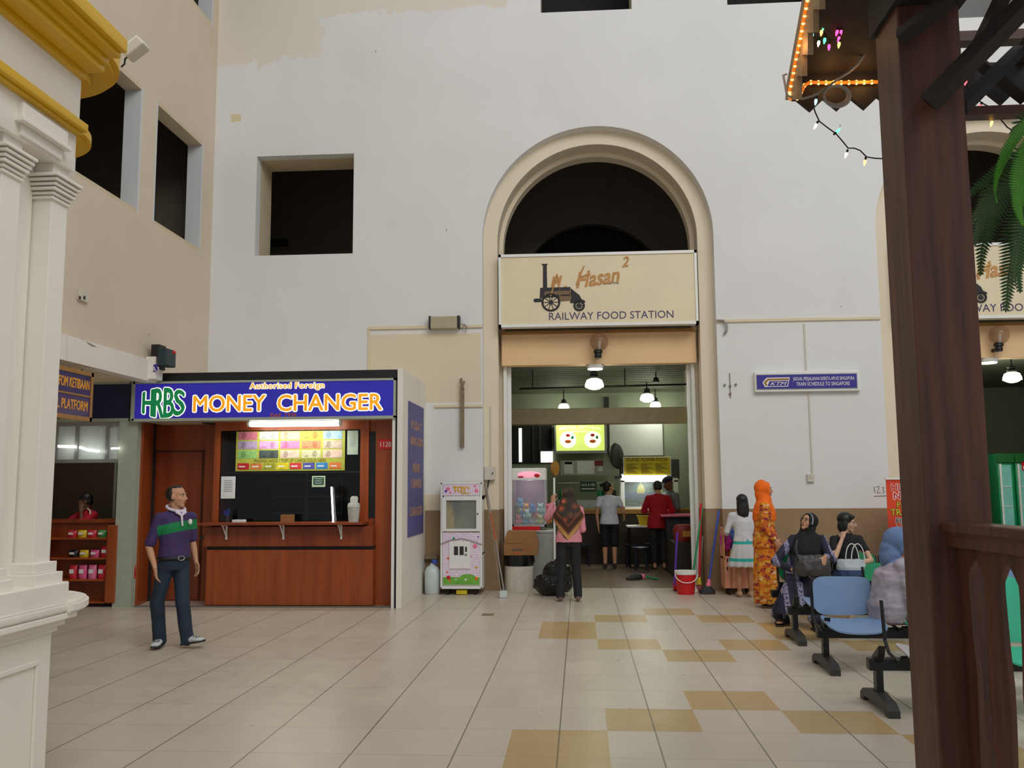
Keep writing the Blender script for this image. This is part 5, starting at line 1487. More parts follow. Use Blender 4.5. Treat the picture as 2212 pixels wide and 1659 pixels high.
def bench(y, xl, xr, seats, legs, label):
    t = thing('waiting_bench', label, 'bench', (xl, y, 0), 0, 'rows of waiting benches')
    B('black_metal').box((xl, y - .05, .27), (xr, y + .03, .355), .006).done('beam', t)
    for lx in legs:
        b = B('black_metal')
        b.prism([(-.035, .05), (.035, .05), (.03, .27), (.05, .36), (-.12, .46), (-.10, .40), (-.04, .33)], (lx - .025, y - .01, 0), YR, ZU, (.05, 0, 0))
        lg = b.done('leg', t)
        b = B(plain('dark_cast_foot', (50, 48, 46), .5) if 'foot' not in MT else MT['foot']); MT['foot'] = b.mats[0]
        b.prism([(-.32, 0), (-.25, 0), (-.23, .035), (.22, .035), (.24, 0), (.31, 0), (.31, .05), (.24, .09), (.06, .12), (-.06, .12), (-.26, .09), (-.32, .05)], (lx - .04, y, 0), YR, ZU, (.08, 0, 0)); b.done('foot', lg)
    for (xc, mt, back) in seats:
        b = B(mt); curved_panel(b, (xc, y - .13, .405), .50, .44, (0, 1, .05), -.03, .014, ex=0.04); b.done('seat', t, 50)
        if back:
            b = B(mt); curved_panel(b, (xc, y + .20, .61), .52, .345, (0, .16, 1), -.035, .014); b.done('backrest', t, 50)
        b = B('black_metal')
        for s in (-1, 1):
            if back or s < 0: b.tube([(xc + s * .265, y - .1, .34), (xc + s * .268, y + .1, .37), (xc + s * .27, y + .17, .45), (xc + s * .268, y + .215, .74)], .014, 8)
        b.tube([(xc - .25, y - .1, .37), (xc + .25, y - .1, .37)], .016, 8)
        b.done('support_frame', t)
    return t


bench(11.30, 2.35, 5.2, [(2.75, 'seat_green', True), (3.40, 'seat_green', True), (3.98, 'seat_teal', True), (4.62, 'seat_teal', True)], [2.45, 4.9], 'green seated bench along the wall where the two women sit')
bench(9.80, 2.2, 5.0, [(2.60, 'seat_blue', False), (3.32, 'seat_green', True), (3.98, 'seat_green', True), (4.62, 'seat_blue', True)], [2.27, 4.7], 'bench of one blue seat without back and green seats, second from the wall')
bench(8.36, 2.12, 4.9, [(2.41, 'seat_blue', True), (3.08, 'seat_green', True), (3.72, 'seat_teal', True), (4.36, 'seat_blue', True)], [2.19, 4.6], 'bench with the empty light blue seat in plain view')
bench(6.95, 2.12, 4.8, [(2.58, 'seat_grey', False), (3.22, 'seat_teal', True), (3.86, 'seat_grey', True)], [2.19, 4.5], 'bench with a pale grey seat half hidden behind the timber post')

# ================================================================== TIMBER PAVILION
Yp = 3.4
px0, px1 = P(2001, 1130, Yp).x, P(2145, 1130, Yp).x
t = thing('timber_pavilion', 'dark stained timber pavilion corner with post, railing and zigzag eave', 'pavilion', ((px0 + px1) / 2, Yp + .12, 0))
B('dark_wood').box((px0, Yp, 0), (px1, Yp + .25, 3.6), .006).done('post', t)
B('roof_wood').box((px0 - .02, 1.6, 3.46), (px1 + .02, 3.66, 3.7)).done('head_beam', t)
Ye = 4.4
A_ = P(1712, 214, Ye)
xe = A_.x
zt_, zb_ = P(1735, 150, Ye).z, P(1735, 214, Ye).z
zz = [(xe, zb_)]
pitch, dep = .132, .062
x = P(1751, 240, Ye).x - .0655
while x < 5.0:
    zz += [(x, zb_), (x + pitch / 2, zb_ - dep), (x + pitch, zb_)]; x += pitch
zz += [(5.1, zb_), (5.1, zt_), (xe, zt_)]
cl = [zz[0]]
for p in zz[1:]:
    if (p[0] - cl[-1][0]) ** 2 + (p[1] - cl[-1][1]) ** 2 > 1e-8: cl.append(p)
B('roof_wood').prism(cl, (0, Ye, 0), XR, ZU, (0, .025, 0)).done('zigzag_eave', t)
# barge board with sawtooth inner edge, in the gable plane
Xg = xe
outer_ = [(1707, 216), (1710, 180), (1716, 150), (1728, 85), (1744, 0), (1760, -80)]
inner_ = [(1795, -80), (1795, -28), (1783, -28), (1783, 20), (1769, 20), (1769, 70), (1757, 70), (1757, 118), (1744, 118), (1744, 164), (1733, 164), (1733, 214)]
pts = [PX(u, v, Xg) for u, v in outer_ + inner_]
B('pale_board').prism([(p.y, p.z) for p in pts], (Xg, 0, 0), YR, ZU, (-.025, 0, 0)).done('barge_board', t)
# roof slope: rises from the eave towards the viewer
p0, p1 = PX(1733, 150, Xg), PX(1783, -28, Xg)
sl = (p1 - p0); sl.x = 0; sl.normalize()
e0 = V((xe + .02, Ye, zt_ - .02))
L = 2.4


def roof(b, xa, xb, th, lo=0.0, hi=L, lift=0.0):
    n = XR.cross(sl); n = n if n.z > 0 else -n
    o = V((xa, e0.y, e0.z)) + sl * lo + n * lift
    vs = [o, o + XR * (xb - xa), o + XR * (xb - xa) + sl * (hi - lo), o + sl * (hi - lo)]
    b.raw(vs + [v + n * th for v in vs], [(0, 1, 2, 3), (7, 6, 5, 4), (0, 4, 5, 1), (1, 5, 6, 2), (2, 6, 7, 3), (3, 7, 4, 0)]); return b


xs_ = P(1985, 40, 4.1).x
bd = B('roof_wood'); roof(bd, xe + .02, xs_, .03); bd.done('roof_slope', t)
sheet_m = plain('grey_roof_sheet', (96, 97, 104), .5, var=.08, scale=3, alpha=.55)
bd = B(sheet_m); roof(bd, xs_, 5.1, .01, .25, L, .06); bd.done('roof_sheet', t)
for k in range(9):
    bd = B('roof_wood'); xx = xs_ + .10 + k * .235; roof(bd, xx, xx + .05, .06, -.02); bd.done('rafter', t)
bd = B('dark_wood_x'); q = P(2075, 92, Ye); r_ = P(2075, 71, Ye); bd.box((xs_, Ye - .02, q.z), (5.1, Ye + .06, r_.z)); bd.done('wall_plate', t)
bd = B('dark_wood_x'); q = P(2090, 255, Ye - .1); r_ = P(2090, 236, Ye - .1); bd.box((P(2068, 245, Ye - .1).x, Ye - .14, q.z), (5.0, Ye - .06, r_.z), .004); bd.done('tie_beam', t)


def beam(a, c, wd, mt='dark_wood'):
    a, c = V(a), V(c); d = (c - a).normalized(); u = d.orthogonal().normalized() if abs(d.y) > .9 else d.cross(YR).normalized(); v = d.cross(u)
    b = B(mt); b.loft([(a, u * wd * .707, v * wd * .707), (c, u * wd * .707, v * wd * .707)], 4); return b


beam(P(2006, 224, Yp - .04), P(2245, -22, Yp - .25), .06, 'roof_wood').done('brace', t)
beam(P(1945, 80, Yp - .03), P(2060, -6, Yp - .2), .05, 'roof_wood').done('brace', t)
beam(P(2075, 235, Yp + .3), P(2200, 110, Yp + .9), .05, 'roof_wood').done('brace', t)
beam(P(2100, 125, Yp + .9), P(2215, 215, Yp + .9), .05, 'roof_wood').done('brace', t)
# railing: runs from the post towards the viewer's side of the pavilion
zr = P(2037, 1129, 3.37).z
xr_ = P(2037, 1129, 3.37).x
rd = V((.07, -1, 0)).normalized(); rn = V((-rd.y, rd.x, 0))
ra = V((xr_, 3.4, zr))
b = B('dark_wood')
b.prism([(0, -.004), (.012, .0), (.12, 0), (.13, -.01), (.13, -.03), (.118, -.05), (.118, -.085), (.02, -.085), (.02, -.05), (0, -.03)], ra, rn, ZU, rd * 1.9)
b.done('hand_rail', t)
pr = .205
for k in range(9):
    s0 = .13 - pr + k * pr
    half = pr / 2
    prof = [(half, 0), (half, -.035), (.078, -.06), (.048, -.10), (.046, -.14), (.054, -.30), (.066, -.44), (.062, -.55), (.048, -.75), (.045, -1.05)]
    lft = [(s0 + half - a, z) for a, z in prof]; rgt = [(s0 + half + a, z) for a, z in prof]
    if s0 < 0: lft = [(max(a, 0.002), z) for a, z in lft]
    b = B('dark_wood'); b.prism(lft + rgt[::-1], ra + rn * .055 + V((0, 0, -.085)), rd, ZU, rn * .018); b.done('baluster', t)
b = B('dark_wood'); b.prism([(.03, -1.1), (.11, -1.1), (.11, -1.2), (.03, -1.2)], ra, rn, ZU, rd * 1.9); b.done('bottom_rail', t)

# rope light
rope_m = plain('amber_rope', (220, 120, 40), .3, emit=(255, 130, 30), es=.55)
bulb_m = plain('amber_bulb', (255, 220, 150), .3, emit=(255, 196, 96), es=6.0)
t = thing('rope_light', 'amber rope light glowing along the pavilion eave and gable edge', 'light', P(1720, 214, Ye - .03))
path = [PX(u, v, Xg - .03) for u, v in ((1760, -60), (1744, 0), (1736, 42), (1728, 85), (1721, 118), (1715, 150), (1709, 180), (1704, 205), (1708, 214))]
path2 = [P(u, v, Ye - .02) for u, v in ((1722, 212), (1730, 200), (1738, 184), (1750, 178), (1790, 179), (1850, 178), (1900, 177), (2000, 172))]
b = B(rope_m); b.tube(path, .009, 8); b.tube(path2, .009, 8); b.done('rope', t, 60)


def along(path, step):
    out = []; acc = 0
    for a, c in zip(path, path[1:]):
        d = (c - a).length; s = acc
        while s < d:
            out.append(a + (c - a) * (s / d)); s += step
        acc = s - d
    return out


b = B(bulb_m)
for p in along(path, .036) + along(path2, .037): b.ell(p, .0085, .0085, .012, 8, 6)
b.done('rope_bulbs', t, 60)
for p in (P(1720, 100, Ye - .35), P(1800, 172, Ye - .06), P(1870, 172, Ye - .06)): lamp('rope_glow', p, .35, (1, .5, .15), .03)


def string_lights(label, wire, bulbs, Y):
    t = thing('string_lights', label, 'light', P(*wire[0], Y), 0, 'coloured fairy lights on the pavilion')
    b = B('black'); b.tube([P(u, v, Y) for u, v in wire], .0035, 6); b.done('wire', t, 60)
    cm = {'r': (255, 70, 80), 'g': (70, 230, 130), 'o': (255, 190, 90), 'w': (255, 220, 190), 'm': (255, 60, 130), 'c': (120, 230, 230)}
    for (u, v, cc, ang) in bulbs:
        p = P(u, v, Y); d = V((math.sin(ang), 0, -math.cos(ang)))
        key = 'fairy_' + cc
        if key not in MT: MT[key] = plain({'r': 'red', 'g': 'green', 'o': 'amber', 'w': 'warm_white', 'm': 'magenta', 'c': 'cyan'}[cc] + '_fairy_bulb', cm[cc], .3, emit=cm[cc], es=4.5)
        b = B(MT[key]); b.tube([p, p + d * .012, p + d * .028], [.006, .007, .002], 8); b.m('black'); b.tube([p - d * .016, p], .0055, 8); b.done('bulb', t, 60)
    return t


string_lights('hanging loop of fairy lights below the zigzag eave against the white wall', [(1755, 225), (1762, 245), (1770, 262), (1788, 276), (1805, 288), (1820, 305), (1832, 320), (1845, 320), (1858, 325), (1872, 339), (1890, 342), (1915, 343)], [(1764, 268, 'w', -.5), (1806, 286, 'g', 2.3), (1829, 330, 'w', -.35), (1869, 346, 'o', -.25)], Ye - .06)
string_lights('bunch of coloured fairy lights clustered under the dark pavilion roof', [(1808, -20), (1812, 12), (1818, 30), (1822, 50), (1812, 72), (1815, 85), (1795, 88), (1780, 70), (1772, 85), (1758, 80), (1752, 88)], [(1806, 3, 'c', -.2), (1812, 22, 'o', -.2), (1824, 25, 'g', -.1), (1823, 44, 'w', -.2), (1809, 66, 'm', -.3), (1817, 66, 'm', -.2), (1813, 80, 'm', -.3), (1813, 92, 'o', -.2), (1791, 97, 'm', -.1), (1782, 83, 'g', -.2), (1769, 89, 'w', -.2), (1775, 66, 'o', -.2), (1778, 58, 'g', -.3), (1755, 73, 'c', -.2), (1754, 86, 'g', -.2), (1763, 215, 'c', -.2)], Ye - .25)
string_lights('few fairy lights strung past the tie beam beside the post', [(2080, 165), (2090, 190), (2120, 222), (2132, 228), (2146, 250), (2160, 256), (2176, 275), (2200, 290)], [(2087, 173, 'r', -.3), (2118, 227, 'r', -.6), (2143, 262, 'o', -.3)], Ye - .05)
t = thing('power_cable', 'grey power cable looping from a socket under the pavilion roof', 'cable', P(1806, 205, Ye - .08))
Yq = Ye - .09
b = B('cable_grey'); b.tube([P(u, v, Yq) for u, v in ((1871, 80), (1871, 100), (1866, 120), (1852, 140), (1835, 155), (1815, 168), (1795, 182), (1775, 198), (1755, 207), (1735, 213), (1715, 213), (1700, 205), (1692, 162), (1700, 160))], .006, 8)
cc = P(1806, 206, Yq)
for k in range(3): b.tube([cc + V((math.cos(a * math.pi / 10) * (.056 + .004 * k), -.008 * k, math.sin(a * math.pi / 10) * (.046 + .005 * k) - .006 * k)) for a in range(20)], .005, 6, closed=True)
b.done('cable_run', t, 60)
b = B('cable_grey'); p = P(1874, 76, Yq); b.box(p - V((.022, .02, .014)), p + V((.026, .02, .014)), .004); b.m('grey_metal'); b.box(p + V((-.014, -.025, -.03)), p + V((0, -.005, -.01))); b.done('plug', t)

# ================================================================== HANGING FERN
t = thing('hanging_fern', 'green fern hanging beside the timber post before the far arch', 'fern', P(2290, 380, 3.95))
g1 = NT('fern_green'); g1.out(g1.mix(g1.noise(9), lin((52, 120, 30)), lin((96, 168, 48))), .45); g1.b.inputs['Subsurface Weight'].default_value = 0.0
g2 = NT('fern_dark'); g2.out(g2.mix(g2.noise(9), lin((36, 74, 34)), lin((70, 106, 48))), .5)
c = P(2300, 350, 3.95)
b = B('dark'); b.lathe([(.1, -.16), (.16, 0), (.165, .02), (.14, .02)], c, 20); b.done('pot', t, 40)
b = B('black');
for a in range(3): b.tube([c + V((.15 * math.cos(a * 2.1), .15 * math.sin(a * 2.1), .02)), c + V((0, 0, .5))], .003, 5)
b.done('hanger', t)


def frond(pix, Y0, Y1, wd, mt, tilt):
    pts = [P(u, v, Y0 + (Y1 - Y0) * k / (len(pix) - 1)) for k, (u, v) in enumerate(pix)]
    # resample
    path = along(pts, .0155)
    b = B(mt); b.tube(path, .003, 5)
    n = len(path)
    for i in range(2, n - 1):
        d = (path[i + 1] - path[i - 1]).normalized(); s = d.cross(V((math.sin(tilt), -math.cos(tilt), .25))).normalized()
        fr = i / n; w_ = wd * min(1, fr * 5) * (1 - max(0, fr - .55) / .45 * .85)
        for sg in (-1, 1):
            tip = path[i] + s * sg * w_ + d * w_ * .35 + V((0, 0, -.12 * w_)); a = path[i] - d * .006; e = path[i] + d * .006
            mid = path[i] + (tip - path[i]) * .55
            nn = s.cross(d) * .0022
            vs = [a, mid - d * .0058, tip, mid + d * .0058, e]
            b.raw([v + nn for v in vs] + [v - nn for v in vs], [(0, 1, 2, 3, 4), (9, 8, 7, 6, 5), (0, 5, 6, 1), (1, 6, 7, 2), (2, 7, 8, 3), (3, 8, 9, 4)])
    b.done('frond', t)


frond([(2290, 250), (2230, 255), (2195, 290), (2168, 335), (2152, 380), (2148, 410), (2154, 440)], 3.95, 3.7, .034, g1.m, .9)
frond([(2290, 300), (2240, 300), (2212, 340), (2198, 400), (2197, 450), (2210, 490)], 3.95, 3.6, .05, g1.m, .3)
frond([(2300, 300), (2210, 330), (2160, 370), (2115, 400), (2085, 430)], 4.0, 4.2, .05, g2.m, .4)
frond([(2300, 330), (2190, 390), (2140, 460), (2120, 540), (2118, 600)], 4.0, 4.1, .065, g2.m, .2)
frond([(2300, 350), (2225, 420), (2192, 510), (2178, 600), (2172, 680)], 4.0, 4.0, .075, g2.m, .2)
frond([(2300, 330), (2200, 360), (2140, 420), (2105, 470), (2090, 510)], 4.0, 4.3, .06, g2.m, .5)
frond([(2300, 340), (2230, 430), (2205, 500), (2196, 590), (2205, 640)], 4.0, 3.9, .06, g2.m, .1)
frond([(2300, 320), (2210, 340), (2150, 400), (2120, 470), (2100, 540)], 4.05, 4.35, .07, g2.m, .3)
frond([(2290, 220), (2240, 240), (2205, 262), (2185, 290), (2180, 310)], 4.0, 4.2, .045, g2.m, .5)

# ================================================================== PEOPLE
class Blob:
    """overlapping solids grown into one continuous surface"""
    def __init__(s): s.v = []; s.f = []

    def loft(s, rings, n=14):
        o = len(s.v)
        for c, u, v in rings:
            for k in range(n): s.v.append(V(c) + V(u) * math.cos(2 * math.pi * k / n) + V(v) * math.sin(2 * math.pi * k / n))
        m = len(rings)
        for i in range(m - 1):
            for k in range(n):
                k2 = (k + 1) % n
                s.f.append((o + i * n + k, o + i * n + k2, o + (i + 1) * n + k2, o + (i + 1) * n + k))
        s.f.append(tuple(o + k for k in range(n - 1, -1, -1))); s.f.append(tuple(o + (m - 1) * n + k for k in range(n)))
        return s

    def cap(s, p, q, r0, r1, n=12):
        p, q = V(p), V(q); d = q - p
        if d.length < 1e-6: d = V((0, 0, 1e-4))
        d.normalize(); u = d.orthogonal().normalized(); v = d.cross(u); rs = []
        for a in (-80, -50, -20): a = math.radians(a); rs.append((p + d * r0 * math.sin(a), u * r0 * math.cos(a), v * r0 * math.cos(a)))
        for a in (20, 50, 80): a = math.radians(a); rs.append((q + d * r1 * math.sin(a), u * r1 * math.cos(a), v * r1 * math.cos(a)))
        return s.loft(rs, n)

    def limb(s, pts, rs):
        for i in range(len(pts) - 1): s.cap(pts[i], pts[i + 1], rs[i], rs[i + 1])
        return s

    def ell(s, c, x, y, z, n=16, k=10):
        """x, y, z: semi-axis vectors"""
        rs = []
        for i in range(k + 1):
            a = math.pi * (i / k - .5); q = max(math.cos(a), .02)
            rs.append((V(c) + V(z) * math.sin(a), V(x) * q, V(y) * q))
        return s.loft(rs, n)

    def grow(s, name, parent, mats, voxel=.012, smooth=3, extra=None, fold=None):
        me = bpy.data.meshes.new('b'); me.from_pydata([tuple(p) for p in s.v], [], s.f)
        bm = bmesh.new(); bm.from_mesh(me); bmesh.ops.recalc_face_normals(bm, faces=bm.faces[:]); bm.to_mesh(me); bm.free()
        o = bpy.data.objects.new('b', me); C.objects.link(o)
        r = o.modifiers.new('r', 'REMESH'); r.mode = 'VOXEL'; r.voxel_size = voxel
        k = o.modifiers.new('s', 'SMOOTH'); k.factor = .5; k.iterations = smooth
        out = bpy.data.meshes.new_from_object(o.evaluated_get(bpy.context.evaluated_depsgraph_get()))
        bpy.data.objects.remove(o); bpy.data.meshes.remove(me)
        out.name = name
        if fold:
            nn = [v.normal.copy() for v in out.vertices]
            for v, n in zip(out.vertices, nn): v.co += n * fold(v.co)
        if not isinstance(mats, (list, tuple)): mats = [mats]
        if extra:
            bm = bmesh.new(); bm.from_mesh(out)
            for f in bm.faces: f.material_index = 0
            for (c, x, y, z, mi) in extra:
                e = Blob().ell(c, x, y, z, 10, 8)
                vs = [bm.verts.new(p) for p in e.v]
                for f in e.f: bm.faces.new([vs[i] for i in f]).material_index = mi
            bm.to_mesh(out); bm.free()
        for m_ in mats: out.materials.append(MT[m_] if isinstance(m_, str) else m_)
        out.shade_smooth()
        ob = bpy.data.objects.new(name, out); C.objects.link(ob)
        if parent is not None: ob.parent = parent
        return ob


def skin(name, c): 
    k = NT(name); k.out(k.mix(k.M('MULTIPLY_ADD', k.noise(14), 1.4, -.2), lin(tuple(q * .9 for q in c)), lin(c)), .55)
    return k.m


MT['skin_a'] = skin('tan_skin', (186, 130, 92)); MT['skin_b'] = skin('light_brown_skin', (206, 152, 116)); MT['skin_c'] = skin('brown_skin', (120, 78, 54)); MT['skin_d'] = skin('fair_skin', (214, 170, 138))
MT['eye_white'] = plain('eye_white', (225, 220, 212), .3); MT['eye_dark'] = plain('eye_dark', (24, 16, 12), .25); MT['lip'] = plain('lip', (150, 84, 74), .5); MT['hair'] = plain('black_hair', (20, 17, 16), .45, var=.3, scale=60)


def fwd(deg): a = math.radians(deg); return V((math.sin(a), -math.cos(a), 0))


def pose(h=1.62, yaw=0.0, hyaw=None, pitch=0.0, tilt=0.0):
    """standing skeleton; yaw 0 faces the viewer, 90 faces along +X, 180 faces the wall"""
    f = fwd(yaw); s = f.cross(ZU)          # s points to the person's own right
    p = dict(h=h, f=f, s=s, pel=V((0, 0, .53 * h)), wa=V((0, 0, .62 * h)), ch=V((0, 0, .74 * h)), nk=V((0, 0, .845 * h)))
    hf = fwd(yaw if hyaw is None else hyaw); p['hs'] = hf.cross(ZU); a = math.radians(pitch)
    p['hf'] = hf * math.cos(a) + ZU * math.sin(a); p['hu'] = ZU * math.cos(a) - hf * math.sin(a)
    if tilt:
        b = math.radians(tilt); u = p['hu'] * math.cos(b) + p['hs'] * math.sin(b); p['hs'] = p['hs'] * math.cos(b) - p['hu'] * math.sin(b); p['hu'] = u
    p['hc'] = V((0, 0, .932 * h)) + f * .01 * h
    for k, g in (('R', 1), ('L', -1)):
        p['sh' + k] = V((0, 0, .805 * h)) + s * g * .108 * h
        p['el' + k] = p['sh' + k] + V((0, 0, -.175 * h)) + s * g * .02 * h - f * .01 * h
        p['wr' + k] = p['el' + k] + V((0, 0, -.145 * h)) + f * .03 * h
        p['hi' + k] = V((0, 0, .50 * h)) + s * g * .053 * h
        p['kn' + k] = V((0, 0, .28 * h)) + s * g * .055 * h + f * .008 * h
        p['an' + k] = V((0, 0, .045 * h)) + s * g * .055 * h - f * .01 * h
        p['to' + k] = f
        p['hd' + k] = None; p['hn' + k] = -s * g
        p['curl' + k] = .5
    return p


def hand(b, p, k, sc=1.0):
    w = p['wr' + k]; e = p['el' + k]
    D = p['hd' + k] or (w - e); D = D.normalized(); N = p['hn' + k]; N = (N - D * N.dot(D)).normalized()
    T = (D.cross(N) if k == 'R' else N.cross(D)).normalized()
    c = p['curl' + k]; L = .105 * p['h'] / 1.62 * sc
    b.loft([(w, T * .024 * sc, N * .02 * sc), (w + D * L * .35, T * .036 * sc, N * .018 * sc), (w + D * L * .85, T * .04 * sc, N * .014 * sc), (w + D * L * .98, T * .034 * sc, N * .010 * sc)])
    for i, (off, ln) in enumerate(((.029, .068), (.010, .078), (-.010, .073), (-.028, .056))):
        k0 = w + D * L * .88 + T * off * sc; d1 = (D + T * off * 2.5 + N * c * .7).normalized(); k1 = k0 + d1 * ln * .52 * sc; d2 = (D + N * c * 2.2).normalized(); k2 = k1 + d2 * ln * .5 * sc
        b.cap(k0, k1, .0098 * sc, .009 * sc, 8); b.cap(k1, k2, .009 * sc, .0075 * sc, 8)
    k0 = w + D * L * .28 + T * .028 * sc; k1 = k0 + (D * .7 + T * .8 + N * .3).normalized() * .04 * sc; k2 = k1 + (D + T * .15 + N * .5 * c).normalized() * .035 * sc
    b.cap(k0, k1, .0125 * sc, .011 * sc, 8); b.cap(k1, k2, .011 * sc, .008 * sc, 8)


def head_fn(p):
    k = p['h'] / 1.62 if p['h'] > 1.5 else .95
    k = p.get('hk', k); c, r, f, u = p['hc'], p['hs'], p['hf'], p['hu']
    return lambda x, y, z: c + (r * x + f * y + u * z) * k, k


def body(p, skin_m, root, w=1.0, voxel=.0075, feet=True, name='body'):
    h = p['h'] / 1.62; b = Blob(); s, f = p['s'], p['f']
    H, k = head_fn(p); r, hf, u = p['hs'] * k, p['hf'] * k, p['hu'] * k
    b.ell(H(0, -.014, .032), r * .073, hf * .092, u * .078); b.ell(H(0, .022, -.028), r * .059, hf * .066, u * .086); b.ell(H(0, .056, -.094), r * .028, hf * .028, u * .024)
    b.ell(H(0, .030, -.075), r * .046, hf * .045, u * .035)
    for g in (-1, 1):
        b.ell(H(g * .034, .054, -.030), r * .025, hf * .026, u * .028); (None if p.get('veil') else b.ell(H(g * .075, -.004, -.012), r * .010, hf * .020, u * .031)); b.ell(H(g * .009, .094, -.036), r * .009, hf * .010, u * .008)
        b.ell(H(g * .030, .077, .022), r * .024, hf * .011, u * .008)
    b.cap(H(0, .084, .012), H(0, .108, -.028), .008 * k, .012 * k, 8)
    b.ell(H(0, .083, -.060), r * .022, hf * .010, u * .006); b.ell(H(0, .081, -.071), r * .019, hf * .010, u * .007)
    b.limb([p['nk'] - f * .0, H(0, -.02, -.06)], [.056 * h * w ** .5, .050 * h])
    # torso
    wd = s * h * w; dp = f * h * w
    b.loft([(p['pel'] - ZU * .05 * h, wd * .13, dp * .095), (p['pel'] + ZU * .02, wd * .158, dp * .115), (p['wa'], wd * .132, dp * .098), (p['ch'], wd * .155, dp * .112), ((p['shR'] + p['shL']) / 2 + ZU * .005, wd * .125, dp * .085), (p['nk'], wd * .06, dp * .055)])
    for g in 'RL':
        a = w ** .6
        b.limb([p['nk'] - ZU * .035 * h, p['sh' + g] - ZU * .022], [.040 * h, .042 * h * a])
        b.limb([p['sh' + g] - ZU * .022, p['sh' + g].lerp(p['el' + g], .5), p['el' + g], p['el' + g].lerp(p['wr' + g], .35), p['wr' + g]], [.043 * h * a, .042 * h * a, .036 * h * a, .037 * h * a, .0245 * h])
        hand(b, p, g, h ** .5)
        b.limb([p['hi' + g], p['hi' + g].lerp(p['kn' + g], .5), p['kn' + g], p['kn' + g].lerp(p['an' + g], .3), p['an' + g]], [.083 * h * a, .070 * h * a, .052 * h, .052 * h * a, .035 * h])
        if feet:
            t = p['to' + g]; an = p['an' + g]; sd = t.cross(ZU); gz = min(an.z - .045 * h, 10)
            b.ell(an - t * .02 * h - ZU * .018 * h, t * .042 * h, sd * .034 * h, ZU * .030 * h)
            b.loft([(an - t * .05 * h - ZU * .025 * h, sd * .028 * h, ZU * .022 * h), (an + t * .05 * h - ZU * .020 * h, sd * .036 * h, ZU * .026 * h), (an + t * .12 * h - ZU * .032 * h, sd * .043 * h, ZU * .015 * h), (an + t * .16 * h - ZU * .036 * h, sd * .036 * h, ZU * .011 * h)])
            for i in range(5): b.cap(an + t * .15 * h + sd * (.03 - .015 * i) * h * (1 if g == 'R' else 1) - ZU * .034 * h, an + t * (.178 - .004 * abs(i - 1)) * h + sd * (.03 - .015 * i) * h - ZU * .036 * h, .0095 * h, .009 * h, 8)
    ex = []
    for g in (-1, 1):
        ex += [(H(g * .030, .0765, .004), r * .0125, hf * .0075, u * .0075, 1), (H(g * .030, .0825, .004), r * .0062, hf * .0035, u * .0062, 2), (H(g * .031, .087, .0245), r * .020, hf * .005, u * .0036, 3)]
    ex += [(H(0, .0875, -.0605), r * .0185, hf * .0075, u * .0046, 4), (H(0, .0855, -.070), r * .016, hf * .0075, u * .0056, 4)]
    return b.grow(name, root, [skin_m, 'eye_white', 'eye_dark', 'hair', 'lip'], voxel, 4, ex)


def wrinkle(a=.006, f=(9, 9, 5)):
    return lambda co: a * (mnoise.noise(V((co.x * f[0], co.y * f[1], co.z * f[2]))) + .5 * mnoise.noise(V((co.x * f[0] * 2.3, co.y * f[1] * 2.3, co.z * f[2] * 2.3))))


def top(p, mt, root, w=1.0, sleeve=.5, hem=-.03, puff=1.0, name='shirt', voxel=.010, neck=True, long=False, fold=.006):
    h = p['h'] / 1.62; s, f = p['s'], p['f']; b = Blob(); wd, dp = s * h * w, f * h * w; pz = p['pel'] + ZU * hem
    b.loft([(pz, wd * .172 * puff, dp * .130 * puff), (p['pel'] + ZU * .06, wd * .165 * puff, dp * .125 * puff), (p['wa'] + ZU * .02, wd * .150, dp * .118), (p['ch'], wd * .168, dp * .126), ((p['shR'] + p['shL']) / 2 + ZU * .005, wd * .138, dp * .095), (p['nk'] - ZU * .012, wd * .075, dp * .072), (p['nk'] + ZU * .008, wd * .06, dp * .06)], 18)
    for g in 'RL':
        a = w ** .6; e = p['sh' + g].lerp(p['el' + g], min(1, sleeve * 2) if sleeve <= .5 else 1)
        b.limb([p['nk'] - ZU * .035 * h, p['sh' + g] - ZU * .012], [.048 * h, .054 * h * a]); b.limb([p['sh' + g] - ZU * .012, e], [.058 * h * a, .054 * h * a])
        if sleeve > .5: b.limb([p['el' + g], p['el' + g].lerp(p['wr' + g], (sleeve - .5) * 2)], [.052 * h * a, .042 * h * a])
    return b.grow(name, root, mt, voxel, 3, None, wrinkle(fold))


def trousers(p, mt, root, w=1.0, to=1.0, flare=1.0, name='trousers', voxel=.011, top_z=.05):
    h = p['h'] / 1.62; b = Blob(); s, f = p['s'], p['f']; a = w ** .6
    b.loft([(p['pel'] - ZU * .09 * h, s * .145 * h * w, f * .10 * h * w), (p['pel'], s * .165 * h * w, f * .122 * h * w), (p['pel'] + ZU * top_z, s * .155 * h * w, f * .115 * h * w)], 18)
    for g in 'RL':
        b.limb([p['pel'].lerp(p['hi' + g], .8), p['hi' + g]], [.09 * h * a, .093 * h * a])
        if to > .5:
            e = p['kn' + g].lerp(p['an' + g] - ZU * .01, (to - .5) * 2)
            b.limb([p['hi' + g], p['hi' + g].lerp(p['kn' + g], .5), p['kn' + g], p['kn' + g].lerp(e, .5), e], [.092 * h * a, .081 * h * a, .064 * h * a * flare, .062 * h * flare, .060 * h * flare])
        else:
            b.limb([p['hi' + g], p['hi' + g].lerp(p['kn' + g], to * 2)], [.094 * h * a, .084 * h * a * flare])
    return b.grow(name, root, mt, voxel, 3, None, wrinkle(.006, (8, 8, 6)))


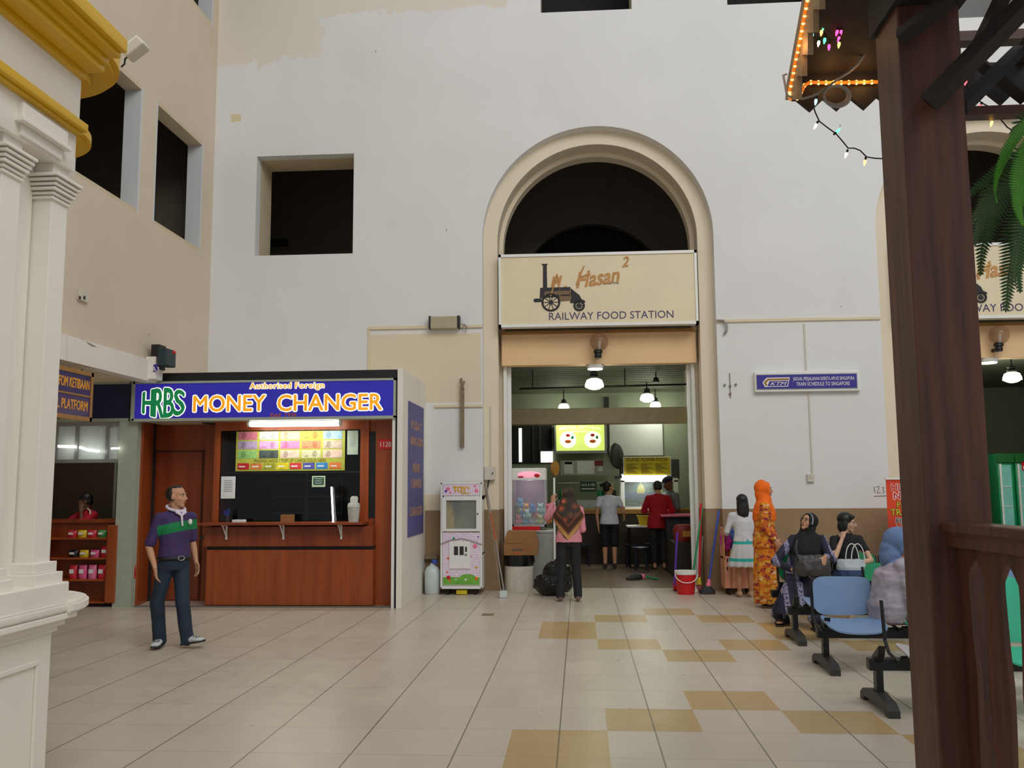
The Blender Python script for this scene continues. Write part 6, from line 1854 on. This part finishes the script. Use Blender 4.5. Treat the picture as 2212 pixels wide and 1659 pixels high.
def skirt(p, mt, root, z0, r0=.2, w=1.0, name='skirt', rings=None, fold=.012, voxel=.012):
    h = p['h'] / 1.62; s, f = p['s'], p['f']; b = Blob()
    if rings is None:
        rings = [(p['pel'] * 1.0, None)]
        b.loft([(V((0, 0, z0)), s * r0, f * r0 * .8), (V((0, 0, z0 * .6 + p['pel'].z * .4)), s * (r0 * .6 + .17 * h * w * .4), f * (r0 * .6 + .13 * h * w * .4) * .9), (p['pel'], s * .172 * h * w, f * .13 * h * w), (p['wa'], s * .142 * h * w, f * .11 * h * w)], 20)
    else:
        b.loft(rings, 20)
    ff = lambda co: fold * math.sin(math.atan2(co.y, co.x) * 11 + co.z * 2) * max(0, min(1, (p['pel'].z - co.z) * 1.6))
    return b.grow(name, root, mt, voxel, 2, None, ff)


def hijab(p, mt, root, drop=.30, spread=.2, point=None, w=1.0, inner=None, name='headscarf', back=.0):
    H, k = head_fn(p); r, hf, u = p['hs'] * k, p['hf'] * k, p['hu'] * k; b = Blob(); s, f = p['s'], p['f']; h = p['h'] / 1.62
    b.ell(H(0, -.036, .020), r * .092, hf * .102, u * .108); b.ell(H(0, -.045, -.06), r * .082, hf * .085, u * .09)
    ring = [H(.072 * math.sin(a), .036 + .012 * math.cos(a), -.022 + (.110 if math.cos(a) > 0 else .096) * math.cos(a)) for a in [2 * math.pi * i / 18 for i in range(18)]]
    for i in range(18): b.cap(ring[i], ring[(i + 1) % 18], .017 * k, .017 * k, 8)
    nk = p['nk']; ch = p['ch']; sc = (p['shR'] + p['shL']) / 2
    b.ell(H(0, -.03, -.11), r * .088, hf * .085, u * .11)
    b.loft([(H(0, .0, -.09), r * .082, hf * .080), (nk + f * .01, s * (.06 + spread * .24) * h, f * .092 * h), (sc + ZU * .01, s * spread * .78 * h * w, f * .115 * h * w), (sc - ZU * drop * .5 * h, s * spread * .95 * h * w, f * .150 * h * w), (sc - ZU * drop * h, s * spread * .80 * h * w, f * .150 * h * w)], 20)
    if point is not None:
        # triangular fall down the back
        b.loft([(H(0, -.05, -.02), r * .085, hf * .07), (sc - f * .02 + ZU * .04, s * spread * .72 * h, f * .11 * h), (sc - f * .05 - ZU * .10, s * spread * 1.0 * h, f * .12 * h), (sc - f * .09 - ZU * (point * .55), s * spread * .58 * h, f * .06 * h), (sc - f * .11 - ZU * point, s * .012, f * .02)], 20)
    return b.grow(name, root, mt, .009, 3, None, wrinkle(.007, (10, 10, 7)))


def hair(p, root, kind, mt='hair'):
    H, k = head_fn(p); r, hf, u = p['hs'] * k, p['hf'] * k, p['hu'] * k; b = Blob()
    if kind == 'receding':
        b.ell(H(0, -.042, .022), r * .0815, hf * .076, u * .084); b.ell(H(0, -.028, -.004), r * .0825, hf * .058, u * .058); b.ell(H(0, -.006, .083), r * .055, hf * .058, u * .030)
    elif kind == 'short':
        b.ell(H(0, -.026, .044), r * .082, hf * .098, u * .080); b.ell(H(0, -.05, -.01), r * .078, hf * .060, u * .07)
    elif kind == 'bun':
        b.ell(H(0, -.026, .042), r * .083, hf * .098, u * .082); b.ell(H(0, -.05, -.02), r * .078, hf * .060, u * .07); b.ell(H(-.04, -.12, .05), r * .045, hf * .04, u * .045)
    elif kind == 'bob':
        b.ell(H(0, -.030, .040), r * .090, hf * .104, u * .088); b.ell(H(0, -.058, -.045), r * .096, hf * .062, u * .098)
        for g in (-1, 1): b.ell(H(g * .078, -.020, -.045), r * .020, hf * .040, u * .075)
        b.ell(H(.01, .048, .076), r * .066, hf * .036, u * .030)
    elif kind == 'long':
        b.ell(H(0, -.030, .040), r * .088, hf * .102, u * .086); b.loft([(H(0, -.055, .03), r * .085, hf * .065), (H(0, -.075, -.08), r * .098, hf * .055), (H(0, -.085, -.18), r * .090, hf * .045), (H(.01, -.085, -.235), r * .06, hf * .03)])
    ff = lambda co: .004 * mnoise.noise(V((co.x * 40, co.y * 40, co.z * 12)))
    return b.grow('hair', root, mt, .0085, 2, None, ff)


def shoes(p, mt, root, sole=None, name='shoe', L=.16, big=1.0):
    h = p['h'] / 1.62
    for g in 'RL':
        t = p['to' + g]; an = p['an' + g]; b = Blob(); up = p.get('tu' + g, ZU); sd = t.cross(up).normalized()
        b.loft([(an - t * .062 * h - up * .028 * h, sd * .032 * h * big, up * .026 * h), (an - t * .03 * h - up * .012 * h, sd * .042 * h * big, up * .042 * h), (an + t * .05 * h - up * .018 * h, sd * .044 * h * big, up * .036 * h), (an + t * .13 * h - up * .032 * h, sd * .050 * h * big, up * .022 * h), (an + t * L * 1.12 * h - up * .038 * h, sd * .036 * h * big, up * .015 * h)])
        o = b.grow(name, root, mt, .009, 2)
        if sole:
            q = B(sole); c0 = an - up * .053 * h
            q.loft([(c0 - t * .07 * h, sd * .034 * h * big, up * .012), (c0 + t * .03 * h, sd * .044 * h * big, up * .012), (c0 + t * .12 * h, sd * .054 * h * big, up * .012), (c0 + t * L * 1.18 * h, sd * .034 * h * big, up * .011)], 16)
            for i in range(4): q.tube([an + t * (.03 + .03 * i) * h + sd * .03 * h + up * (.016 - .008 * i) * h, an + t * (.03 + .03 * i) * h + up * (.024 - .01 * i) * h, an + t * (.03 + .03 * i) * h - sd * .03 * h + up * (.016 - .008 * i) * h], .005, 6)
            for v in q.bm.verts: v.co += world_loc(root)
            q.done('sole_and_laces', o)


def ground(p):
    return p


def add_local(b, root):
    o = world_loc(root)
    for v in b.bm.verts: v.co += o
    return b


def cloth(name, c, rough=.8): return plain(name, c, rough, var=.12, scale=14)


# ---- man walking past the booth
root = thing('person', 'man in purple polo shirt and jeans walking past the money changer booth', 'person', (-4.15, 9.2, 0))
p = pose(1.655, 54, 84)
p['elR'] = V((-.19, -.17, 1.03)); p['wrR'] = V((-.07, -.28, .84)); p['hdR'] = V((.3, -.25, -1)); p['hnR'] = V((1, .2, 0)); p['curlR'] = .35
p['elL'] = V((.11, .19, 1.06)); p['wrL'] = V((.165, .16, .86)); p['curlL'] = .5
p['hiR'] = V((-.06, -.06, .83)); p['hiL'] = V((.05, .06, .83))
p['knR'] = V((-.135, -.06, .46)); p['anR'] = V((-.135, .03, .085)); p['toR'] = V((.15, -1, 0)).normalized()
p['knL'] = V((.12, -.03, .46)); p['anL'] = V((.165, .0, .10)); p['toL'] = V((1, -.2, .18)).normalized(); p['tuL'] = V((-.18, 0, 1)).normalized()
body(p, MT['skin_b'], root, 1.0, feet=False)
k = NT('purple_polo_green_band'); x, y, z = k.sep()
k.out(k.mix(k.M('MULTIPLY', k.between(k.M('ADD', z, k.M('MULTIPLY', x, -.22)), 1.165, 1.265), k.between(x, -.10, .30)), lin((62, 44, 92)), lin((8, 124, 66))), .8)
top(p, k.m, root, 1.02, .42, .02, name='polo_shirt', fold=.005)
b = Blob(); nk = p['nk']; f, s = p['f'], p['s']
ring = [nk + ZU * (.022 - .03 * math.cos(a)) + f * (.092 * math.cos(a)) + s * .088 * math.sin(a) for a in [2 * math.pi * i / 20 for i in range(20)]]
for i in range(20): b.cap(ring[i], ring[(i + 1) % 20], .018, .018, 8)
b.cap(nk + f * .105 + s * .05 - ZU * .02, nk + f * .118 - ZU * .055, .016, .012); b.cap(nk + f * .105 - s * .05 - ZU * .02, nk + f * .118 - ZU * .055, .016, .012); b.cap(nk + f * .118 - ZU * .05, nk + f * .138 - ZU * .155, .014, .012)
b.grow('collar', root, cloth('white_collar', (218, 206, 220)), .008, 2)
b = B('white_paint'); q = nk + f * .142 - s * .085 - ZU * .12; b.ell(q, .022, .012, .03, 12, 8); add_local(b, root).done('badge', root, 60)
denim = cloth('dark_denim', (30, 46, 62))
trousers(p, denim, root, 1.0, 1.0, 1.18, name='jeans')
b = B('black'); w0 = p['pel'] + ZU * .035
b.tube([w0 + s * .166 * math.sin(a) + f * .127 * math.cos(a) for a in [2 * math.pi * i / 28 for i in range(28)]], .019, 8, closed=True); b.m('chrome'); q = w0 + f * .142 - s * .0; b.tube([q + s * .035 * math.cos(a) + ZU * .022 * math.sin(a) for a in [2 * math.pi * i / 16 for i in range(16)]], .006, 6, closed=True); add_local(b, root).done('belt', root, 50)
shoes(p, cloth('white_trainer', (200, 204, 206), .5), root, 'dark', 'trainer')
hair(p, root, 'receding')

# ---- woman in the patterned scarf, back turned
root = thing('person', 'woman in pink blouse and long patterned headscarf standing with back turned in the doorway', 'person', (-.10, 13.0, 0))
p = pose(1.60, 180); p['veil'] = 1
p['elL'] = V((-.30, .06, 1.17)); p['wrL'] = V((-.225, .12, 1.37)); p['hdL'] = V((.1, .1, 1)); p['hnL'] = V((.6, .8, 0)); p['curlL'] = .8
p['wrR'] = p['elR'] + V((-.08, .2, .02))
for g, sx in (('R', 1), ('L', -1)): p['an' + g] = V((sx * .125, 0, .075)); p['kn' + g] = V((sx * .105, .02, .45))
body(p, MT['skin_b'], root, 1.0)
top(p, cloth('dusty_pink', (216, 138, 150)), root, 1.02, .95, -.02, 1.12, 'blouse')
trousers(p, cloth('black_trousers', (30, 29, 31)), root, 1.02, .97, 1.12)
k = NT('brown_floral_batik'); x, y, z = k.sep()
vz = k.n('ShaderNodeTexVoronoi'); vz.inputs['Scale'].default_value = 9; k.l(k.co.outputs['Object'], vz.inputs['Vector'])
flo = k.ramp(k.M('ADD', vz.outputs['Distance'], k.M('MULTIPLY', k.noise(18), .35)), [(.2, lin((214, 164, 104))), (.38, lin((168, 62, 44))), (.55, lin((96, 64, 42))), (.8, lin((52, 40, 32)))])
sv = k.M('SUBTRACT', z, k.M('MULTIPLY', k.M('ABSOLUTE', x), 1.15))
bd = k.ramp(k.M('MULTIPLY_ADD', sv, 1.0, -.70), [(0, lin((34, 30, 30))), (.12, lin((34, 30, 30))), (.15, lin((196, 148, 88))), (.22, lin((150, 92, 48))), (.25, lin((70, 40, 28))), (.34, lin((120, 66, 40)))], 'CONSTANT')
k.out(k.mix(k.M('LESS_THAN', sv, 1.08), flo, bd), .75)
hijab(p, k.m, root, .22, .235, .50, name='headscarf')
shoes(p, cloth('brown_sandal', (110, 84, 72)), root, name='sandal')

# ---- two customers and the stall keeper
root = thing('person', 'woman in white top and black shorts standing at the food stall', 'person', (.67, 18.1, 0))
p = pose(1.70, 180, 118)
p['elR'] = p['shR'] + V((.10, .0, -.27)); p['wrR'] = p['elR'] + V((.02, .2, -.1)); p['elL'] = p['shL'] + V((-.06, 0, -.29))
body(p, MT['skin_b'], root, 1.0, .009)
top(p, cloth('white_tee', (216, 222, 236)), root, 1.0, .22, -.04, 1.05, 'white_top')
trousers(p, cloth('black_shorts', (20, 20, 28)), root, 1.02, .46, 1.15, 'shorts')
hair(p, root, 'bun'); shoes(p, cloth('dark_slipper', (40, 36, 36)), root, name='slipper')
root = thing('person', 'man in red shirt bending over the white table at the stall', 'person', (1.62, 17.9, 0))
p = pose(1.72, 180, 185, -28)
for g, sx in (('R', 1), ('L', -1)): p['el' + g] = p['sh' + g] + V((sx * .09, .08, -.26)); p['wr' + g] = p['el' + g] + V((-sx * .1, .22, -.02))
p['hc'] += V((0, .06, -.03))
body(p, MT['skin_b'], root, 1.0, .009, True)
top(p, cloth('crimson_shirt', (176, 12, 34)), root, 1.12, .72, -.12, 1.08, 'red_shirt', long=True)
trousers(p, cloth('dark_trousers', (34, 32, 36)), root, 1.02, .86, 1.1)
hair(p, root, 'short')
q = P(1448, 1050, 18.5)
root = thing('person', 'stall keeper in grey tee and dark cap behind the pink topped counter', 'person', (q.x, 18.55, 0))
p = pose(1.78, -60, -75, -20)
p['hc'] += V((-.03, -.03, 0)); p['wrR'] = p['elR'] + V((-.15, -.15, .05)); p['wrL'] = p['elL'] + V((-.18, .02, .05))
body(p, MT['skin_c'], root, 1.0, .009, False)
top(p, cloth('grey_tee', (112, 124, 130)), root, 1.05, .4, -.05, 1.05, 'grey_shirt'); trousers(p, MT['dark'], root, 1.0, .9, 1.1)
H, kk = head_fn(p); b = Blob(); b.ell(H(0, -.015, .065), p['hs'] * .088 * kk, p['hf'] * .105 * kk, p['hu'] * .066 * kk); b.ell(H(0, .10, .055), p['hs'] * .06 * kk, p['hf'] * .06 * kk, p['hu'] * .012 * kk)
b.grow('cap', root, cloth('navy_cap', (26, 32, 60)), .009, 2)

# ---- girl in white dress
q = PZ(1606, 1287)
root = thing('person', 'girl in white dress with turquoise stripes standing at the pink cart', 'person', (q.x, 13.55, 0))
p = pose(1.47, 180)
p['elL'] = p['shL'] + V((-.06, .05, -.24)); p['wrL'] = p['elL'] + V((.02, .18, -.06)); p['wrR'] = p['elR'] + V((0, .16, -.06))
body(p, MT['skin_a'], root, .92, .008)
top(p, cloth('white_cardigan', (214, 214, 218)), root, .95, .85, .02, 1.0, 'cardigan')
k = NT('white_dress_turquoise_bands'); x, y, z = k.sep()
mk = k.M('ADD', k.between(z, .76, .84), k.between(z, .515, .56))
k.out(k.mix(mk, lin((206, 206, 204)), lin((44, 176, 168))), .8)
skirt(p, k.m, root, .44, .235, .95, 'dress_skirt', fold=.018)
hair(p, root, 'long'); shoes(p, cloth('beige_sandal', (188, 150, 120)), root, name='sandal')

# ---- woman in orange
q = PZ(1656, 1310)
root = thing('person', 'woman in orange headscarf and orange flowered dress looking along the wall', 'person', (q.x, 12.45, 0))
p = pose(1.67, 82, 95); p['veil'] = 1
p['wrR'] = p['elR'] + V((.12, 0, -.15)); p['wrL'] = p['elL'] + V((.12, 0, -.15))
body(p, MT['skin_b'], root, 1.0, .0085, True)
k = NT('orange_flowered_cloth'); vz = k.n('ShaderNodeTexVoronoi'); vz.inputs['Scale'].default_value = 17
mp = k.n('ShaderNodeMapping'); mp.inputs['Rotation'].default_value = (.6, .5, .4); mp.inputs['Scale'].default_value = (1, 1, 1.7); k.l(k.co.outputs['Object'], mp.inputs[0]); k.l(mp.outputs[0], vz.inputs['Vector'])
sc_ = k.n('ShaderNodeSeparateColor'); k.l(vz.outputs['Color'], sc_.inputs[0])
k.out(k.ramp(k.M('MULTIPLY_ADD', k.noise(26), .35, k.M('MULTIPLY', sc_.outputs[0], .8)), [(0, lin((200, 96, 14))), (.3, lin((222, 132, 20))), (.52, lin((226, 166, 50))), (.66, lin((150, 42, 50))), (.8, lin((214, 104, 16))), (.93, lin((232, 196, 140)))], 'CONSTANT'), .8)
top(p, k.m, root, 1.1, .95, -.1, 1.12, 'tunic')
skirt(p, k.m, root, .06, .205, 1.1, 'long_skirt', fold=.01)
hijab(p, cloth('bright_orange_scarf', (246, 110, 10)), root, .20, .19, None, 1.0)
shoes(p, MT['dark'], root, name='shoe')


# ---- seated figures
def seated(h, yaw, hyaw, pitch, pelz=.50, lean=0.0, **kw):
    p = pose(h, yaw, hyaw, pitch, **kw); f, s = p['f'], p['s']; d = pelz - .53 * h + .02
    for key in ('pel', 'wa', 'ch', 'nk', 'hc', 'shR', 'shL', 'elR', 'elL', 'wrR', 'wrL'): p[key] = p[key] + ZU * d
    p['pel'].z = pelz
    for key, t in (('wa', .25), ('ch', .6), ('nk', 1), ('shR', .9), ('shL', .9), ('hc', 1.3)): p[key] = p[key] + f * lean * t
    for g, q in (('R', 1), ('L', -1)):
        p['hi' + g] = p['pel'] + s * q * .085 * h / 1.6 - ZU * .01
        p['kn' + g] = p['hi' + g] + f * .255 * h + s * q * .03 - ZU * .01
        p['an' + g] = V((p['kn' + g].x, p['kn' + g].y, .075)) - f * .03
        p['to' + g] = f
    return p


# in black headscarf
root = thing('person', 'seated woman in black headscarf and dark batik robe with a bag on the lap', 'person', (2.72, 11.28, 0))
p = seated(1.56, -8, -52, 20, .52, .02, tilt=-6); p['veil'] = 1
p['anR'] = V((-.36, -.36, .075)); p['knR'] = V((-.22, -.44, .49)); p['toR'] = V((-.25, -1, 0)).normalized()
p['anL'] = V((-.06, -.80, .075)); p['knL'] = V((.02, -.50, .50)); p['toL'] = V((.05, -1, 0)).normalized()
for key in ('nk', 'hc', 'shR', 'shL', 'ch'): p[key] += V((.08 if key != 'hc' else .10, 0, 0))
p['elR'] = V((-.33, -.10, .70)); p['wrR'] = V((-.20, -.40, .63)); p['hdR'] = V((.9, -.35, -.1)); p['hnR'] = V((0, 0, -1)); p['curlR'] = .4
p['elL'] = V((.28, -.30, .74)); p['wrL'] = V((.11, -.66, .80)); p['hdL'] = V((-.4, -.25, -.85)); p['hnL'] = V((-.3, .9, -.3)); p['curlL'] = .35
body(p, MT['skin_b'], root, 1.15, .007)
k = NT('indigo_batik_bands'); x, y, z = k.sep()
wob = k.M('ADD', x, k.M('MULTIPLY', k.noise(5), .03))
band = k.M('LESS_THAN', k.M('FRACT', k.M('MULTIPLY_ADD', wob, 6.2, k.M('MULTIPLY', z, .25))), .36)
spk = k.M('GREATER_THAN', k.noise(60, 2), .44)
k.out(k.mix(k.M('MULTIPLY', band, spk), lin((34, 32, 54)), lin((150, 144, 176))), .8)
top(p, k.m, root, 1.18, .93, .0, 1.05, 'robe_top')
b = Blob()
b.loft([(p['pel'] + ZU * .08, V((.21, 0, 0)), V((0, .16, 0))), (p['pel'] - ZU * .03, V((.22, 0, 0)), V((0, .17, 0))), (p['pel'] - ZU * .06, V((.19, 0, 0)), V((0, .15, 0)))])
for g in 'RL':
    a_, kn, an = p['hi' + g], p['kn' + g], p['an' + g]
    b.limb([a_, kn], [.115, .088]); b.limb([kn, an + V((0, 0, .07))], [.088, .098])
b.loft([(V((-.10, -.50, .50)), V((.20, 0, 0)), V((0, .075, 0))), (V((-.14, -.52, .30)), V((.25, 0, 0)), V((0, .09, 0))), (V((-.17, -.54, .15)), V((.27, 0, 0)), V((0, .13, 0)))])
b.loft([(V((-.02, -.1, .52)), V((.18, 0, 0)), V((0, 0, .08))), (V((-.08, -.45, .50)), V((.20, 0, 0)), V((0, 0, .08)))][::-1])
b.grow('robe_skirt', root, k.m, .011, 3, None, wrinkle(.008, (12, 12, 3)))
hijab(p, cloth('black_scarf', (20, 19, 21)), root, .30, .24, None, 1.05)
H, kk = head_fn(p)
b = B(plain('silver_trim', (130, 134, 138), .5, var=.4, scale=60)); b.tube([H(.082 * math.sin(a), .022, -.02 + .118 * math.cos(a)) for a in [math.radians(t_) for t_ in range(-95, 30, 12)]], .013, 6); add_local(b, root).done('scarf_trim', root, 50)
b = B('grey_metal')
for t_ in range(11): a = -1.0 + .2 * t_; b.ell(V((.16 * math.sin(a) * .95 + .06, -.165 - .06 * math.cos(a), .80 - .05 * math.cos(a))), .018, .01, .014, 10, 6)
add_local(b, root).done('bead_trim', root, 50)
b = B('black_metal'); rgt, hf, hu = p['hs'] * kk, p['hf'] * kk, p['hu'] * kk
for g in (-1, 1): c0 = H(g * .032, .094, .0); b.tube([c0 + rgt * .027 * math.cos(a) + hu * .019 * math.sin(a) for a in [2 * math.pi * i / 14 for i in range(14)]], .0022, 5, closed=True)
b.tube([H(-.008, .096, .002), H(.008, .096, .002)], .002, 5); add_local(b, root).done('glasses', root, 50)
for g in 'RL':
    an, t_ = p['an' + g], p['to' + g]; sd = t_.cross(ZU); b = B('black')
    b.loft([(an - t_ * .09 - ZU * .064, sd * .038, ZU * .011), (an + t_ * .04 - ZU * .064, sd * .047, ZU * .011), (an + t_ * .19 - ZU * .064, sd * .045, ZU * .011)], 14)
    for d_ in (.07, .12): b.tube([an + t_ * d_ + sd * .046 - ZU * .055, an + t_ * d_ + sd * .03 + ZU * (.012 - d_ * .2), an + t_ * d_ - sd * .03 + ZU * (.012 - d_ * .2), an + t_ * d_ - sd * .046 - ZU * .055], .011, 6)
    b.tube([an + t_ * .03 + sd * .04 - ZU * .03, an - t_ * .075 + sd * .02 - ZU * .02, an - t_ * .075 - sd * .02 - ZU * .02, an + t_ * .03 - sd * .04 - ZU * .03], .009, 6)
    add_local(b, root).done('sandal', root, 50)
bagr = thing('handbag', 'dark grey handbag held on the lap of the woman in black headscarf', 'bag', (2.70, 10.66, .60))
b = Blob(); b.loft([(V((0, 0, -.02)), V((.19, 0, 0)), V((0, .08, 0))), (V((0, 0, .06)), V((.205, 0, 0)), V((0, .095, 0))), (V((0, 0, .16)), V((.20, 0, 0)), V((0, .075, 0))), (V((0, 0, .215)), V((.19, 0, 0)), V((0, .03, 0)))], 20)
bo = b.grow('bag_body', bagr, cloth('charcoal_bag', (62, 58, 58), .5), .009, 2, None, wrinkle(.012, (14, 14, 8)))
q = B('dark'); q.tube([V((-.17, -.04, .17)), V((-.19, -.02, .3)), V((-.16, .03, .38)), V((-.12, .06, .3))], .014, 8); add_local(q, bagr).done('strap', bagr, 50)

# in black tee
root = thing('person', 'seated woman in black tee with bobbed hair resting chin on hand', 'person', (3.24, 11.28, 0))
p = seated(1.55, 14, 62, -6, .52, .06)
p['elR'] = V((-.20, -.26, .74)); p['wrR'] = V((-.075, -.17, .965)); p['hdR'] = V((.35, .25, 1)); p['hnR'] = V((.7, .6, -.2)); p['curlR'] = 1.0
p['elL'] = V((.25, -.17, .72)); p['wrL'] = V((.03, -.38, .70)); p['hdL'] = V((-1, -.15, .05)); p['hnL'] = V((0, .2, -1)); p['curlL'] = .4
p['anR'] = V((-.10, -.46, .075)); p['anL'] = V((.13, -.46, .075))
body(p, MT['skin_d'], root, .98, .007)
k = NT('black_tee'); k.out(k.mix(k.noise(14), lin((16, 16, 17)), lin((30, 29, 31))), .85)
top(p, k.m, root, 1.0, .26, .0, 1.0, 'black_tee')
b = Blob()
b.loft([(p['pel'] - ZU * .05, V((.16, 0, 0)), V((0, .13, 0))), (p['pel'] + ZU * .08, V((.165, 0, 0)), V((0, .13, 0)))], 18)
for g in 'RL': b.limb([p['hi' + g], p['kn' + g], p['an' + g] + V((0, 0, .25))], [.10, .075, .06])
b.grow('jeans', root, cloth('blue_denim', (64, 84, 122)), .011, 3, None, wrinkle(.005))
hair(p, root, 'bob'); shoes(p, MT['dark'], root, name='slipper')
H, kk = head_fn(p); b = B('grey_metal'); rgt, hf, hu = p['hs'] * kk, p['hf'] * kk, p['hu'] * kk
for g in (-1, 1): c0 = H(g * .032, .094, .0); b.tube([c0 + rgt * .024 * math.cos(a) + hu * .016 * math.sin(a) for a in [2 * math.pi * i / 14 for i in range(14)]], .0018, 5, closed=True); b.tube([H(g * .055, .09, .004), H(g * .078, .0, .004)], .0018, 5)
add_local(b, root).done('glasses', root, 50)
bagr = thing('tote_bag', 'white and blue tote bag with looped handles on the lap of the bobbed woman', 'bag', (3.20, 10.90, .60))
k = NT('white_blue_tote'); x, y, z = k.sep(); k.out(k.mix(k.M('LESS_THAN', z, .03), lin((176, 184, 188)), lin((58, 80, 120))), .55)
b = Blob(); b.loft([(V((0, 0, -.04)), V((.17, 0, 0)), V((0, .08, 0))), (V((0, 0, .06)), V((.175, 0, 0)), V((0, .09, 0))), (V((-.01, 0, .15)), V((.15, 0, 0)), V((0, .04, 0)))], 20); b.grow('bag_body', bagr, k.m, .009, 2, None, wrinkle(.009, (14, 14, 8)))
q = B('paper')
for dx in (-.0, .06): q.tube([V((dx - .07 + .075 - .075 * math.cos(a), -.03 - dx * .3, .14 + .19 * math.sin(a))) for a in [math.pi * i / 12 for i in range(13)]], .006, 6)
add_local(q, bagr).done('handles', bagr, 50)

# in pale blue scarf
root = thing('person', 'seated woman in pale blue headscarf and grey blouse partly behind the timber post', 'person', (2.80, 8.42, 0))
p = seated(1.55, 80, 75, -25, .50, .10)
for key in ('nk', 'hc', 'shR', 'shL'): p[key].z -= .05
p['hc'] += V((-.05, 0, -.01)); p['hk'] = 1.12; p['veil'] = 1
p['elR'] = p['shR'] + V((.05, -.05, -.26)); p['wrR'] = p['elR'] + V((.2, .05, -.05)); p['elL'] = p['shL'] + V((.08, .03, -.26)); p['wrL'] = p['elL'] + V((.2, -.05, -.05))
p['knR'] = p['hiR'] + V((.40, -.12, 0)); p['knL'] = p['hiL'] + V((.40, -.04, 0)); p['anR'] = V((p['knR'].x, p['knR'].y, .075)); p['anL'] = V((p['knL'].x, p['knL'].y, .075))
body(p, MT['skin_b'], root, 1.2, .008)
gb = cloth('lilac_grey_blouse', (166, 158, 170))
b = Blob(); f, s = p['f'], p['s']
b.loft([(p['pel'] - ZU * .09, s * .20, f * .19), (p['pel'] + ZU * .05, s * .235, f * .20), (p['wa'] - f * .02, s * .215, f * .175), (p['ch'] - f * .02, s * .225, f * .165), ((p['shR'] + p['shL']) / 2 + ZU * .02, s * .19, f * .11), (p['nk'], s * .08, f * .07)], 20)
for g in 'RL': b.limb([p['sh' + g], p['el' + g], p['wr' + g]], [.085, .075, .055])
b.grow('blouse', root, gb, .011, 3, None, wrinkle(.012, (7, 7, 13)))
b = Blob()
for g in 'RL': b.limb([p['hi' + g], p['kn' + g], p['an' + g]], [.12, .09, .075])
b.grow('skirt', root, cloth('grey_skirt', (120, 116, 126)), .012, 3)
hijab(p, cloth('pale_blue_scarf', (98, 122, 162)), root, .20, .19, None, 1.12, back=.1); shoes(p, MT['dark'], root, name='shoe')

# shop keeper in red
q = P(186, 1075, 12.95)
root = thing('person', 'shop keeper in red shirt leaning on the counter with a hand at the face', 'person', (q.x, 13.12, 0))
p = pose(1.60, -30, -60, -14)
for key in ('nk', 'hc', 'shR', 'shL', 'ch'): p[key] += V((0, -.12, -.03))
p['hc'] += V((0, -.04, -.02))
p['elL'] = p['shL'] + V((-.06, -.22, -.14)); p['wrL'] = p['hc'] + V((.0, -.10, -.16)); p['hdL'] = V((-.1, .2, 1)); p['hnL'] = V((-.5, .8, 0)); p['curlL'] = .9
p['elR'] = p['shR'] + V((-.16, -.12, -.15)); p['wrR'] = p['elR'] + V((-.10, -.22, -.02))
body(p, MT['skin_c'], root, 1.0, .009, False)
top(p, cloth('shop_red_shirt', (186, 18, 44)), root, 1.22, .62, 0, 1.0, 'red_shirt'); trousers(p, MT['dark'], root, 1.0, .95)
hair(p, root, 'short')
b = B('white_paint'); sh = p['shL']; b.tube([p['nk'] + V((.03, -.06, .02)), sh + V((-.02, -.07, .05)), sh + V((.0, -.09, -.06))], .012, 6); add_local(b, root).done('white_stripe', root, 50)

# ================================================================== BAGS
q = PZ(1192, 1284)
root = thing('rubbish_bag', 'black bin bag slumped on the floor beside the woman in the patterned scarf', 'bag', (q.x + .02, 13.75, 0))
b = Blob(); b.ell(V((0, 0, .16)), V((.30, 0, 0)), V((0, .24, 0)), V((0, 0, .17))); b.ell(V((.06, .05, .32)), V((.22, 0, 0)), V((0, .2, 0)), V((0, 0, .19))); b.cap(V((.09, .05, .44)), V((.10, .05, .52)), .09, .05)
b.grow('bag_body', root, 'bag_black', .012, 2, None, wrinkle(.028, (9, 9, 9)))
x0 = P(1563, 1200, 13.75).x; z1 = P(1590, 1185, 13.75).z
for (dx, dz, rx, rz, col, lab) in ((.08, .12, .10, .14, (196, 44, 150), 'magenta plastic bag standing on the pink cart'), (.19, .16, .09, .13, (50, 110, 190), 'blue printed plastic bag on the pink cart behind the girl'), (.30, .22, .12, .10, (60, 160, 186), 'turquoise bundle topmost on the pink cart'), (.30, .05, .13, .06, (96, 78, 100), 'mauve folded cloth lying on the tray of the pink cart')):
    r_ = thing('goods_bag', lab, 'bag', (x0 + dx, 13.92, z1 + .0)); b = Blob(); b.ell(V((0, 0, dz)), V((rx, 0, 0)), V((0, .1, 0)), V((0, 0, rz))); b.cap(V((0, 0, .02)), V((0, 0, dz)), rx * .7, rx * .8)
    b.grow('bag_body', r_, plain('bag_' + str(col[0]), col, .35, var=.2, scale=12), .01, 2, None, wrinkle(.018, (14, 14, 14)))
